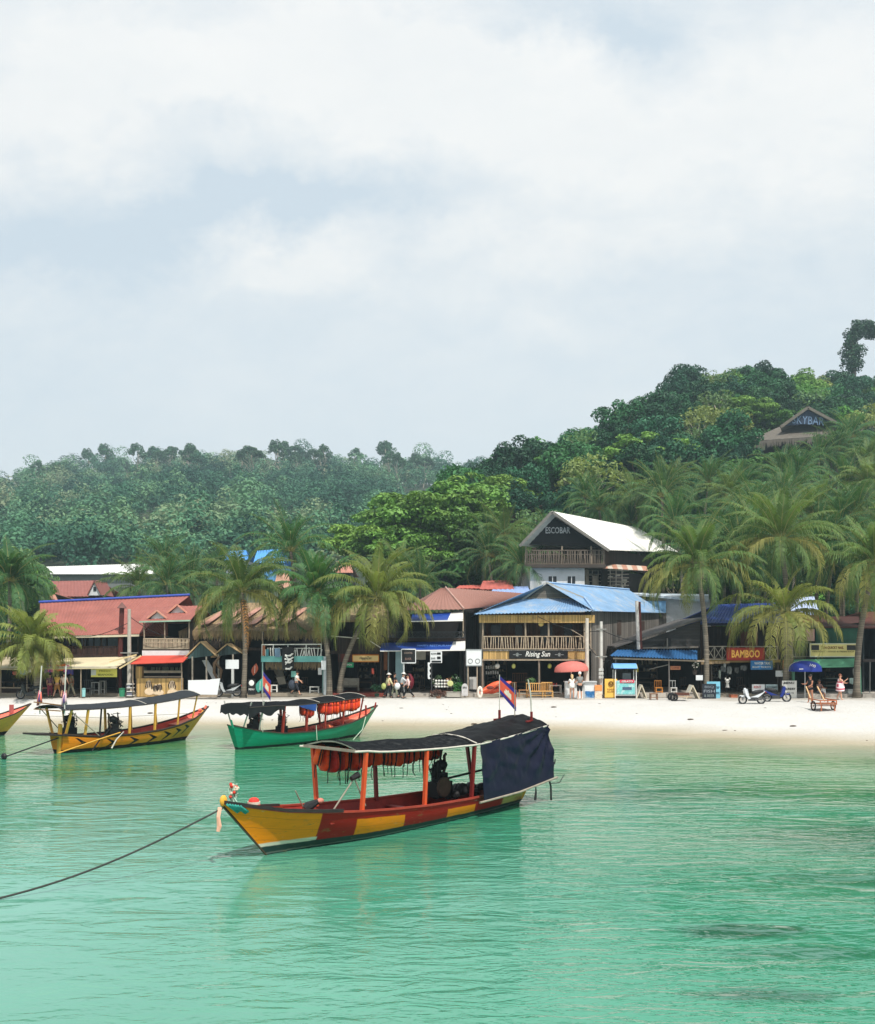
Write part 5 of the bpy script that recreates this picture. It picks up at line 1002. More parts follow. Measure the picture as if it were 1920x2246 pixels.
for i, (lab, a, b_, sag) in enumerate((('black power cable sagging from the concrete pole to the veranda house', (284, 1352, 64.4), (420, 1400, 65), .5), ('power cable crossing in front of the red roof', (284, 1365, 64.4), (130, 1392, 65), .5), ('pair of cables from the white pole to the weathered bar', (1319, 1385, 64.2), (1180, 1352, 65), .35), ('loose cable looping from the white pole toward the shed', (1319, 1382, 64.2), (1480, 1392, 65.4), .6), ('thin cable stretched from white pole to the whitewashed post', (1319, 1440, 64.2), (1288, 1410, 64.3), .25), ('tangled service wire under the white pole', (1319, 1450, 64.2), (1352, 1436, 64.5), .2))):
    A, B_ = P(*a), P(*b_); tag(MB().tube([A.lerp(B_, k / 10) + Vector((0, 0, -sag * math.sin(math.pi * k / 10))) for k in range(11)], .022, 5).build('power_cable', mat((24, 24, 26), .8), origin=tuple(B_)), lab, 'cable')
# ------------------------------------------------------------------ vegetation
RN = np.random.default_rng(5)
def leafm(c, tr=.28, rnd=.14, sc=.5, var=.35): tr *= .55 if tr < .33 else .9; return mat(tuple(min(255, int(v_ * 1.10)) for v_ in c), .55, var, sc, rnd=rnd, trans=tr, spec=.25)
barkm = mat((112, 100, 86), .9, .3, 3, bump=.5, bsc=8); barkp = mat((178, 168, 150), .9, .2, 2, bump=.4)
def rnd_dirs(n):
    d = RN.normal(size=(n, 3)); return d / np.linalg.norm(d, axis=1, keepdims=True)
def leaf_cloud(blobs, per, size, up=.25, jit=.55, flat=1.0, aspect=.55, shell=(.72, 1.05)):
    """Leaf-sized faces spread over and inside small leaf masses; each mass is an uneven lump, so gaps stay open between them."""
    Vs, n = [], 0
    for c, r in blobs:
        k = max(8, int(per * (r ** 2))); d = rnd_dirs(k); d[:, 2] = d[:, 2] + up * .6; d /= np.linalg.norm(d, axis=1, keepdims=True)
        rr = r * RN.uniform(shell[0], shell[1], (k, 1)); p = np.array(c) + d * rr * np.array([1, 1, flat])
        nr = d * np.array([1, 1, 1 / max(flat, .3)]) + np.array([0, 0, up]) + RN.normal(size=(k, 3)) * jit; nr /= np.linalg.norm(nr, axis=1, keepdims=True)
        t = np.cross(nr, RN.normal(size=(k, 3))); t /= np.linalg.norm(t, axis=1, keepdims=True) + 1e-9; b = np.cross(nr, t)
        s = size * RN.uniform(.6, 1.35, (k, 1)); t = t * s; b = b * s * aspect
        Vs.append(np.stack([p - t, p - b + nr * s * .12, p + t, p + b + nr * s * .12], 1)); n += k
    V = np.concatenate(Vs).reshape(-1, 3); return V, np.arange(n * 4).reshape(-1, 4)
def limb(mb, a, b_, r0, r1, wob=.2, n=5):
    a, b_ = Vector(a), Vector(b_); L = (b_ - a).length
    mb.tube([a.lerp(b_, i / n) + (Vector((R.uniform(-1, 1), R.uniform(-1, 1), 0)) * wob * L * .12 if 0 < i < n else Vector()) for i in range(n + 1)], [lerp(r0, r1, i / n) for i in range(n + 1)], 6)
def tree_proto(name, label, cat, lm, H, cr, ch, nb, br, per, size, trunk_r=.22, bark=barkm, shape='dome', up=.3, flat=.85, jit=.55, group=None, base=.45):
    t = thing(name, label, cat, (0, 0, -200), 0, group); blobs = []; zc = H - ch
    for i in range(nb):
        while 1:
            p = np.array([RN.uniform(-1, 1), RN.uniform(-1, 1), RN.uniform(0, 1)])
            q = p[0] ** 2 + p[1] ** 2
            if shape == 'dome' and q + p[2] ** 2 < 1 and (q + p[2] ** 2 > .35 or R.random() < .25): break
            if shape == 'layer' and q < 1 and q > .05 * p[2]: p[2] = round(p[2] * 3) / 3 * (1 - .55 * q); break
            if shape == 'umbrella' and q < 1: p[2] = (1 - q) * .8 + R.uniform(-.1, .12); break
            if shape == 'column' and q < .8: break
        blobs.append(((p[0] * cr, p[1] * cr, zc + p[2] * ch * .88), br * R.uniform(.45, 1.35)))
    V, F = leaf_cloud(blobs, per, size, up, jit, flat); o = link('crown', np_mesh('crown', V, F, lm), parent=t)
    mb = MB(); top = Vector((R.uniform(-.2, .2), R.uniform(-.2, .2), zc + ch * .35)); limb(mb, (0, 0, -1.5), top, trunk_r, trunk_r * .45, .5, 6)
    for c, r in blobs[:max(5, nb // 3)]: limb(mb, Vector((0, 0, zc * R.uniform(base, .95))) * 1.0, c, trunk_r * .4, trunk_r * .1, .8, 4)
    mb.build('trunk', bark, t, local=True, smooth=True); return t
green = [leafm((86, 130, 52), rnd=.3), leafm((52, 100, 56), rnd=.32), leafm((36, 80, 50), rnd=.32), leafm((96, 132, 58)), leafm((74, 104, 52)), leafm((112, 116, 62))]
T_BROAD = [tree_proto('broadleaf_tree', 'x', 'tree', green[1], 9.5, 4.4, 6.2, 34, 1.5, 105, .26, group='g'), tree_proto('broadleaf_tree', 'x', 'tree', green[2], 10.5, 4.8, 7.0, 40, 1.5, 105, .26), tree_proto('broadleaf_tree', 'x', 'tree', green[0], 8.5, 4.2, 5.2, 32, 1.4, 105, .26)]
T_LAYER = [tree_proto('spreading_tree', 'x', 'tree', leafm((104, 136, 60), .3, .3), 8.5, 6.4, 4.4, 60, 1.35, 105, .24, shape='layer', flat=.42, up=.7), tree_proto('spreading_tree', 'x', 'tree', leafm((84, 122, 54), .3, .3), 9.0, 5.6, 5.0, 52, 1.3, 105, .24, shape='layer', flat=.45, up=.7)]
T_LUMP = [tree_proto('dark_leafed_tree', 'x', 'tree', leafm((28, 68, 44), .18, .3), 10.5, 4.6, 7.6, 75, .95, 130, .22, shape='dome', up=.5), tree_proto('dark_leafed_tree', 'x', 'tree', leafm((38, 82, 50), .18, .35), 9.5, 4.2, 6.8, 66, .9, 130, .22, up=.5)]
T_THIN = [tree_proto('airy_tree', 'x', 'tree', leafm((128, 142, 84), .35), 10, 4.4, 5.5, 42, 1.0, 34, .26, .16, barkp, 'umbrella', up=.4), tree_proto('airy_tree', 'x', 'tree', leafm((96, 124, 80), .35), 9, 4.0, 5, 36, 1.0, 34, .26, .16, barkp)]
T_BUSH = [tree_proto('bush', 'x', 'bush', leafm((88, 128, 60)), 4.2, 2.8, 3.6, 20, 1.1, 66, .30, .12), tree_proto('bush', 'x', 'bush', leafm((60, 100, 52)), 4.8, 3.0, 4.2, 24, 1.1, 66, .30, .12), tree_proto('bush', 'x', 'bush', leafm((128, 124, 66)), 3.6, 2.6, 3.0, 16, 1.0, 60, .30, .12)]
def put(proto, px, d, sc, label, group, z=None, sz=1.0, sink=.5):
    x = wx(px, d); zz = terrain(x, d) - sink if z is None else z
    return copy_tree(proto, loc=(x, d, zz), rz=R.uniform(0, 6.28), sc=(sc, sc, sc * sz), label=label, group=group)
# ---- near hill, tree by tree
cnt = 0; spots = []
HOUSES = [(80, 345, 1262, 160), (84, 232, 1305, 108), (484, 632, 1230, 165), (596, 644, 1283, 125), (725, 780, 1250, 150), (1048, 1170, 1296, 84), (1640, 1800, 962, 138)]
def blocks(px, d, h, w=0):
    y_ = HY - (terrain(wx(px, d), d) + h - CAMZ) * FOC / d
    return any(a - w * FOC / d < px < b_ + w * FOC / d and d < hd + 9 and y_ < yb for a, b_, yb, hd in HOUSES)
def far_enough(x, y, r): return all((x - a) ** 2 + (y - b_) ** 2 > (r + c) ** 2 * .25 for a, b_, c in spots)
def vis_h(px, d, H): return HY - (terrain(wx(px, d), d) + H - CAMZ) * FOC / d
ZL = (('on the lower right slope above the palm crowns', 1250, 2400, 80, 118), ('on the middle of the right hill', 1040, 2400, 118, 152), ('along the crest of the right hill', 1040, 2400, 152, 240), ('at the left foot of the right hill', 0, 1040, 80, 150))
KIND = {'broadleaf_tree': ('round broadleaf tree', 'mid green'), 'spreading_tree': ('spreading flat layered tree', 'bright yellow green'), 'dark_leafed_tree': ('dense lumpy tree', 'very dark green'), 'airy_tree': ('thin crowned pale tree', 'pale olive'), 'bush': ('leafy bush', 'fresh green')}
def zone(px, d):
    for n_, a, b_, c, e in ZL:
        if a <= px < b_ and c <= d < e: return n_
    return 'behind the village roofs'
def hill_tree(proto, px, d, sc, sz=1.0):
    if blocks(px, d, 8.5 * sc if proto not in T_BUSH else 4.4 * sc, 2.5 * sc): return
    k = KIND[proto.name.split('.')[0]]; zn = zone(px, d)
    return put(proto, px, d, sc, '%s %s %s' % (k[1], k[0], zn), '%ss %s' % (k[0], zn), None, sz)
for (px, d, sc, pr_) in ((842, 108, 1.0, 0), (905, 110, 1.15, 1), (960, 112, 1.2, 0), (1015, 116, 1.15, 1), (1048, 112, .9, 0), (880, 104, .85, 0), (1000, 106, .9, 1), (1060, 124, 1.0, 0)):
    hill_tree(T_LAYER[pr_], px, d, sc); spots.append((wx(px, d), d, 8))
for (px, d, sc, pr_) in ((1075, 136, 1.0, 0), (1115, 140, 1.1, 1), (1150, 136, 1.05, 0), (1095, 128, .9, 1), (1045, 134, .9, 0), (1180, 144, 1.0, 1), (1110, 118, .85, 0), (1160, 124, .9, 1)):
    hill_tree(T_LUMP[pr_], px, d, sc); spots.append((wx(px, d), d, 6))
tries = 0
while cnt < 235 and tries < 6000:
    tries += 1; d = 88 + 112 * R.random() ** .85; px = R.uniform(1040, 2060); x = wx(px, d)
    if d > interp(px, [(a, c) for a, b_, c in NH]) + 6: continue
    if (px < 1250 and d < 112) or (1655 < px < 1850 and 120 < d < 149): continue
    r = 4.7 if d > 110 else 4.4
    if not far_enough(x, d, r): continue
    spots.append((x, d, r)); cnt += 1; q = mnoise.noise((x * .05, d * .05, 2)) + R.uniform(-.25, .25)
    if q > .2: pr_ = R.choice(T_LAYER); sc = R.uniform(.55, .85)
    elif q > .08: pr_ = R.choice(T_BROAD); sc = R.uniform(.6, .98)
    elif q > -.22: pr_ = R.choice(T_BROAD + T_LUMP + T_THIN); sc = R.uniform(.6, 1.0)
    elif q > -.32: pr_ = R.choice(T_THIN); sc = R.uniform(.8, 1.1)
    else: pr_ = R.choice(T_LUMP + [T_BROAD[1]]); sc = R.uniform(.8, 1.15)
    if d < 108: sc *= .8
    hill_tree(pr_, px, d, sc)
for (px, d, sc, pr_) in ((1410, 131, 1.0, T_LAYER[0]), (1560, 118, .8, T_THIN[1]), (1690, 126, .62, T_BROAD[0]), (1660, 124, .6, T_BUSH[1]), (1740, 127, .6, T_BUSH[1]), (1800, 126, .62, T_BUSH[0]), (1620, 130, .75, T_LUMP[0]), (1652, 136, .5, T_BUSH[0]), (1640, 142, .8, T_BROAD[2]), (1668, 147, .55, T_BUSH[1]), (1685, 150, .6, T_BROAD[0]), (1600, 140, .8, T_THIN[0]), (1660, 130, .42, T_BUSH[2]), (1630, 147, .7, T_LAYER[1]), (1642, 152, .8, T_BROAD[0]), (1668, 157, .9, T_LUMP[1]), (1612, 154, .85, T_LUMP[0]), (1690, 160, .9, T_BROAD[1]), (1625, 160, .9, T_BROAD[2]), (1720, 152, .75, T_LUMP[0]), (1790, 154, .75, T_BROAD[1]), (1660, 152, .8, T_LUMP[1]), (1850, 150, .8, T_BROAD[2]), (1010, 84, .62, T_BROAD[0]), (985, 82, .55, T_BROAD[1]), (1045, 83, .5, T_BUSH[0])):
    hill_tree(pr_, px, d, sc)
# the vine covered tree on the skyline
d = 190; bl = []; path = [P(1873, 795, d), P(1871, 770, d), P(1868, 748, d), P(1874, 730, d), P(1888, 721, d), P(1904, 720, d), P(1919, 724, d), P(1932, 729, d)]
t = thing('vine_covered_tree', 'tall vine covered tree leaning over like a hook on the skyline', 'tree', (path[0].x, d, terrain(path[0].x, d)))
for i, p in enumerate(path):
    for q in range(10): bl.append(((p.x + R.uniform(-1.2, 1.2), p.y + R.uniform(-1.2, 1.2), p.z + R.uniform(-1.1, 1.1)), R.uniform(.7, 1.25) * (1.35 if i < 2 else 1)))
V, F = leaf_cloud(bl, 70, .26, .2, .6); V = V - np.array(t.location); link('crown', np_mesh('crown', V, F, leafm((40, 74, 48), .15)), parent=t)
MB().tube([path[0] - Vector((0, 0, 5))] + path[:6], [.5, .45, .4, .35, .3, .25, .15], 7).build('trunk', barkm, t)
# undergrowth over the slopes
bl = []
for i in range(1500):
    d = R.uniform(84, 215); px = R.uniform(820, 2150); x = wx(px, d)
    if d > interp(px, [(a, c) for a, b_, c in NH]) + 8 or (1640 < px < 1840 and 134 < d < 148): continue
    bl.append(((x, d, terrain(x, d) + R.uniform(-.2, .7)), R.uniform(.8, 1.9)))
V, F = leaf_cloud(bl, 14, .42, .5, .6, .8); o = link('undergrowth', np_mesh('undergrowth', V, F, mat((56, 92, 44), .7, .5, .12, trans=.2, spec=.2))); kind(o, 'stuff'); o['label'] = 'low green undergrowth covering the right hill between its trees'
# ---- far hill: forest as one mass, crest trees one by one
bl, tone = [], []
for i in range(1750):
    d = 150 + 370 * R.random() ** 1.15; px = R.uniform(-420, 1260); x = wx(px, d); z = terrain(x, d)
    if (d < 230 and px > 760) or blocks(px, d, 8.0, 4): continue
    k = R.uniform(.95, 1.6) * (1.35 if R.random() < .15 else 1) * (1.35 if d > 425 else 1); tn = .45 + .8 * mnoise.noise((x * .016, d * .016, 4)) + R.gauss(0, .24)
    for q in range(6):
        a = q * 1.05 + R.random(); rr = (0, 1.9)[q > 0] * k * R.uniform(.7, 1.2); bl.append(((x + rr * math.cos(a), d + rr * math.sin(a), z + ((5.6 if q == 0 else 3.6) + R.uniform(-.8, .8)) * k), R.uniform(1.2, 1.9) * k)); tone.append(tn)
V, F = leaf_cloud(bl, 12, .46, .5, .36, .85); cnts = [max(8, int(12 * r ** 2)) for _, r in bl]
fm = bpy.data.materials.new('hazed_forest_leaves'); fm.use_nodes = True; N = NT(fm.node_tree); bs = N.t.nodes['Principled BSDF']; tn = N.n('ShaderNodeAttribute', attribute_name='tone').outputs['Fac']
col = N.ramp(tn, [(0, lin((40, 82, 66))), (.3, lin((62, 108, 82))), (.55, lin((90, 136, 100))), (.75, lin((112, 148, 106))), (.97, lin((134, 146, 112)))]); N.l(col, bs.inputs['Base Color']); bs.inputs['Roughness'].default_value = .7; bs.inputs['Specular IOR Level'].default_value = .2  # tones paled and shifted to blue: distance haze put into the leaf colour
tr = N.n('ShaderNodeBsdfTranslucent'); N.l(col, tr.inputs[0]); mx = N.n('ShaderNodeMixShader', i_0=.2); N.l(bs.outputs[0], mx.inputs[1]); N.l(tr.outputs[0], mx.inputs[2]); N.l(mx.outputs[0], N.t.nodes['Material Output'].inputs[0])
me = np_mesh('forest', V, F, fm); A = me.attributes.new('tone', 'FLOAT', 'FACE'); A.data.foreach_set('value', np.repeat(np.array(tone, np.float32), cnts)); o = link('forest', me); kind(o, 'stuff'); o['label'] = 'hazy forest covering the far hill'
T_CREST = [tree_proto('crest_tree', 'x', 'tree', leafm((50, 84, 54), .15), 19, 5.2, 5.5, 30, 1.3, 40, .42, .38, barkp, 'umbrella', flat=.6), tree_proto('crest_tree', 'x', 'tree', leafm((58, 92, 60), .15), 22, 4.2, 6.5, 30, 1.2, 40, .42, .38, barkp, 'dome'), tree_proto('crest_tree', 'x', 'tree', leafm((70, 100, 70), .15), 17, 6.5, 7.5, 46, 1.4, 36, .42, .4, barkp, 'dome', flat=.7), tree_proto('bare_tree', 'x', 'tree', leafm((132, 124, 112), .1), 19, 3.6, 7.0, 16, 1.2, 8, .4, .3, barkp, 'dome')]
LC = ['tall flat topped tree standing on the crest of the far hill', 'tall slim tree rising from the crest of the far hill', 'broad round tree on the crest of the far hill', 'nearly bare grey tree on the far hill skyline']
for i in range(92):
    px = -150 + i * 13.6 + R.uniform(-9, 9); d = 470 + R.uniform(-22, 14); q = R.choice((0, 0, 1, 1, 2, 2, 2, 3))
    put(T_CREST[q], px, d, R.uniform(.4, .72), LC[q], 'trees on the far hill crest', sink=2)
for px, q, sc in ((143, 1, 1.15), (190, 0, 1.0), (262, 0, 1.25), (240, 1, 1.1), (872, 1, 1.1), (935, 2, 1.15), (1028, 1, 1.2), (1058, 3, 1.4), (1060, 1, .9), (320, 2, 1.1), (480, 2, 1.2), (590, 2, 1.15), (670, 0, 1.2)):
    put(T_CREST[q], px, 466, sc * .72, LC[q], 'trees on the far hill crest', sink=2)
for i in range(34):
    px = R.uniform(-60, 960); d = R.uniform(360, 450); q = R.choice((0, 1, 1)); put(T_CREST[q], px, d, R.uniform(.7, 1.0), 'pale trunked tree standing above the forest of the far hill', 'pale trunked trees on the far slope', sink=1)
# ---- palms
palmg = [leafm((112, 124, 64), .36, .16, .8), leafm((88, 110, 60), .36, .16, .8), leafm((66, 100, 60), .34, .2, .8)]; palmy = leafm((126, 126, 68), .34, .08, .8); dryf = mat((176, 124, 66), .9, .35, 2, trans=.15); rach = mat((150, 146, 84), .6, .2, 4); ptrunk = planks((128, 118, 104), 2, .16, .3, gap=.4)
def frond(Vs, Fs, org, az, elev, L, curl, leaf, nl=30, twist=0.0, droop=1.0, wid=.044, rv=None):
    pts, p, e = [], Vector(org), elev; n = 12
    for i in range(n + 1):
        pts.append(p.copy()); p = p + Vector((math.cos(az) * math.cos(e), math.sin(az) * math.cos(e), math.sin(e))) * (L / n); e -= curl / n * (1 + 1.1 * i / n)
    side = Vector((-math.sin(az), math.cos(az), 0))
    for i in range(nl):
        k = .10 + .90 * (i + .5) / nl; f = k * n; a = pts[int(f) if f < n else n - 1]; b_ = pts[min(n, int(f) + 1)]; q = a.lerp(b_, f - int(f)); tg = (b_ - a).normalized(); nr = side.cross(tg).normalized()
        if nr.z < 0: nr = -nr
        ll = leaf * math.sin(math.pi * min(1, .16 + .84 * k) ** 1.15) ** .7 * R.uniform(.85, 1.12) + .06
        for s in (-1, 1):
            if R.random() < .06: continue
            dr = (side * s * (1 - .25 * k) + tg * (.5 + .4 * k) + nr * (.34 - .12 * droop)).normalized(); dr = (dr + side * twist).normalized()
            m1 = q + dr * ll * .45; m2 = q + (dr * .74 + Vector((0, 0, -.58 * droop)) * R.uniform(.55, 1.4)) * ll * R.uniform(.8, 1.12); w = tg * wid * ll / leaf
            o = len(Vs); Vs += [q - w * .5, q + w * .5, m1 + w, m1 - w, m2 + w * .15, m2 - w * .15]; Fs += [(o, o + 1, o + 2, o + 3), (o + 3, o + 2, o + 4, o + 5)]
    if rv is not None: rv.tube([pts[0], pts[3], pts[6], pts[9], pts[12]], [.038, .03, .022, .015, .007], 5)
def palm(name, label, loc, base, top, L, nf, leafmat, low=None, seed=0, dead=0, nuts=0, tr=(.2, .13), leaf=.9, nl=46, group=None, boots=0):
    """base/top are world points of the trunk; fronds spring from the top; 'low' lists hanging fronds (azimuth, elevation, length)."""
    global R; keep = R; R = random.Random(seed)
    t = thing(name, label, 'palm tree', base, 0, group); base, top = Vector(base), Vector(top); d = top - base; mb = MB(); pts, rs = [], []
    for i in range(13):
        k = i / 12; bend = math.sin(math.pi * k) * .05 * d.length; pts.append(Vector((d.x * (k ** 1.5) - (bend if d.x > 0 else -bend) * .4, d.y * k, d.z * k - (.5 if i == 0 else 0)))); rs.append(lerp(tr[0], tr[1], k ** .7) * (1.45 if i == 0 else 1))
    mb.tube(pts, rs, 9).build('trunk', ptrunk, t, local=True, smooth=True); Vs, Fs = [], []; rv = MB(); o = d + Vector((0, 0, .05))
    nf = int(nf * 1.35); L *= 1.16
    for i in range(nf):
        g = i / nf; az = i * 2.39996 + R.uniform(-.45, .45); el = lerp(1.50, -.25, g ** 1.2) + R.uniform(-.22, .2)
        frond(Vs, Fs, o + Vector((math.cos(az), math.sin(az), 0)) * .1, az, el, L * R.uniform(.72, 1.1) * (1 if g > .15 else .8), lerp(.35, 1.5, g) + R.uniform(-.2, .5), leaf * R.uniform(.9, 1.1), nl, R.uniform(-.15, .15), lerp(.5, 1.35, g), rv=rv)
    link('crown', np_mesh('crown', [tuple(v_) for v_ in Vs], Fs, leafmat), parent=t); rv.build('frond_ribs', rach, t, local=True)
    if low:
        Vs, Fs = [], []; rv = MB()
        for az, el, k in low: frond(Vs, Fs, o + Vector((math.cos(az), math.sin(az), -.6)) * .12, az, el, L * k, 1.5 + R.uniform(-.15, .3), leaf, nl, R.uniform(-.15, .15), 1.3, rv=rv)
        link('old_fronds', np_mesh('old_fronds', [tuple(v_) for v_ in Vs], Fs, palmy), parent=t); rv.build('frond_ribs', rach, t, local=True)
    if dead:
        Vs, Fs = [], []
        for i in range(dead): az = R.uniform(0, 6.28); frond(Vs, Fs, o + Vector((math.cos(az) * .14, math.sin(az) * .14, -.1)), az, -1.1 + R.uniform(-.2, .2), L * R.uniform(.6, .9), .55, .4, 20, 0, 1.6)
        link('dead_fronds', np_mesh('dead_fronds', [tuple(v_) for v_ in Vs], Fs, dryf), parent=t)
    if boots:
        bt_ = MB()
        for i in range(26): az = i * 2.4; z = -R.uniform(.1, 1.25); bt_.tube([o + Vector((math.cos(az) * .16, math.sin(az) * .16, z)), o + Vector((math.cos(az) * .34, math.sin(az) * .34, z + .35)), o + Vector((math.cos(az) * .42, math.sin(az) * .42, z + .8))], [.1, .08, .03], 5)
        bt_.build('frond_stumps', mat((130, 108, 92), .9, .35, 4), t, local=True)
    for i in range(nuts): az = R.uniform(0, 6.28); MB().ell(o + Vector((math.cos(az) * .25, math.sin(az) * .25, -R.uniform(.1, .45))), .11, .11, .14, 8, 6).build('coconut', mat((134, 126, 60), .6, .3, 4), t, local=True, smooth=True)
    R = keep; return t
def P3(px, py, d): p = P(px, py, d); return (p.x, p.y, p.z)
H = math.pi
palm('coconut_palm', 'low palm with yellow green fronds beside the beach bar at the far left', 0, P3(80, 1531, 63.2), P3(74, 1415, 63.4), 3.2, 20, palmg[0], [(-H * .02, .35, .95), (-H * .12, .1, .9), (-H * .5, -.2, .75), (H * .98, .35, .95), (-H * .88, .1, .9), (-H * .3, -.2, .8)], 3, 0, 4, (.22, .15))
palm('coconut_palm', 'palm with rust brown dead fronds hanging down its trunk', 0, P3(534, 1526, 64.3), P3(530, 1300, 64.6), 4.3, 22, palmg[1], [(H * .95, .25, 1.0), (-H * .8, 0, 1.0), (-H * .2, .1, .95), (0.0, .3, .9), (-H * .62, -.3, .9)], 5, 5, 2, (.2, .13))
palm('coconut_palm', 'grey trunked palm with shaggy dark crown left of the lower bright palm', 0, P3(722, 1527, 64.6), P3(692, 1303, 65.5), 4.2, 26, palmg[2], [(-H * .4, -.5, .9), (-H * .75, -.1, .95), (H * .9, .2, .9)], 8, 1, 2, (.22, .14))
palm('coconut_palm', 'full palm with bright drooping fronds in front of the timber restaurant', 0, P3(745, 1525, 65.3), P3(828, 1312, 64.2), 4.4, 22, palmg[0], [(-H * .55, -.35, .9), (-H * .42, -.4, .85), (-H * .85, .1, .95), (H * .97, .3, 1.0), (-H * .15, .0, .9), (0.05, .35, 1.0), (H * .02, .1, 1.0)], 13, 0, 5, (.21, .13))
palm('coconut_palm', 'palm with thick frond stumps standing in front of the open shed', 0, P3(1549, 1526, 64.2), P3(1530, 1240, 64.6), 4.4, 24, palmg[1], [(H * .93, .35, 1.0), (-H * .92, .05, 1.05), (H, .15, 1.05), (-H * .7, -.3, .9), (-H * .1, .1, 1.0), (-.02, .45, 1.0)], 21, 0, 3, (.2, .15), boots=1)
palm('coconut_palm', 'tall palm with an upright crown above the red sign', 0, P3(1733, 1526, 65), P3(1712, 1185, 65.8), 4.9, 26, palmg[1], [(-H * .85, .2, 1.0), (H * .9, .3, 1), (-H * .3, .1, .95), (-H * .12, .2, 1)], 34, 0, 3, (.22, .15))
palm('coconut_palm', 'shorter palm with long yellowing fronds hanging over the red sign', 0, P3(1722, 1527, 63.9), P3(1722, 1345, 63.8), 4.5, 14, palmg[0], [(-H * .72, -.05, 1.05), (-H * .6, -.1, 1.05), (-H * .83, .2, 1.0), (-H * .28, .1, .95), (-H * .42, .2, .7), (H * .95, .4, 1.0), (-H * .16, .3, .9)], 55, 0, 4, (.24, .16))
palm('coconut_palm', 'palm leaning in at the right edge with golden hanging fronds', 0, P3(1880, 1530, 64.0), P3(1918, 1240, 63.8), 4.8, 24, palmg[1], [(-H * .7, .0, 1.0), (-H * .6, -.3, 1.0), (-H * .82, .2, 1.05), (-H * .48, -.3, .9), (-H * .25, 0, .9)], 89, 0, 3, (.24, .16))
palm('coconut_palm', 'palm crown rising at the left edge behind the beach bar', 0, P3(10, 1500, 74), P3(22, 1275, 75), 3.9, 26, palmg[2], None, 77)
# background palms share four crowns
PB = [palm('coconut_palm', 'x', 0, (0, 0, -200), (dx, 0, -200 + h), L, nf, m_, None, sd_, 0, 0, (.2, .13), .95, 34) for dx, h, L, nf, m_, sd_ in ((.8, 9, 4.3, 24, palmg[2], 101), (-.9, 9, 4.4, 26, palmg[2], 102), (.4, 9, 4.0, 22, palmg[1], 103), (-.5, 9, 4.6, 26, palmg[2], 104))]
BP = [(2050, 1235, 76), (2130, 1290, 70), (2200, 1200, 84), (-110, 1300, 80), (-190, 1250, 90), (1600, 1212, 74), (1665, 1180, 80), (1790, 1208, 75), (1845, 1150, 82), (1570, 1235, 78), (1900, 1060, 100), (1725, 1110, 92), (350, 1232, 104), (375, 1285, 88), (300, 1290, 96), (430, 1290, 92), (470, 1262, 100), (660, 1210, 82), (880, 1252, 90), (920, 1290, 84), (1085, 1220, 92), (1130, 1245, 88), (1110, 1180, 100), (1060, 1190, 104), (1190, 1190, 102), (1330, 1118, 104), (1400, 1098, 104), (1455, 1092, 100), (1500, 1150, 90), (1560, 1190, 84), (1590, 1090, 98), (1640, 1070, 104), (1620, 1150, 88), (1680, 1130, 92), (1780, 1130, 86), (1740, 1085, 100), (1840, 1065, 104), (1880, 1130, 84), (1850, 1200, 78), (1810, 1240, 76), (1880, 960, 124), (1835, 990, 118), (1900, 1010, 112), (1790, 1010, 116), (1760, 1040, 108), (1700, 1045, 110), (1950, 1080, 96), (1660, 1215, 76), (1610, 1255, 75), (1375, 1150, 104), (1960, 1190, 80), (-20, 1330, 82), (60, 1300, 92), (1540, 1060, 108), (1480, 1060, 112), (1980, 940, 126), (1290, 1090, 112)]
for i, (px, py, d) in enumerate(BP):
    x = wx(px, d); z = terrain(x, d); zt_ = wz(py, d); sc = max(.35, (zt_ - z) / 9); s2 = R.uniform(.85, 1.1)
    zn = 'among the roofs at the left' if px < 960 else ('in the palm grove on the slope above the right hand shops' if py < 1140 else 'behind the white gable bar and right hand shops')
    c = copy_tree(PB[i % 4], loc=(x, d, z), rz=R.uniform(0, 6.28), sc=(s2, s2, sc), label='dark green coconut palm ' + zn, group='coconut palms ' + zn)
    for ch in c.children:
        if 'trunk' not in ch.name: ch.scale = (1, 1, s2 / sc); ch.location.z = 9 * (1 - s2 / sc)
for i in range(62):                                        # bushes and small trees filling the ground behind the village
    px = R.uniform(-60, 900) if i % 4 else R.uniform(900, 1330); d = R.uniform(82, 165); hill_tree(R.choice(T_BUSH + T_BUSH + [T_BROAD[0], T_BROAD[2], T_THIN[1]]), px, d, R.uniform(.8, 1.25) * (1 if d > 100 else .62))
for pq in T_BROAD + T_LAYER + T_LUMP + T_THIN + T_BUSH + T_CREST + PB:
    for ch in list(pq.children): bpy.data.objects.remove(ch)
    bpy.data.objects.remove(pq)
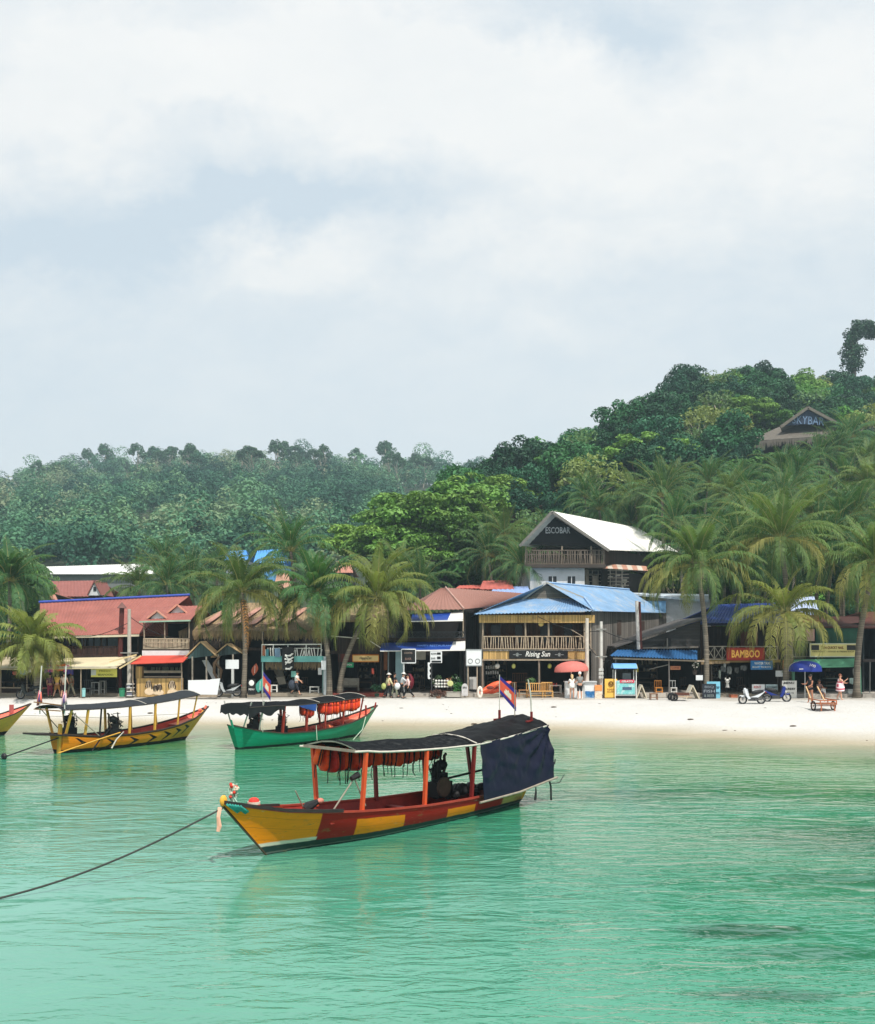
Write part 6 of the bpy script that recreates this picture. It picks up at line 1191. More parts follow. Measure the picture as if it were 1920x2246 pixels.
# ------------------------------------------------------------------ people
def skin_mesh(verts, edges, radii, sub=1):
    me = bpy.data.meshes.new('body'); me.from_pydata([tuple(v) for v in verts], edges, []); o = bpy.data.objects.new('body', me); COL.objects.link(o)
    md = o.modifiers.new('Skin', 'SKIN'); md.use_smooth_shade = True
    for i, r in enumerate(radii): me.skin_vertices[0].data[i].radius = (r, r); me.skin_vertices[0].data[i].use_root = (i == 0)
    if sub: o.modifiers.new('Subsurf', 'SUBSURF').levels = sub
    dg = bpy.context.evaluated_depsgraph_get(); m2 = bpy.data.meshes.new_from_object(o.evaluated_get(dg)); bpy.data.objects.remove(o)
    return [tuple(v.co) for v in m2.vertices], [tuple(p.vertices) for p in m2.polygons]
skinl, skind = mat((214, 160, 132), .6, .08, 5), mat((128, 84, 60), .6, .08, 5)
def person(label, px, d, py_feet, height=1.68, rz=0.0, legs=(.25, -.2), knees=(.05, .2), arms=(.3, -.2), elbows=(.4, .3), lean=0.0, skin=None, hair=(40, 30, 26), long_hair=False, top=None, bottom=None, hat=None, sit=False, head_turn=0.0, extra=None, sleeve=.6, blen=.6, spread=.10, shoes=(40, 36, 36)):
    """One continuous body grown over a posed skeleton, faces -y before rz; clothes are separate shells."""
    t = thing('person', label, 'person', snap(px, d, py_feet, .0), rz); k = height / 1.70; skin = skin or skinl
    hipz = (.90 if not sit else .46) * k; up = Vector((0, -math.sin(lean), math.cos(lean))); hip = Vector((0, 0, hipz)); ch = hip + up * .30 * k; nk = hip + up * .52 * k; hd0 = nk + up * .07 * k; hd1 = nk + up * .155 * k + Vector((0, -.015, 0)); hd2 = nk + up * .26 * k
    V, E, Rr = [hip, hip + up * .13 * k, ch, nk, hd0, hd1, hd2], [(0, 1), (1, 2), (2, 3), (3, 4), (4, 5), (5, 6)], [x * k for x in (.125, .115, .135, .06, .055, .098, .075)]
    def chain(parent, pts, rs):
        p = parent
        for a, r in zip(pts, rs): V.append(Vector(a)); Rr.append(r * k); E.append((p, len(V) - 1)); p = len(V) - 1
        return p
    def sw(a): return Vector((0, -math.sin(a), -math.cos(a)))
    fingers = MB(); ends = {}
    for s, la, ka, aa, ea in ((-1, legs[0], knees[0], arms[0], elbows[0]), (1, legs[1], knees[1], arms[1], elbows[1])):
        h = hip + Vector((s * .085 * k, 0, -.03 * k)); kn = h + sw(la) * .42 * k + Vector((s * spread * .3, 0, 0)); an = kn + sw(la - ka) * .40 * k + Vector((s * spread * .1, 0, 0)); ft = an + Vector((0, -.13 * k, -.035 * k))
        chain(0, [h, h.lerp(kn, .5), kn, kn.lerp(an, .4), an, ft], [.092, .078, .056, .052, .036, .034])
        sh = ch + up * .17 * k + Vector((s * .165 * k, 0, 0)); el = sh + sw(aa) * .27 * k + Vector((s * .05 * k, 0, 0)); wr = el + sw(aa + ea) * .24 * k; hn = wr + sw(aa + ea) * .06 * k
        chain(2, [sh, el, wr, hn], [.055, .042, .028, .034]); ends[s] = (h, kn, an, sh, el, wr, hn)
        dr = sw(aa + ea + .25); ax = Vector((0, math.cos(aa), -math.sin(aa)))
        for q in range(4): b0 = hn + ax * (.013 * (q - 1.5)) * k; L = (.068, .078, .074, .056)[q] * k; fingers.tube([b0, b0 + dr * L * .55 + Vector((0, 0, 0)), b0 + sw(aa + ea + .6) * L], [.0095 * k, .009 * k, .007 * k], 5)
        b0 = wr.lerp(hn, .5) + Vector((0, -.025 * k, 0)); fingers.tube([b0, b0 + (dr + Vector((0, -.8, 0))).normalized() * .055 * k], [.011 * k, .008 * k], 5)
    v, f = skin_mesh(V, E, Rr); mb = MB().add(v, f, 0); mb.v += []; mb.add(fingers.v, fingers.f, 0)
    fd = Matrix.Rotation(head_turn, 3, 'Z') @ Vector((0, -1, 0)); sd_ = Vector((-fd.y, fd.x, 0)); hc = hd1 + up * .03 * k
    mb.ell(hc + fd * .105 * k - up * .03 * k, .014 * k, .02 * k, .022 * k, 6, 4, 0)
    for s in (-1, 1): mb.ell(hc + fd * .092 * k + sd_ * s * .032 * k + up * .012 * k, .014 * k, .009 * k, .009 * k, 6, 4, 1); mb.ell(hc + sd_ * s * .095 * k, .015 * k, .025 * k, .032 * k, 6, 4, 0)
    mb.ell(hc + fd * .09 * k - up * .065 * k, .026 * k, .01 * k, .008 * k, 6, 4, 2)
    mb.build('body', [skin, mat((30, 24, 22), .5), mat((150, 70, 66), .5)], t, local=True, smooth=True)
    if hair:
        m_ = MB().ell(hc - fd * .022 * k + up * .045 * k, .108 * k, .112 * k, .10 * k, 10, 7)
        if long_hair: m_.tube([hc - fd * .07 * k, hc - fd * .10 * k - up * .15 * k, hc - fd * .09 * k - up * .30 * k], [.09 * k, .085 * k, .04 * k], 8)
        m_.build('hair', mat(hair, .7, .25, 12), t, local=True, smooth=True)
    if hat:
        m_ = MB(); c = hc + up * .075 * k; m_.tube([c, c + up * .015], [.21 * k, .19 * k], 14).ell(c + up * .03 * k, .115 * k, .12 * k, .085 * k, 10, 6); m_.build('hat', mat(hat, .8, .1, 8), t, local=True, smooth=True)
    if top:
        vs = [hip + up * .05 * k, ch - up * .05 * k, ch + up * .07 * k, nk - up * .07 * k]; es = [(0, 1), (1, 2), (2, 3)]; rs = [.15 * k, .15 * k, .155 * k, .10 * k]
        for s in (-1, 1):
            _, _, _, sh, el, wr, _ = ends[s]; vs += [sh, sh.lerp(el, min(1, sleeve))]; es += [(2, len(vs) - 2), (len(vs) - 2, len(vs) - 1)]; rs += [.075 * k, .066 * k]
            if sleeve > 1: vs.append(el.lerp(wr, .85)); es.append((len(vs) - 2, len(vs) - 1)); rs.append(.052 * k)
        v, f = skin_mesh(vs, es, rs); MB().add(v, f).build('shirt', mat(top, .85, .15, 6), t, local=True, smooth=True)
    if bottom:
        vs, es, rs = [hip + up * .07 * k], [], [.148 * k]
        for s in (-1, 1):
            h, kn, an, *_ = ends[s]; end = h.lerp(kn, blen * 1.6) if blen <= .62 else kn.lerp(an, (blen - .62) / .38 * .95)
            ps = [h, end] if blen <= .62 else [h, kn, end]
            for i, p in enumerate(ps): vs.append(p); es.append((0 if i == 0 else len(vs) - 2, len(vs) - 1)); rs.append((.112, .092 if blen <= .62 else .075, .06)[i] * k)
        v, f = skin_mesh(vs, es, rs); MB().add(v, f).build('trousers' if blen > .7 else 'shorts', mat(bottom, .85, .15, 6), t, local=True, smooth=True)
    if shoes:
        for s in (-1, 1): an = ends[s][2]; MB().ell(an + Vector((0, -.06 * k, -.035 * k)), .05 * k, .125 * k, .042 * k, 8, 5).build('shoe', mat(shoes, .7), t, local=True, smooth=True)
    if extra: extra(t, k, ends, hip, up, nk)
    return t
def bag(px, d, py, rx, ry, rz_, c, label, nm='backpack'):
    p = P(px, py, d); t = thing(nm, label, nm, tuple(p)); MB().ell((0, 0, 0), rx, ry, rz_, 9, 6).build('bag_body', mat(c, .8, .2, 6), t, local=True, smooth=True); MB().tube([(0, ry * .7, rz_ * .8), (0, ry * 1.3, rz_ * 1.1), (0, ry * 1.3, -rz_ * .3), (0, ry * .7, -rz_ * .7)], .03, 5).build('strap', mat((30, 30, 34), .8), t, local=True); return t
G = 'people gathered at the beach bar'
person('woman in purple and pink clothes standing at the left of the bar group', 110, 64.6, 1530, 1.62, .5, top=(120, 60, 116), bottom=(176, 70, 96), blen=.95, long_hair=True)
person('person in a yellow shirt and patterned shorts at the beach bar', 126, 64.3, 1530, 1.68, 2.8, top=(222, 178, 84), bottom=(170, 120, 60), arms=(.6, .5), elbows=(.8, .9))
person('person in a pale shirt and dark shorts seen from behind at the beach bar', 141, 64.2, 1530, 1.70, 3.0, top=(232, 206, 190), bottom=(70, 40, 44), legs=(.15, -.1))
person('person in khaki clothes standing near the right end of the bar group', 156, 64.5, 1529, 1.74, -.6, top=(120, 116, 96), bottom=(112, 108, 90), blen=1, skin=skind)
person('person in white top and rolled trousers walking past the turquoise bar', 650, 64.6, 1526, 1.66, 1.35, legs=(.45, -.35), knees=(.1, .5), arms=(.6, .3), elbows=(.6, .5), lean=.12, top=(232, 232, 228), bottom=(40, 42, 50), blen=.8)
bag(641, 64.6, 1502, .26, .2, .34, (52, 60, 74), 'large dark backpack on the walker beside the turquoise bar')
person('woman in white sun hat and cream top with her back turned, walking past', 853, 63.4, 1531, 1.62, 2.2, top=(226, 214, 170), bottom=(34, 32, 36), blen=1, hat=(244, 240, 232), legs=(.2, -.3), knees=(.1, .35), sleeve=1.4)
person('person in dark clothes half hidden between the two sun hats', 866, 64.2, 1530, 1.66, 2.0, top=(34, 36, 42), bottom=(150, 154, 130), blen=1, legs=(.2, -.2))
person('woman in a wide white hat and pale jacket leaning forward', 881, 63.8, 1530, 1.64, 1.6, lean=.18, top=(206, 210, 214), bottom=(26, 26, 30), blen=.95, hat=(250, 246, 236), arms=(.9, .7), elbows=(.5, .6), sleeve=1.4)
person('woman in a pink coat and black leggings striding to the right', 895, 63.0, 1533, 1.62, -1.5, legs=(.42, -.45), knees=(.05, .25), arms=(.3, -.3), elbows=(.4, .5), top=(240, 206, 204), bottom=(22, 22, 26), blen=1, sleeve=1.4, hair=(26, 22, 22))
bag(872, 63.6, 1505, .2, .16, .24, (226, 230, 232), 'pale grey rucksack carried between the two women in hats'); bag(842, 63.6, 1505, .17, .14, .22, (176, 184, 110), 'yellow green shoulder bag carried by the woman with the cream top', 'bag')
def skirt_of(c, z0, z1, r0, r1):
    def f(t, k, ends, hip, up, nk): MB().tube([(0, 0, z0 * k), (0, -.01, (z0 + z1) / 2 * k), (0, 0, z1 * k)], [r0, (r0 + r1) / 2 * .98, r1], 12).build('dress', mat(c, .85, .1, 5), t, local=True, smooth=True)
    return f
person('blonde woman in a white dress seen from behind at the drinks counter', 1255, 62.9, 1533, 1.60, 3.14, legs=(.05, -.03), knees=(0, .05), arms=(.5, .5), elbows=(.9, .9), hair=(206, 176, 130), top=(238, 236, 232), shoes=None, long_hair=True, extra=skirt_of((240, 238, 234), .78, 1.15, .22, .16))
person('man in grey shirt, black shorts and white cap seen from behind at the counter', 1272, 62.9, 1534, 1.80, 3.3, legs=(.04, -.05), knees=(0, .03), arms=(.35, .3), elbows=(1.0, 1.0), top=(128, 128, 126), bottom=(30, 30, 36), hair=(232, 230, 226), shoes=(220, 216, 210), blen=.58)
def towel_wrap(t, k, ends, hip, up, nk):
    mb = MB(); n = 16
    for j in range(9):
        z = lerp(1.36, .62, j / 8) * k; r = lerp(.20, .34, sm(j / 6)) * k
        for i in range(n): a = 2 * math.pi * i / n; q = 1 + .08 * math.sin(a * 3 + j); mb.v.append((r * q * math.cos(a) + .05, r * .8 * q * math.sin(a), z + .04 * math.cos(a)))
    for j in range(8):
        for i in range(n): mb.f.append([j * n + i, j * n + (i + 1) % n, (j + 1) * n + (i + 1) % n, (j + 1) * n + i]); mb.m.append(1 if j in (1, 6) or (j in (3, 4) and i % 8 in (5, 6)) else 0)
    mb.build('towel_wrap', [mat((240, 214, 218), .9, .08, 5), mat((196, 70, 92), .9, .1, 5)], t, local=True, smooth=True)
person('person wrapped in a pink and red towel standing barefoot before the green shop', 1843, 64.1, 1535, 1.68, 1.2, legs=(.12, -.1), knees=(.05, .3), arms=(.9, .5), elbows=(1.4, 1.0), shoes=None, hair=(120, 70, 50), extra=towel_wrap)
person('tanned person in dark swimwear standing under the blue and white umbrella', 1778, 63.2, 1541, 1.76, -1.2, legs=(.03, -.06), knees=(0, .05), arms=(.5, .3), elbows=(1.1, .9), skin=mat((170, 116, 90), .6), top=(30, 28, 32), bottom=(30, 28, 34), blen=.2, sleeve=.05, shoes=None)
person('person sitting in shade behind the cart in front of the green shop', 1797, 64.6, 1532, 1.66, .3, sit=True, legs=(1.45, 1.4), knees=(1.45, 1.4), arms=(.5, .6), elbows=(1.0, 1.0), skin=skind, top=(70, 50, 46), bottom=(60, 60, 70), shoes=None)
# ------------------------------------------------------------------ signs and boards
yl, bk_ = mat((226, 200, 108), .7, .1, 1), mat((16, 16, 18), .7, .15)
sign('sign', 'black signboard with white script on the bamboo fascia', 1117, 1246, 1427, 1445, 65.38, bk_, (('Rising Sun', 1180, 1436, 15, 54, wht, dict(shear=.28, bold=.012)),)); 
for px in (1135, 1227):
    m_ = MB(); c = P(px, 1436, 65.36)
    for q in range(8): a = q * math.pi / 4; m_.bar(c, c + Vector((math.cos(a) * (.30 if q % 4 == 0 else .12), 0, math.sin(a) * .14)), .03)
    tag(m_.build('star_ornament', mat((150, 156, 156), .6), origin=tuple(c)), ('star ornament left of the white script' if px < 1200 else 'star ornament right of the white script'), 'ornament')
sign('sign', 'red board with chunky yellow capitals on the balcony', 1594, 1677, 1421, 1448, 65.3, mat((160, 44, 26), .7, .18, 2), (('BAMBOO', 1636, 1434, 17, 62, mat((242, 184, 84), .6, .1), dict(bold=.03, sp=1.05)),), mat((120, 30, 22), .7))
sign('sign', 'pale yellow lettered sign on the dark timber restaurant', 774, 831, 1437, 1451, 65.8, mat((226, 196, 136), .7, .08), (('HappyZen', 802, 1444, 8, 26, blk, dict(shear=.25, bold=.01)),), mat((212, 130, 46), .7))
sg = sign('sign', 'long yellow shop sign with dark photo patches above the green awning', 1777, 1880, 1412, 1440, 65.2, mat((214, 200, 130), .7, .1, .6), (('TIEN QUICKT NAIL', 1826, 1421, 7, 50, mat((130, 90, 40), .7), dict(bold=.02)), ('MINI MART - GOOD & FRESH SHOP', 1828, 1429, 3.4, 92, mat((120, 110, 70), .7))), mat((200, 200, 180), .7))
marks(sg, 'photo_patch', mat((40, 40, 38), .7, .5, 9), 65.19, ((1780, 1797, 1415, 1426), (1858, 1877, 1415, 1426)))
sign('sign', 'blue banner with white lines of writing under the cross braced balcony', 1647, 1695, 1449, 1469, 65.0, mat((36, 104, 160), .6, .25, 3), (('WATER TAXI', 1672, 1455, 5.5, 34, wht), ('BOAT TICKETS', 1671, 1463, 4, 40, wht)))
sign('sign', 'orange and white poster hung between the red sign bar and green shop', 1718, 1736, 1448, 1472, 65.2, mat((226, 122, 66), .7, .25, 6), (('SALE', 1727, 1465, 3.5, 11, wht),))
sign('sign', 'small white box sign beside the menu board', 1702, 1720, 1471, 1484, 64.6, whitew)
sign('sign', 'turquoise square sign hanging in the dark bar below the balcony', 639, 654, 1472, 1485, 65.8, mat((140, 206, 196), .7, .05))
bn = sign('banner', 'black banner with white swirls hanging on the turquoise balcony', 619, 645, 1419, 1468, 65.15, blackb, (), None, None, .03, 'banner')
sw_ = MB()
for y_, w in ((1436, 11), (1444, 12), (1451, 10), (1465, 9)): sw_.tube([P(632 + w * math.cos(a * .55 - 2.2), y_ + 2.5 * math.sin(a * 1.1), 65.13) for a in range(9)], [.02 + .03 * (a % 3) for a in range(9)], 5)
sw_.tube([P(627, 1438, 65.12), P(634, 1448, 65.12), P(626, 1458, 65.12)], [.03, .09, .03], 6).build('white_swirl', wht, bn)
sign('sign', 'white notice on the grey post beside the palm', 705, 715, 1449, 1469, 64.4, whitew); sign('sign', 'small grey notice just left of the white one on the grey post', 698, 706, 1465, 1480, 64.5, mat((170, 172, 172), .7, .2, 8))
sign('sign', 'green shop sign hanging inside the dark timber restaurant', 752, 776, 1453, 1464, 65.6, mat((40, 140, 96), .7, .2, 4), (('OPEN', 765, 1458, 4, 14, wht),))
sign('sign', 'tall black framed poster beneath the lower blue awning', 881, 912, 1424, 1454, 64.2, bk_, (('COCKTAIL', 896, 1432, 4, 18, mat((170, 150, 140), .7)), ('BAR', 896, 1445, 5, 14, mat((150, 120, 110), .7))), whitew, ([(886, 1454, 1528)], mat((186, 190, 190), .7), .1))
s2 = sign('sign', 'white hanging board with black ovals beside a lozenge post', 944, 970, 1428, 1454, 64.4, whitew, (('ROOMS', 952, 1434, 4, 12, blk), ('BAR', 951, 1444, 4, 9, blk)), None, ([(947, 1454, 1528)], mat((60, 60, 62), .8), .07))
marks(s2, 'black_patch', blk, 64.39, ((959, 967, 1431, 1436), (959, 967, 1440, 1446), (947, 968, 1449, 1453)))
lz = MB()
for y_ in (1453, 1465, 1477): lz.prism([P(942, y_ + 6, 64.2), P(945, y_ + 12, 64.2), P(942, y_ + 12.5, 64.2), P(939, y_ + 12, 64.2), P(938.5, y_, 64.2), P(945.5, y_, 64.2)], (0, .05, 0))
lz.build('lozenge_plaque', whitew, s2)
s3 = sign('sign', 'large blank white board with two little crests on thin legs', 1023, 1057, 1425, 1460, 64.3, mat((226, 228, 230), .6, .04), (), mat((150, 154, 156), .6), ([(1027, 1460, 1529), (1047, 1460, 1529)], polew, .08))
m_ = MB()
for px in (1032, 1048): m_.tube([P(px + 5 * math.cos(a), 1450 + 5 * math.sin(a), 64.29) for a in [i * .7 for i in range(10)]], .02, 5)
m_.build('crest_ring', mat((120, 120, 122), .7), s3)
y_s = sign('sign', 'standing yellow board with a brown ring emblem', 1327, 1354, 1489, 1530, 63.5, mat((236, 188, 84), .6, .08), (('YOGA', 1340, 1512, 3.4, 16, mat((150, 96, 40), .7)), ('CLASS', 1340, 1517, 3, 16, mat((150, 96, 40), .7))), None, ([(1328, 1489, 1534), (1353, 1489, 1534)], mat((190, 150, 80), .7), .05))
MB().tube([P(1340.5 + 5 * math.cos(a * .55), 1500 + 5 * math.sin(a * .55), 63.48) for a in range(12)], .035, 6).tube([P(1337, 1498, 63.48), P(1341, 1502, 63.48), P(1344, 1499, 63.48)], .03, 5).build('ring_emblem', mat((120, 80, 30), .7), y_s)
sign('sign', 'orange lettered board hanging in the open shed', 1471, 1493, 1461, 1469, 65.0, mat((226, 150, 110), .7, .1), (('COFFEE', 1482, 1465, 4, 17, mat((130, 50, 36), .7)),))
cb = sign('sign', 'black chalkboard with hand lettering leaning by the palm', 1541, 1571, 1500, 1537, 63.0, mat((34, 40, 50), .8, .2, 3), (('BBQ', 1556, 1507, 6, 20, mat((130, 140, 150), .8)), ('FISH', 1556, 1516, 6, 24, mat((150, 158, 164), .8)), ('& BEER', 1556, 1526, 6, 22, mat((130, 140, 140), .8))))
sign('sign', 'pale blue upright board behind the black chalkboard', 1551, 1580, 1495, 1535, 63.3, mat((126, 196, 220), .7, .1), (('DIVE', 1574, 1520, 5, 9, mat((30, 70, 100), .7)), ('TRIP', 1574, 1508, 5, 9, mat((30, 70, 100), .7))))
sign('sign', 'white paper notice tied to the palm trunk by the shed', 1527, 1542, 1481, 1492, 63.7, whitew)
mn = sign('sign', 'large white menu board leaning beside the blue motorbike', 1716, 1748, 1493, 1533, 63.4, mat((220, 218, 212), .7, .06), (('MENU', 1731, 1498, 5, 22, blk, dict(bold=.02)), ('LAUNDRY', 1732, 1511, 5, 26, blk, dict(bold=.02)), ('1 KG 1$', 1732, 1520, 4, 18, mat((110, 110, 112), .7))))
sign('sign', 'white plank sign with red words behind the white motorbike', 1650, 1678, 1501, 1516, 64.4, whitew, (('RENT', 1662, 1507, 5, 16, mat((190, 60, 50), .7)),)); sign('sign', 'pale grey plank sign behind the blue motorbike', 1680, 1706, 1501, 1516, 64.45, mat((176, 196, 200), .7, .1), (('MOTORBIKE', 1693, 1507, 4, 22, mat((60, 80, 90), .7)),))
yb = sign('banner', 'yellow banner hanging under the cream awning', 200, 257, 1467, 1485, 64.4, mat((214, 208, 96), .7, .1), (('FRESH', 230, 1472, 4, 24, mat((150, 140, 50), .7)), ('SEAFOOD', 232, 1480, 4, 34, mat((90, 90, 40), .7))), None, None, .03, 'banner')
marks(yb, 'photo_patch', mat((200, 206, 200), .7), 64.39, ((200, 211, 1469, 1481),))
t = thing('blank_board', 'large blank white board standing on the sand below the porch gable', 'board', tuple(P(446, 1529, 63.0)))
MB().pprism([(413, 1492), (461, 1491), (462, 1490), (483, 1488), (477, 1524), (413, 1523)], 63.0, 63.06).build('board', mat((224, 226, 228), .6, .05, 1), t); MB().pprism([(413, 1523.5), (477, 1524.5), (476, 1529), (414, 1529)], 62.98, 63.1).build('base', polew, t)
sign('sign', 'blank white sign on a single post between porch and dead frond palm', 495, 524, 1447, 1467, 63.7, whitew, (), None, ([(511, 1466, 1528)], mat((186, 186, 184), .7), .16))
sign('sign', 'black board with round white emblem leaning near the dead frond palm', 544, 561, 1489, 1524, 63.6, bk_, (('MENU', 552, 1512, 4, 12, wht),)); MB().ell(P(552, 1498, 63.6), .18, .02, .2, 10, 6).build('emblem', wht, [o for o in COL.objects if o.get('label', '').startswith('black board with round')][0])
def aframe(label, px, d, w, y0, y1, m_, lean=10, ink=None):
    t = thing('sandwich_board', label, 'sandwich board', tuple(P(px, y1, d)), 0, None); a = P(px, y0, d)
    L0, L1, R0, R1 = P(px - lean, y1, d), P(px - lean, y1, d) + Vector((0, w, 0)), P(px + lean, y1, d), P(px + lean, y1, d) + Vector((0, w, 0)); A1 = a + Vector((0, w, 0))
    for k, (p, q) in enumerate(((L0, L1), (R0, R1))):
        pn = MB().prism([p.lerp(a, .14), a, A1, q.lerp(A1, .14)], (.03 if k else -.03, 0, 0)).build('panel', m_, t)
        f = MB().bar(p, a, .06).bar(q, A1, .06).build('leg_frame', cream, t)
    return t
aframe('white sandwich board beside the blue roofed stall', 1408, 63.3, .7, 1502, 1534, mat((216, 210, 196), .7, .15, 5), 12); aframe('larger white sandwich board between the handcart and the chalkboard', 1520, 63.0, .8, 1503, 1537, mat((226, 222, 208), .7, .1, 5), 16)
# ------------------------------------------------------------------ furniture and goods
def stool(name, label, px, py, d, w, h, m_, dep=.4, back=0, cat=None, group=None, seat_t=.05):
    t = thing(name, label, cat or name.split('_')[-1], snap(px, d, py), 0, group)
    MB().box(-w / 2, w / 2, -dep / 2, dep / 2, h - seat_t, h).build('seat' if name[-5:] != 'table' else 'table_top', m_, t, local=True)
    for sx in (-1, 1):
        for sy in (-1, 1): MB().bar((sx * (w / 2 - .03), sy * (dep / 2 - .03), 0), (sx * (w / 2 - .04), sy * (dep / 2 - .04), h - seat_t), .05).build('leg', m_, t, local=True)
    MB().bar((-w / 2 + .03, -dep / 2 + .03, h * .35), (w / 2 - .03, -dep / 2 + .03, h * .35), .04).build('stretcher', m_, t, local=True)
    if back:
        b_ = MB().bar((-w / 2, dep / 2, h + back), (w / 2, dep / 2, h + back), .06)
        for q in range(max(3, int(w / .12))): x = lerp(-w / 2 + .03, w / 2 - .03, q / max(2, int(w / .12) - 1)); b_.bar((x, dep / 2, h), (x, dep / 2, h + back), .04)
        b_.build('backrest', m_, t, local=True)
    return t
bw = mat((206, 160, 96), .8, .25, 5); bwd = mat((120, 82, 56), .8, .3, 5); wst = mat((222, 220, 214), .7, .05)
stool('wooden_bench', 'light bamboo bench with slatted back in front of the weathered bar', 1176, 1530, 64.2, 1.3, .45, bw, .6, .5); stool('wooden_armchair', 'light bamboo armchair at the right end of the bamboo bench', 1201, 1530, 64.1, .75, .45, bw, .6, .55, 'armchair'); stool('wooden_bench', 'brown bench beside the orange kayaks', 1118, 1528, 64.6, 1.0, .45, bwd, .5, .5)
stool('wooden_bench', 'dim bench standing deep in the shade of the weathered bar', 1141, 1510, 69, 1.1, .5, bwd, .5, .6)
stool('side_table', 'low brown table between bench and bamboo bench', 1150, 1529, 63.8, .75, .5, mat((150, 108, 74), .8, .3, 5), .5, 0, 'table'); stool('dining_table', 'white topped table with red bottles right of the bamboo armchair', 1218, 1526, 65.2, .8, .74, wst, .7, 0, 'table')
for px, c_, lab in ((1215, (206, 60, 46), 'red sauce bottle on the white topped table'), (1221, (226, 120, 110), 'pink bottle beside the red sauce bottle')):
    o = P(px, 1506, 65.1); tag(MB().tube([o, o + Vector((0, 0, .16)), o + Vector((0, 0, .19)), o + Vector((0, 0, .26))], [.05, .05, .025, .025], 8).build('bottle', mat(c_, .4), origin=tuple(o)), lab, 'bottle')
stool('white_stool', 'white stool in the left of the turquoise bar', 602, 1518, 65.2, .45, .5, wst, .4, 0, 'stool'); stool('white_stool', 'white bench like stool right of the walker in the turquoise bar', 690, 1520, 65.3, .65, .45, wst, .4, 0, 'stool')
stool('metal_chair', 'dark metal chair under the yellow banner', 192, 1524, 64.6, .6, .45, mat((50, 52, 54), .6), .5, .55, 'chair'); stool('metal_table', 'thin framed tall table right of the dark metal chair', 212, 1523, 65.0, .55, .85, mat((130, 132, 130), .6), .5, 0, 'table'); stool('bar_stool', 'tall pale bar stool in front of the dark restaurant', 226, 1523, 65.4, .4, .95, mat((150, 150, 146), .6), .4, 0, 'stool')
stool('wooden_chair', 'orange backed wooden chair inside the open shed', 1445, 1522, 64.6, .5, .45, mat((206, 134, 56), .7, .1), .45, .45, 'chair'); stool('white_chair', 'white plastic chair frame behind the shed post', 1477, 1522, 64.8, .45, .45, wst, .45, .45, 'chair'); stool('small_crate_table', 'small brown crate table on the sand right of the sandwich board', 1434, 1535, 63.4, .5, .42, bwd, .4, 0, 'table')
stool('food_counter', 'cluttered food counter in the timber restaurant doorway', 770, 1516, 65.4, 1.15, .9, mat((96, 92, 84), .8, .4, 6), .5, 0, 'counter', None, .5)
for nm, lab, px, py, d, r_, h_, c_ in (('rubbish_bin', 'green rubbish bin beside the concrete pole', 268, 1528, 63.9, .2, .5, (46, 130, 96)), ('water_jug', 'pale turquoise water jug left of the dark metal chair', 184, 1528, 64.0, .13, .5, (150, 206, 208))):
    t = thing(nm, lab, nm.split('_')[-1], snap(px, d, py)); MB().tube([(0, 0, 0), (0, 0, h_ * .8), (0, 0, h_)], [r_ * .85, r_, r_], 12).build('body', mat(c_, .6, .1), t, local=True); MB().tube([(0, 0, h_), (0, 0, h_ + .05), (0, 0, h_ + .09)], [r_ * 1.1, r_ * 1.1, r_ * .4], 12).build('lid', mat(tuple(int(x * .8) for x in c_), .6), t, local=True)
t = thing('shelf_rack', 'white rack with boxes beside the concrete pole', 'rack', tuple(P(284, 1528, 63.9)))
for y_ in (1500, 1508, 1516, 1525): MB().pbox(277, 292, y_, y_ + 1.5, 63.9, 64.3).build('shelf', wst, t)
for px in (277.5, 291): MB().bar(P(px, 1497, 63.9), P(px, 1528, 63.9), .04).build('upright', mat((80, 80, 80), .6), t)
for q, (a, b_, c_, e) in enumerate(((279, 285, 1503, 1508), (286, 291, 1511, 1516), (279, 289, 1519, 1525))): tag(MB().pbox(a, b_, c_, e, 63.95, 64.2).build('carton', mat(((150, 150, 160), (190, 170, 150), (110, 112, 130))[q], .8, .2, 6), origin=tuple(P(a, e, 63.95))), ('grey carton on the top shelf of the white rack', 'tan carton on the middle shelf of the white rack', 'wide slate carton on the bottom shelf of the white rack')[q], 'carton')
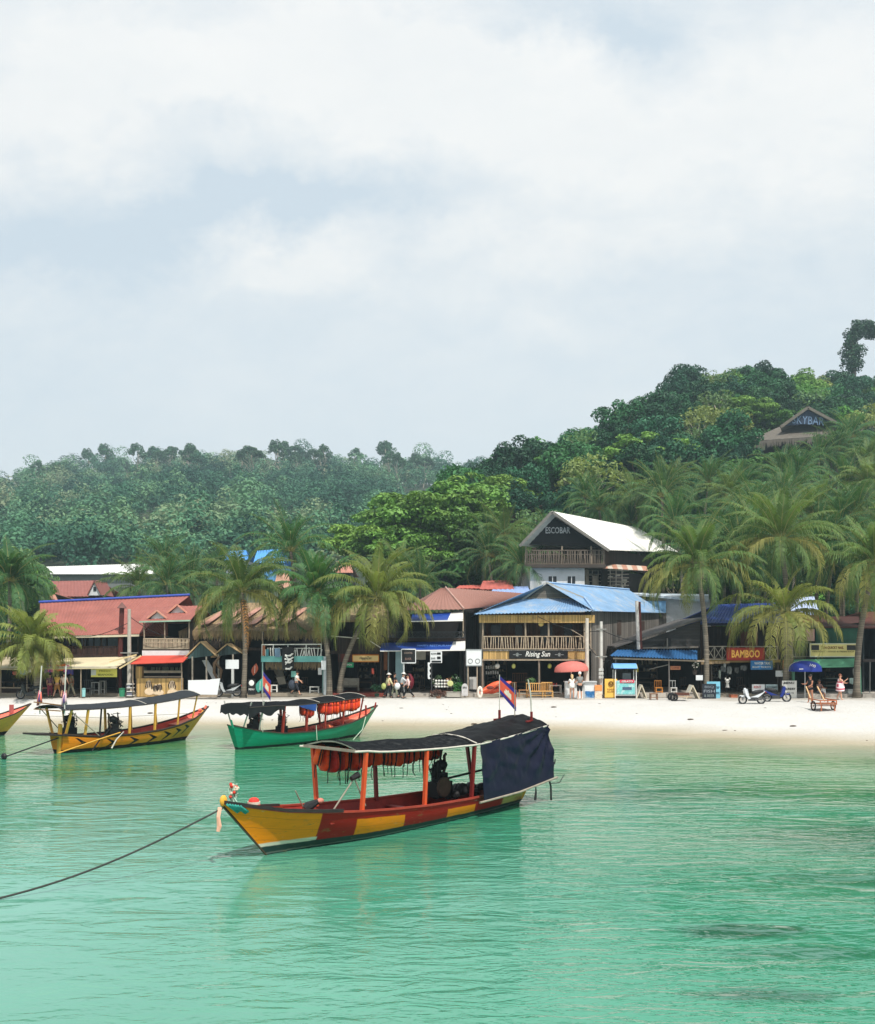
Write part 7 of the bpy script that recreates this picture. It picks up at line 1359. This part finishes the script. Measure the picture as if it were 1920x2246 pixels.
# dim tables and chairs inside the open ground floors
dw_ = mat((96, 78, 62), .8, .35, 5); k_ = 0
for where, pxs in (('beach bar', (20, 48, 70)), ('turquoise bar', (618, 668)), ('timber restaurant', (800, 822)), ('house with two blue awnings', (905, 925, 1000)), ('weathered bar', (1085, 1160, 1225)), ('open shed', (1415, 1500)), ('red sign bar', (1572, 1625, 1690)), ('green shop', (1825, 1855))):
    for i, px in enumerate(pxs):
        d = 68.2 + .9 * (i % 3); nm = ('dim wooden table', 'dim high backed chair', 'small dim stool')[i]
        if i == 0: t = stool('wooden_table', nm + ' in the shade inside the ' + where, px, 1520, d, 1.1, .76, dw_, .8, 0, 'table'); t.location.z = GZ(d) + .12
        else: t = stool('wooden_chair' if i == 1 else 'wooden_stool', nm + ' in the shade inside the ' + where, px, 1520, d, .48, .46, dw_, .46, .55 if i == 1 else 0, 'chair' if i == 1 else 'stool'); t.location.z = GZ(d) + .12
    for q in range(5):                                      # jars and boxes on a back shelf
        pass
    x = pxs[0] + 6; sh = thing('goods_shelf', 'dim shelf of jars and packets at the back of the ' + where, 'shelf', (wx(x, 70.5), 70.5, GZ(70.5)))
    for y_ in (1.0, 1.5, 2.0): MB().box(-.7, .7, -.15, .15, y_, y_ + .04).build('shelf_board', dw_, sh, local=True)
    for sx in (-.7, .7): MB().bar((sx, 0, .1), (sx, 0, 2.3), .06).build('upright', dw_, sh, local=True)
    gm = MB()
    for q in range(22): gx_ = R.uniform(-.62, .62); gz0 = R.choice((1.04, 1.54, 2.04)); gm.box(gx_ - .05, gx_ + .05, -.1, .1, gz0, gz0 + R.uniform(.1, .32))
    kind(gm.build('packet', mat((170, 150, 120), .6, .6, 4, dirt=(90, 120, 140), dsc=5, damt=.9), sh, local=True), 'stuff')
# hanging cloths and lanterns
for i, (px, py, c_, lab) in enumerate(((112, 1468, (220, 110, 150), 'pink cloth pennant under the bar roof, left of the orange ones'), (128, 1466, (226, 96, 60), 'orange cloth pennant under the bar roof above the yellow shirt'), (137, 1465, (226, 110, 50), 'second orange pennant to the right of the first'), (147, 1468, (214, 100, 160), 'magenta pennant right of the orange ones'), (104, 1470, (110, 70, 150), 'purple pennant at the left end of the row'), (155, 1473, (60, 50, 120), 'indigo pennant at the right end of the row'), (50, 1464, (230, 100, 60), 'orange pennant over the blue one near the low palm'), (51, 1474, (60, 90, 170), 'blue pennant hanging below an orange one'), (62, 1470, (226, 220, 214), 'white pennant near the low palm'), (33, 1476, (170, 80, 80), 'round dull red lantern under the far left roof'))):
    o = P(px, py, 64.0); t = MB(); t.v = [(o.x + (x - .5) * .42, 64.0 + .05 * math.sin(x * 5 + i), o.z + .25 - y * .42 + .05 * math.sin(x * 7 + i)) for x in (0, .25, .5, .75, 1) for y in (0, .5, 1)]
    t.f = [[j * 3 + k, j * 3 + k + 1, j * 3 + k + 4, j * 3 + k + 3] for j in range(4) for k in range(2)]; t.m = [0] * 8
    if i == 9: t = MB().ell(o, .16)
    tag(t.build('pennant' if i < 9 else 'lantern', mat(c_, .8, .15, 5), origin=tuple(o), smooth=True), lab, 'pennant' if i < 9 else 'lantern')
for px, c_, w, lab in ((1091, (226, 224, 216), .19, 'round white paper lantern at the left of the weathered bar'), (1127, (214, 214, 120), .14, 'yellow paper lantern nearer the white one'), (1206, (206, 208, 100), .14, 'yellow green paper lantern right of the middle post'), (1187, (214, 190, 120), .2, 'straw coloured lantern hanging over the balcony')):
    py = 1461 if px != 1187 else 1368; o = P(px, py, 65.9 if px != 1187 else 65.7); t = thing('paper_lantern', lab, 'lantern', tuple(o)); MB().ell((0, 0, 0), w, w, w * 1.25 if w < .18 else w, 12, 8).build('shade', mat(c_, .6, .05), t, local=True, smooth=True); MB().tube([(0, 0, w), (0, 0, w + .35)], .012, 5).build('cord', blk, t, local=True)
# kayaks, life ring
kg = 'kayaks leaning beside the weathered bar'
for i, (px, py, c_, ln, lab) in enumerate(((1062, 1512, (226, 92, 52), .30, 'outer orange kayak with faded cream bottom'), (1072, 1508, (206, 70, 44), .22, 'middle red orange kayak in the leaning stack'), (1084, 1506, (220, 84, 50), .1, 'inner orange kayak nearest the brown bench'))):
    o = P(px, 1529, 63.8 + i * .25); t = thing('kayak', lab, 'kayak', tuple(o), 0, kg); mb = MB(); n = 14
    for j in range(n + 1):
        a = j / n; w = .32 * math.sin(math.pi * min(.97, max(.03, a))) ** .6
        for q in range(8): an = 2 * math.pi * q / 8; mb.v.append((lerp(-.35, 1.15, a) * 1.0 + w * .35 * math.cos(an), -.1 + .14 * math.sin(an) + i * .02, .30 + a * .72 + w * math.cos(an) * .95 + (.25 if i == 0 else 0) * a * 0))
    mb.f = [[j * 8 + q, j * 8 + (q + 1) % 8, j * 8 + 8 + (q + 1) % 8, j * 8 + 8 + q] for j in range(n) for q in range(8)]; mb.m = [0] * len(mb.f); mb.build('hull', mat(c_, .5, .12, 3, dirt=(240, 190, 160), dsc=2, damt=.3), t, local=True, smooth=True)
    MB().ell((.4, -.24, .66), .26, .04, .12, 10, 5).build('seat_well', mat((110, 40, 30), .7), t, local=True, smooth=True); MB().tube([(-.1, -.22, .45), (.9, -.22, .9)], .018, 5).build('rope', mat((226, 190, 170), .7), t, local=True)
t = thing('life_ring', 'white life ring leaning on the left end of the kayaks', 'life ring', tuple(P(1053, 1530, 63.6))); MB().tube([(.12 * math.cos(a * .4), -.02, .36 + .34 * math.sin(a * .4)) for a in range(17)], .085, 8).build('ring', mat((232, 222, 210), .6), t, local=True, smooth=True)
# umbrellas
def umbrella(label, px, py_top, py_rim, d, half, cols, py_foot, tilt=0, dome=1.0):
    t = thing('beach_umbrella', label, 'umbrella', tuple(P(px, py_foot, d))); o = P(px, py_rim, d); hgt = (py_rim - py_top) * d / FOC; r = half * d / FOC; M = Matrix.Rotation(tilt, 3, 'Y'); n = 16; base = o - Vector(t.location); mb = MB()
    for j in range(6):
        a = j / 5 * math.pi / 2
        for i in range(n): th_ = 2 * math.pi * i / n; rr = r * math.sin(a) * (1 - .03 * (i % 2) * j / 5); mb.v.append(tuple(base + M @ Vector((rr * math.cos(th_), rr * math.sin(th_), hgt * (math.cos(a) ** dome)))))
    for j in range(5):
        for i in range(n): mb.f.append([j * n + i, j * n + (i + 1) % n, (j + 1) * n + (i + 1) % n, (j + 1) * n + i]); mb.m.append(cols[1][(i // 2) % len(cols[1])])
    for i in range(n):                                     # short valance
        a, b_ = Vector(mb.v[5 * n + i]), Vector(mb.v[5 * n + (i + 1) % n]); mb.add([a, b_, b_ - Vector((0, 0, .08)), a - Vector((0, 0, .08))], [(0, 1, 2, 3)], cols[1][(i // 2) % len(cols[1])])
    mb.build('canopy', cols[0], t, local=True, smooth=True); MB().tube([(0, 0, 0), tuple(base + M @ Vector((0, 0, hgt)))], .025, 7).build('pole', metalw, t, local=True)
    for i in range(0, n, 2): th_ = 2 * math.pi * i / n; MB().tube([base + M @ Vector((0, 0, hgt * .55)), base + M @ Vector((r * .6 * math.cos(th_), r * .6 * math.sin(th_), hgt * .62))], .012, 4).build('rib', metalw, t, local=True)
    return t
umbrella('faded red umbrella tilted over the drinks counter', 1254, 1450, 1470, 64.4, 38, ([mat((218, 126, 118), .8, .1, 2, trans=.2)], [0]), 1530, -.05, .9)
ub = umbrella('blue umbrella with one white panel in front of the green shop', 1766, 1449, 1470, 63.4, 36, ([mat((24, 48, 140), .6, .12, 2, trans=.15), mat((226, 230, 232), .6, .05, 2, trans=.2)], [0, 0, 0, 1, 0, 0, 0, 0]), 1538, 0, .8)
MB().ptext('100', 1783, 1460, 62.42, 6, 13, rot=Matrix.Rotation(.25, 4, 'Y')).build('lettering', wht, ub); MB().ptext('BEER', 1758, 1467.5, 62.26, 2.6, 9).build('lettering', wht, ub)
# counters and stall
t = thing('drinks_counter', 'white drinks counter with a blue picture panel in front of the bar', 'counter', tuple(P(1275, 1534, 63.6)))
MB().pbox(1241, 1282, 1497, 1534, 63.6, 64.2).build('cabinet', mat((226, 228, 228), .6, .04), t, label='left cabinet, plain white'); MB().pbox(1282.3, 1309, 1498, 1534, 63.5, 64.2).build('cabinet', mat((222, 224, 226), .6, .05), t); MB().pbox(1284, 1307, 1516, 1530, 63.47, 63.49).build('picture_panel', mat((40, 110, 170), .5, .5, 4, dirt=(210, 226, 230), dsc=3, damt=.9), t)
MB().pbox(1240, 1310, 1494.5, 1497, 63.4, 64.25).build('worktop', mat((200, 202, 204), .5), t)
t = thing('stacked_crates', 'orange and white goods box right of the drinks counter', 'box', tuple(P(1313, 1533, 63.4))); MB().pbox(1305, 1321, 1503, 1515, 63.4, 63.9).build('box_lid', mat((232, 150, 86), .7, .2, 5), t); MB().pbox(1305, 1321, 1515.3, 1533, 63.42, 63.9).build('box_body', mat((226, 210, 190), .7, .3, 6, dirt=(220, 130, 80), dsc=4, damt=.7), t)
t = thing('ice_cream_stall', 'glass sided stall with curved blue tin roof and a sea picture front', 'stall', tuple(P(1375, 1533, 63.4)))
rf = MB()
for sd_ in (0, 1):
    for i in range(2):
        for j in range(9): a = j / 8; rf.v.append((wx((1346, 1398)[i], 63.3) + (0 if i else 0), 63.2 + a * 1.1, wz(1469, 63.3) + .42 * math.sin(math.pi * (.08 + a * .84)) - .03 * sd_))
for sd_ in (0, 1): rf.f += [[sd_ * 18 + j, sd_ * 18 + j + 1, sd_ * 18 + 9 + j + 1, sd_ * 18 + 9 + j] for j in range(8)]; rf.m += [0] * 8
rf.build('roof', mat((110, 166, 222), .5, .1), t, smooth=True); MB().prism([(wx(1398, 63.3) + .01, 63.2 + a / 8 * 1.1, wz(1469, 63.3) + .42 * math.sin(math.pi * (.08 + a / 8 * .84)) - .04) for a in range(9)] + [(wx(1398, 63.3) + .01, 64.3, wz(1474, 63.3)), (wx(1398, 63.3) + .01, 63.2, wz(1474, 63.3))], (.03, 0, 0)).build('roof_end', mat((150, 140, 50), .7, .2), t)
for px in (1350, 1396):
    for d in (63.35, 64.2): MB().bar(P(px, 1470, 63.35) + Vector((0, d - 63.35, 0)), P(px, 1533, 63.35) + Vector((0, d - 63.35, 0)), .05).build('post', metalw, t)
MB().pbox(1351, 1395, 1493, 1526, 63.4, 64.2).build('counter_body', mat((210, 214, 214), .6, .05), t); fp = MB().pbox(1353, 1393, 1494, 1523, 63.36, 63.39).build('picture_front', mat((120, 196, 196), .6, .2, 2, dirt=(236, 240, 240), dsc=3, damt=.8), t); MB().pbox(1360, 1392, 1491, 1498, 63.33, 63.355).build('header', mat((206, 70, 90), .6, .1), t); MB().ptext('GELATO', 1376, 1494.5, 63.32, 4, 24, bold=.02).build('lettering', wht, t)
MB().pbox(1366, 1386, 1507, 1513, 63.34, 63.357).build('boat_picture', mat((70, 90, 120), .6, .4, 9), t); MB().pbox(1351, 1395, 1526.3, 1531, 63.5, 64.1).build('plinth', mat((60, 62, 62), .7), t); MB().pbox(1366, 1384, 1476, 1493, 64.12, 64.2).build('glass_pane', mat((96, 104, 108), .15, .3, 4), t)
# handcart, barrow, motorbikes
def wheel(t, c, r, w, rim=(150, 150, 150), axis='x', sp=10):
    c = Vector(c); ax = lambda a, q: c + (Vector((0, math.cos(a), math.sin(a))) if axis == 'x' else Vector((math.cos(a), 0, math.sin(a)))) * q
    wh_ = MB().tube([ax(2 * math.pi * i / 20, r) for i in range(21)], w, 7).build('wheel', mat((24, 24, 26), .8), t, local=True, smooth=True); m_ = MB().tube([ax(2 * math.pi * i / 20, r - w) for i in range(21)], w * .4, 5)
    for i in range(sp): m_.tube([c, ax(2 * math.pi * i / sp, r - w)], w * .16, 4)
    m_.ell(c, w * 1.1).build('rim', mat(rim, .4, met=.6), wh_, local=True)
t = thing('handcart', 'reddish wooden handcart with two wheels and raised handles on the sand', 'cart', snap(1808, 58, 1558), .1); cw = mat((176, 104, 70), .8, .3, 5)
MB().box(-.5, .5, -.5, .75, .36, .42).build('cart_bed', planks((170, 110, 78), 0, .12), t, local=True)
for sx in (-1, 1):
    MB().bar((sx * .5, -.5, .62), (sx * .5, .8, .66), .06).bar((sx * .5, -.5, .36), (sx * .5, -.5, .62), .05).bar((sx * .5, .5, .36), (sx * .5, .5, .66), .05).build('side_rail', cw, t, local=True); wheel(t, (sx * .62, .1, .27), .25, .045, (150, 110, 80), 'x', 8); MB().bar((sx * .42, .7, .5), (sx * .36, 1.5, 1.35), .055).build('handle', mat((214, 176, 130), .8), t, local=True)
MB().bar((-.5, -.5, .62), (.5, -.5, .62), .06).bar((-.5, -.5, .48), (.5, -.5, .48), .05).build('front_rail', cw, t, local=True); MB().bar((-.62, .1, .27), (.62, .1, .27), .05).build('axle', cw, t, local=True); MB().bar((-.4, -.45, .36), (-.42, -.45, 0), .06).bar((.4, -.45, .36), (.42, -.45, 0), .06).build('prop_leg', cw, t, local=True)
t = thing('handcart', 'low brown handcart tipped down on the step by the shed', 'cart', snap(1490, 63, 1537)); MB().box(-.35, .6, -.3, .3, .35, .42).box(-.35, .6, -.3, -.26, .42, .55).build('cart_bed', mat((92, 54, 42), .8, .3, 5), t, local=True); wheel(t, (-.42, -.32, .24), .22, .06, (60, 60, 60), 'y', 6); wheel(t, (-.42, .32, .24), .22, .06, (60, 60, 60), 'y', 6); MB().bar((-.3, -.3, .30), (.75, -.3, .25), .05).build('handle', mat((180, 150, 120), .8), t, local=True)
def motorbike(label, px, d, py, rz, body, seat=(28, 28, 30)):
    t = thing('motorbike', label, 'motorbike', snap(px, d, py), rz); bm_ = mat(body, .35, .08, 4); bl_ = mat((24, 24, 26), .6)
    wheel(t, (-.62, 0, .28), .255, .05, axis='y'); wheel(t, (.60, 0, .28), .255, .05, axis='y')
    MB().tube([(-.62, -.06, .28), (-.48, -.05, .66), (-.42, 0, .95)], .03, 6).tube([(-.62, .06, .28), (-.48, .05, .66), (-.42, 0, .95)], .03, 6).build('fork', mat((150, 150, 152), .4, met=.5), t, local=True); MB().ell((-.62, 0, .50), .24, .06, .07).build('front_mudguard', bm_, t, local=True, smooth=True)
    MB().prism([(-.55, -.15, .86), (-.36, -.15, .96), (-.28, -.15, .55), (-.15, -.15, .34), (-.30, -.15, .30), (-.46, -.15, .55)], (0, .3, 0)).build('leg_shield', bm_, t, local=True); MB().prism([(-.2, -.09, .40), (.2, -.09, .52), (.75, -.07, .74), (.86, -.06, .80), (.5, -.09, .50), (.25, -.1, .34), (-.1, -.1, .30)], (0, .18, 0)).build('side_panel', bm_, t, local=True)
    MB().tube([(-.02, 0, .68), (.2, 0, .73), (.5, 0, .78), (.74, 0, .82)], [.08, .13, .12, .07], 9).build('seat', mat(seat, .6), t, local=True, smooth=True); MB().box(-.2, .3, -.13, .13, .2, .42).tube([(.1, -.16, .26), (.85, -.18, .36)], .045, 7).build('engine', mat((70, 70, 72), .5, met=.4), t, local=True)
    hb_ = MB().tube([(-.28, -.34, 1.03), (-.38, -.12, .98), (-.38, .12, .98), (-.28, .34, 1.03)], .02, 6).build('handlebar', bl_, t, local=True); MB().ell((-.48, 0, .92), .08, .11, .09).build('headlight', bm_, t, local=True, smooth=True)
    for sy in (-1, 1): MB().tube([(-.34, sy * .24, 1.02), (-.33, sy * .30, 1.18)], .008, 4).ell((-.33, sy * .31, 1.2), .015, .06, .035).build('mirror', bl_, hb_, local=True)
    MB().ell((.9, 0, .72), .04, .06, .05).build('tail_light', mat((170, 30, 26), .3), t, local=True)
    return t
motorbike('white and black motorbike parked with its front to the left', 1650, 63.2, 1544, .12, (214, 218, 222)); motorbike('blue motorbike parked facing right beside the menu board', 1704, 63.5, 1539, math.pi - .1, (28, 48, 128)); motorbike('dark scooter half hidden behind the low palm trunk', 66, 63.7, 1533, .05, (40, 44, 42)); motorbike('pale grey scooter beside the blank white board', 500, 63.6, 1528, .3, (176, 180, 182))
# plants in pots, and loose goods
def potplant(name, label, px, py, d, h, sp, n, lc, pot=(140, 96, 74), fl=None, group=None):
    t = thing(name, label, 'plant', snap(px, d, py), 0, group); bl = [((R.uniform(-sp, sp), R.uniform(-sp, sp) * .6, R.uniform(h * .45, h)), R.uniform(.12, .2)) for q in range(n)]
    V, F = leaf_cloud(bl, 900, .07, .3, .6); link('foliage', np_mesh('foliage', V, F, leafm(lc)), parent=t); MB().tube([(0, 0, 0), (0, 0, h * .3)], [.13, .18], 10).build('pot', mat(pot, .8, .2, 5), t, local=True); MB().tube([(0, 0, h * .25), (.02, 0, h * .7)], .03, 5).build('stem', barkm, t, local=True)
    if fl:
        m_ = MB()
        for q in range(14): m_.ell((R.uniform(-sp, sp), R.uniform(-sp, .1) * .6 - .1, R.uniform(h * .5, h)), .05, .04, .04, 6, 4)
        m_.build('flowers', mat(fl, .7), t, local=True)
    return t
for a in (('potted_plant', 'tall potted plant with white blooms at the left of the flower stand', 958, 1527, 64.8, 1.35, .25, 9, (60, 84, 52), (96, 90, 84), (226, 222, 214)), ('potted_plant', 'potted plant with pinkish leaves in the middle of the flower stand', 982, 1527, 64.9, 1.2, .25, 9, (120, 96, 66), (150, 110, 86), (220, 150, 110)), ('potted_plant', 'tall potted plant with white blooms right of the round plate', 1000, 1527, 65, 1.35, .25, 8, (56, 84, 50), (140, 96, 74), (226, 224, 220)), ('potted_plant', 'leafy green potted shrub beside the oval sign', 1005, 1528, 64.3, .85, .3, 10, (60, 112, 56)), ('potted_plant', 'low dark red leafed plant at the foot of the flower stand', 962, 1532, 63.9, .5, .5, 16, (92, 62, 56)), ('potted_plant', 'dark green pot plant by the timber restaurant step', 827, 1528, 64.0, .75, .25, 8, (36, 70, 46), (30, 60, 46)), ('potted_plant', 'climbing plant on a stand above the menu board', 1730, 1496, 64.6, .9, .3, 10, (88, 100, 66), (60, 60, 60)), ('potted_plant', 'bushy plant hanging by the palm trunk at the shed', 1524, 1480, 64.6, 1.0, .25, 9, (64, 72, 52), (60, 50, 44), (200, 196, 190)), ('potted_plant', 'small potted shrub at the left of the counter bench', 1166, 1508, 65.6, .55, .3, 8, (84, 112, 70))): potplant(*a)
st = thing('plate_stand', 'wire stand of small white plates and one yellow disc among the flowers', 'stand', tuple(P(972, 1527, 64.4)))
pl = MB()
for i in range(5):
    for j in range(3): pl.ell(P(957 + i * 6.2, 1493 + j * 6.5, 64.3), .085, .02, .07, 9, 5)
pl.build('white_plate', wst, st); MB().ell(P(988, 1499, 64.2), .21, .03, .2, 14, 6).build('yellow_disc', mat((206, 206, 140), .6), st); MB().bar(P(955, 1490, 64.45), P(955, 1527, 64.45), .04).bar(P(990, 1490, 64.45), P(990, 1527, 64.45), .04).bar(P(955, 1507, 64.45), P(990, 1507, 64.45), .04).build('frame', mat((80, 80, 78), .6), st)
t = thing('oval_sign', 'oval topped grey sign standing on the sand by the white board legs', 'sign', tuple(P(1020, 1526, 63.8))); MB().prism([P(1013, 1526, 63.8)] + [P(1020 - 7 * math.cos(math.pi * i / 8), 1508 - 9 * math.sin(math.pi * i / 8), 63.8) for i in range(9)] + [P(1027, 1526, 63.8)], (0, .06, 0)).build('board', mat((196, 192, 192), .7, .2, 5), t); MB().ptext('SPA', 1020, 1508, 63.79, 4, 9).build('lettering', blk, t)
for nm, lab, x0, x1, y0, y1, d, c_ in (('planter_box', 'pale concrete planter along the front of the flower stand', 980, 1012, 1517, 1529, 64.0, (176, 170, 160)), ('bean_bag', 'maroon bean bag seat behind the woman in pink', 888, 908, 1478, 1512, 65.2, (110, 24, 40)), ('ice_box', 'white ice box in front of the green shop', 1861, 1879, 1512, 1530, 64.9, (214, 220, 218)), ('surfboard', 'rust red board leaning beside the turquoise bar', 552, 566, 1455, 1482, 65.0, (176, 84, 56)), ('cloth_bag', 'teal cloth bag leaning by the black emblem board', 561, 580, 1488, 1519, 63.9, (70, 160, 144)), ('flip_board', 'orange crate of goods behind the white motorbike', 1604, 1618, 1524, 1536, 64.0, (206, 120, 84))):
    o = P((x0 + x1) / 2, y1, d); w, h = wx(x1, d) - wx(x0, d), wz(y0, d) - wz(y1, d); nm = {'flip_board': 'goods_crate'}.get(nm, nm)
    t = thing(nm, lab, nm.split('_')[-1], tuple(o)); mm = mat(c_, .7, .15, 4)
    if nm == 'bean_bag': MB().ell((0, 0, h * .48), w * .55, w * .5, h * .5, 12, 8).build('cushion', mm, t, local=True, smooth=True); MB().ell((0, .1, h * .9), w * .3, w * .25, h * .15).build('top_fold', mm, t, local=True, smooth=True)
    elif nm in ('surfboard', 'cloth_bag'): MB().prism([(w * .5 * math.sin(math.pi * a / 8) * (1 if a < 9 else 1) * s_ - (.12 if nm == 'cloth_bag' else .1) * (1 - a / 4), 0, h * a / 8) for s_, rng in ((1, range(9)), (-1, range(8, -1, -1))) for a in rng], (0, .07, 0)).build('panel', mm, t, local=True); MB().tube([(0, -.02, h * .2), (.02, -.02, h * .8)], .02, 5).build('stripe', wst, t, local=True)
    else: MB().box(-w / 2, w / 2, 0, .45, 0, h * .82).build('body', mm, t, local=True); MB().box(-w / 2 - .02, w / 2 + .02, -.02, .47, h * .82, h).build('lid' if nm != 'planter_box' else 'rim', mat(tuple(int(x * .85) for x in c_), .7), t, local=True)
for px, y0, y1, w, c_, lab in ((1587, 1461, 1473, 10, (92, 96, 96), 'grey shirt on the left of the washing line in the red sign bar'), (1600, 1462, 1478, 9, (104, 108, 106), 'grey trousers hanging second on the washing line'), (1616, 1464, 1476, 8, (72, 72, 70), 'dark cloth hanging third on the washing line'), (1631, 1460, 1470, 12, (96, 98, 96), 'wide grey cloth at the right end of the washing line'), (1579, 1470, 1488, 4, (150, 160, 150), 'narrow pale green strip hanging by the bar post'), (1590, 1455, 1463, 4, (190, 192, 190), 'small white rag above the washing line'), (1868, 1487, 1500, 8, (170, 196, 190), 'pale green top hanging at the side of the green shop'), (1873, 1466, 1482, 3, (206, 210, 206), 'white strip of cloth hung above the pale green top'), (818, 1466, 1478, 5, (206, 90, 70), 'coral cloth hanging by the timber restaurant door'), (1806, 1510, 1526, 9, (206, 208, 206), 'white cloth draped over a seat behind the handcart')):
    d = 65.6 if px < 1700 else 64.7; mb = MB()
    for i in range(6):
        for j in range(5): mb.v.append((wx(px + (i / 5 - .5) * w * (1 - .25 * (j / 4) * math.sin(i * 2.1)), d), d + .05 * math.sin(i * 1.9 + j), wz(lerp(y0, y1, j / 4) - (1.5 * math.sin(i * 1.3) if j == 4 else 0), d)))
    mb.f = [[i * 5 + j, i * 5 + j + 1, i * 5 + j + 6, i * 5 + j + 5] for i in range(5) for j in range(4)]; mb.m = [0] * 20
    tag(mb.build('hanging_cloth', mat(c_, .9, .15, 6), origin=tuple(P(px, y1, d)), smooth=True), lab, 'cloth')
t = thing('mask_ornament', 'white carved mask on a black pillar in the red sign bar', 'ornament', tuple(P(1596, 1508, 65.2))); MB().ell((0, 0, .42), .14, .07, .17).ell((-.14, 0, .6), .06, .05, .09).ell((.14, 0, .6), .06, .05, .09).build('mask', wst, t, local=True, smooth=True); MB().ell((-.05, -.07, .45), .03, .02, .04).ell((.05, -.07, .45), .03, .02, .04).build('eye_hole', blk, t, local=True); MB().tube([(0, 0, 0), (0, 0, .25)], [.14, .09], 8).build('stand', wst, t, local=True)
# drift and seaweed scraps on the sand
mb = MB()
for i in range(34):
    x = R.uniform(-27, 29); s_ = interp(x, SHORE); y = lerp(s_ + .6, 62.5, R.random() ** 1.4); z = terrain(x, y) + .01; q = R.uniform(.02, .06); mb.ell((x, y, z), q * R.uniform(1, 3), q, q * .35, 6, 4)
for px, py, d in ((1215, 1550, 59.5), (1148, 1580, 57.6), (1040, 1590, 57), (1515, 1580, 54.5), (1740, 1587, 51.5), (330, 1557, 60)): p = P(px, py, d); z = terrain(p.x, d) + .02; mb.ell((p.x, d, z), .2, .1, .05, 7, 4)
o = mb.build('debris', mat((84, 70, 56), .9, .4, 6)); kind(o, 'stuff'); o['label'] = 'scraps of driftwood and weed scattered on the sand'
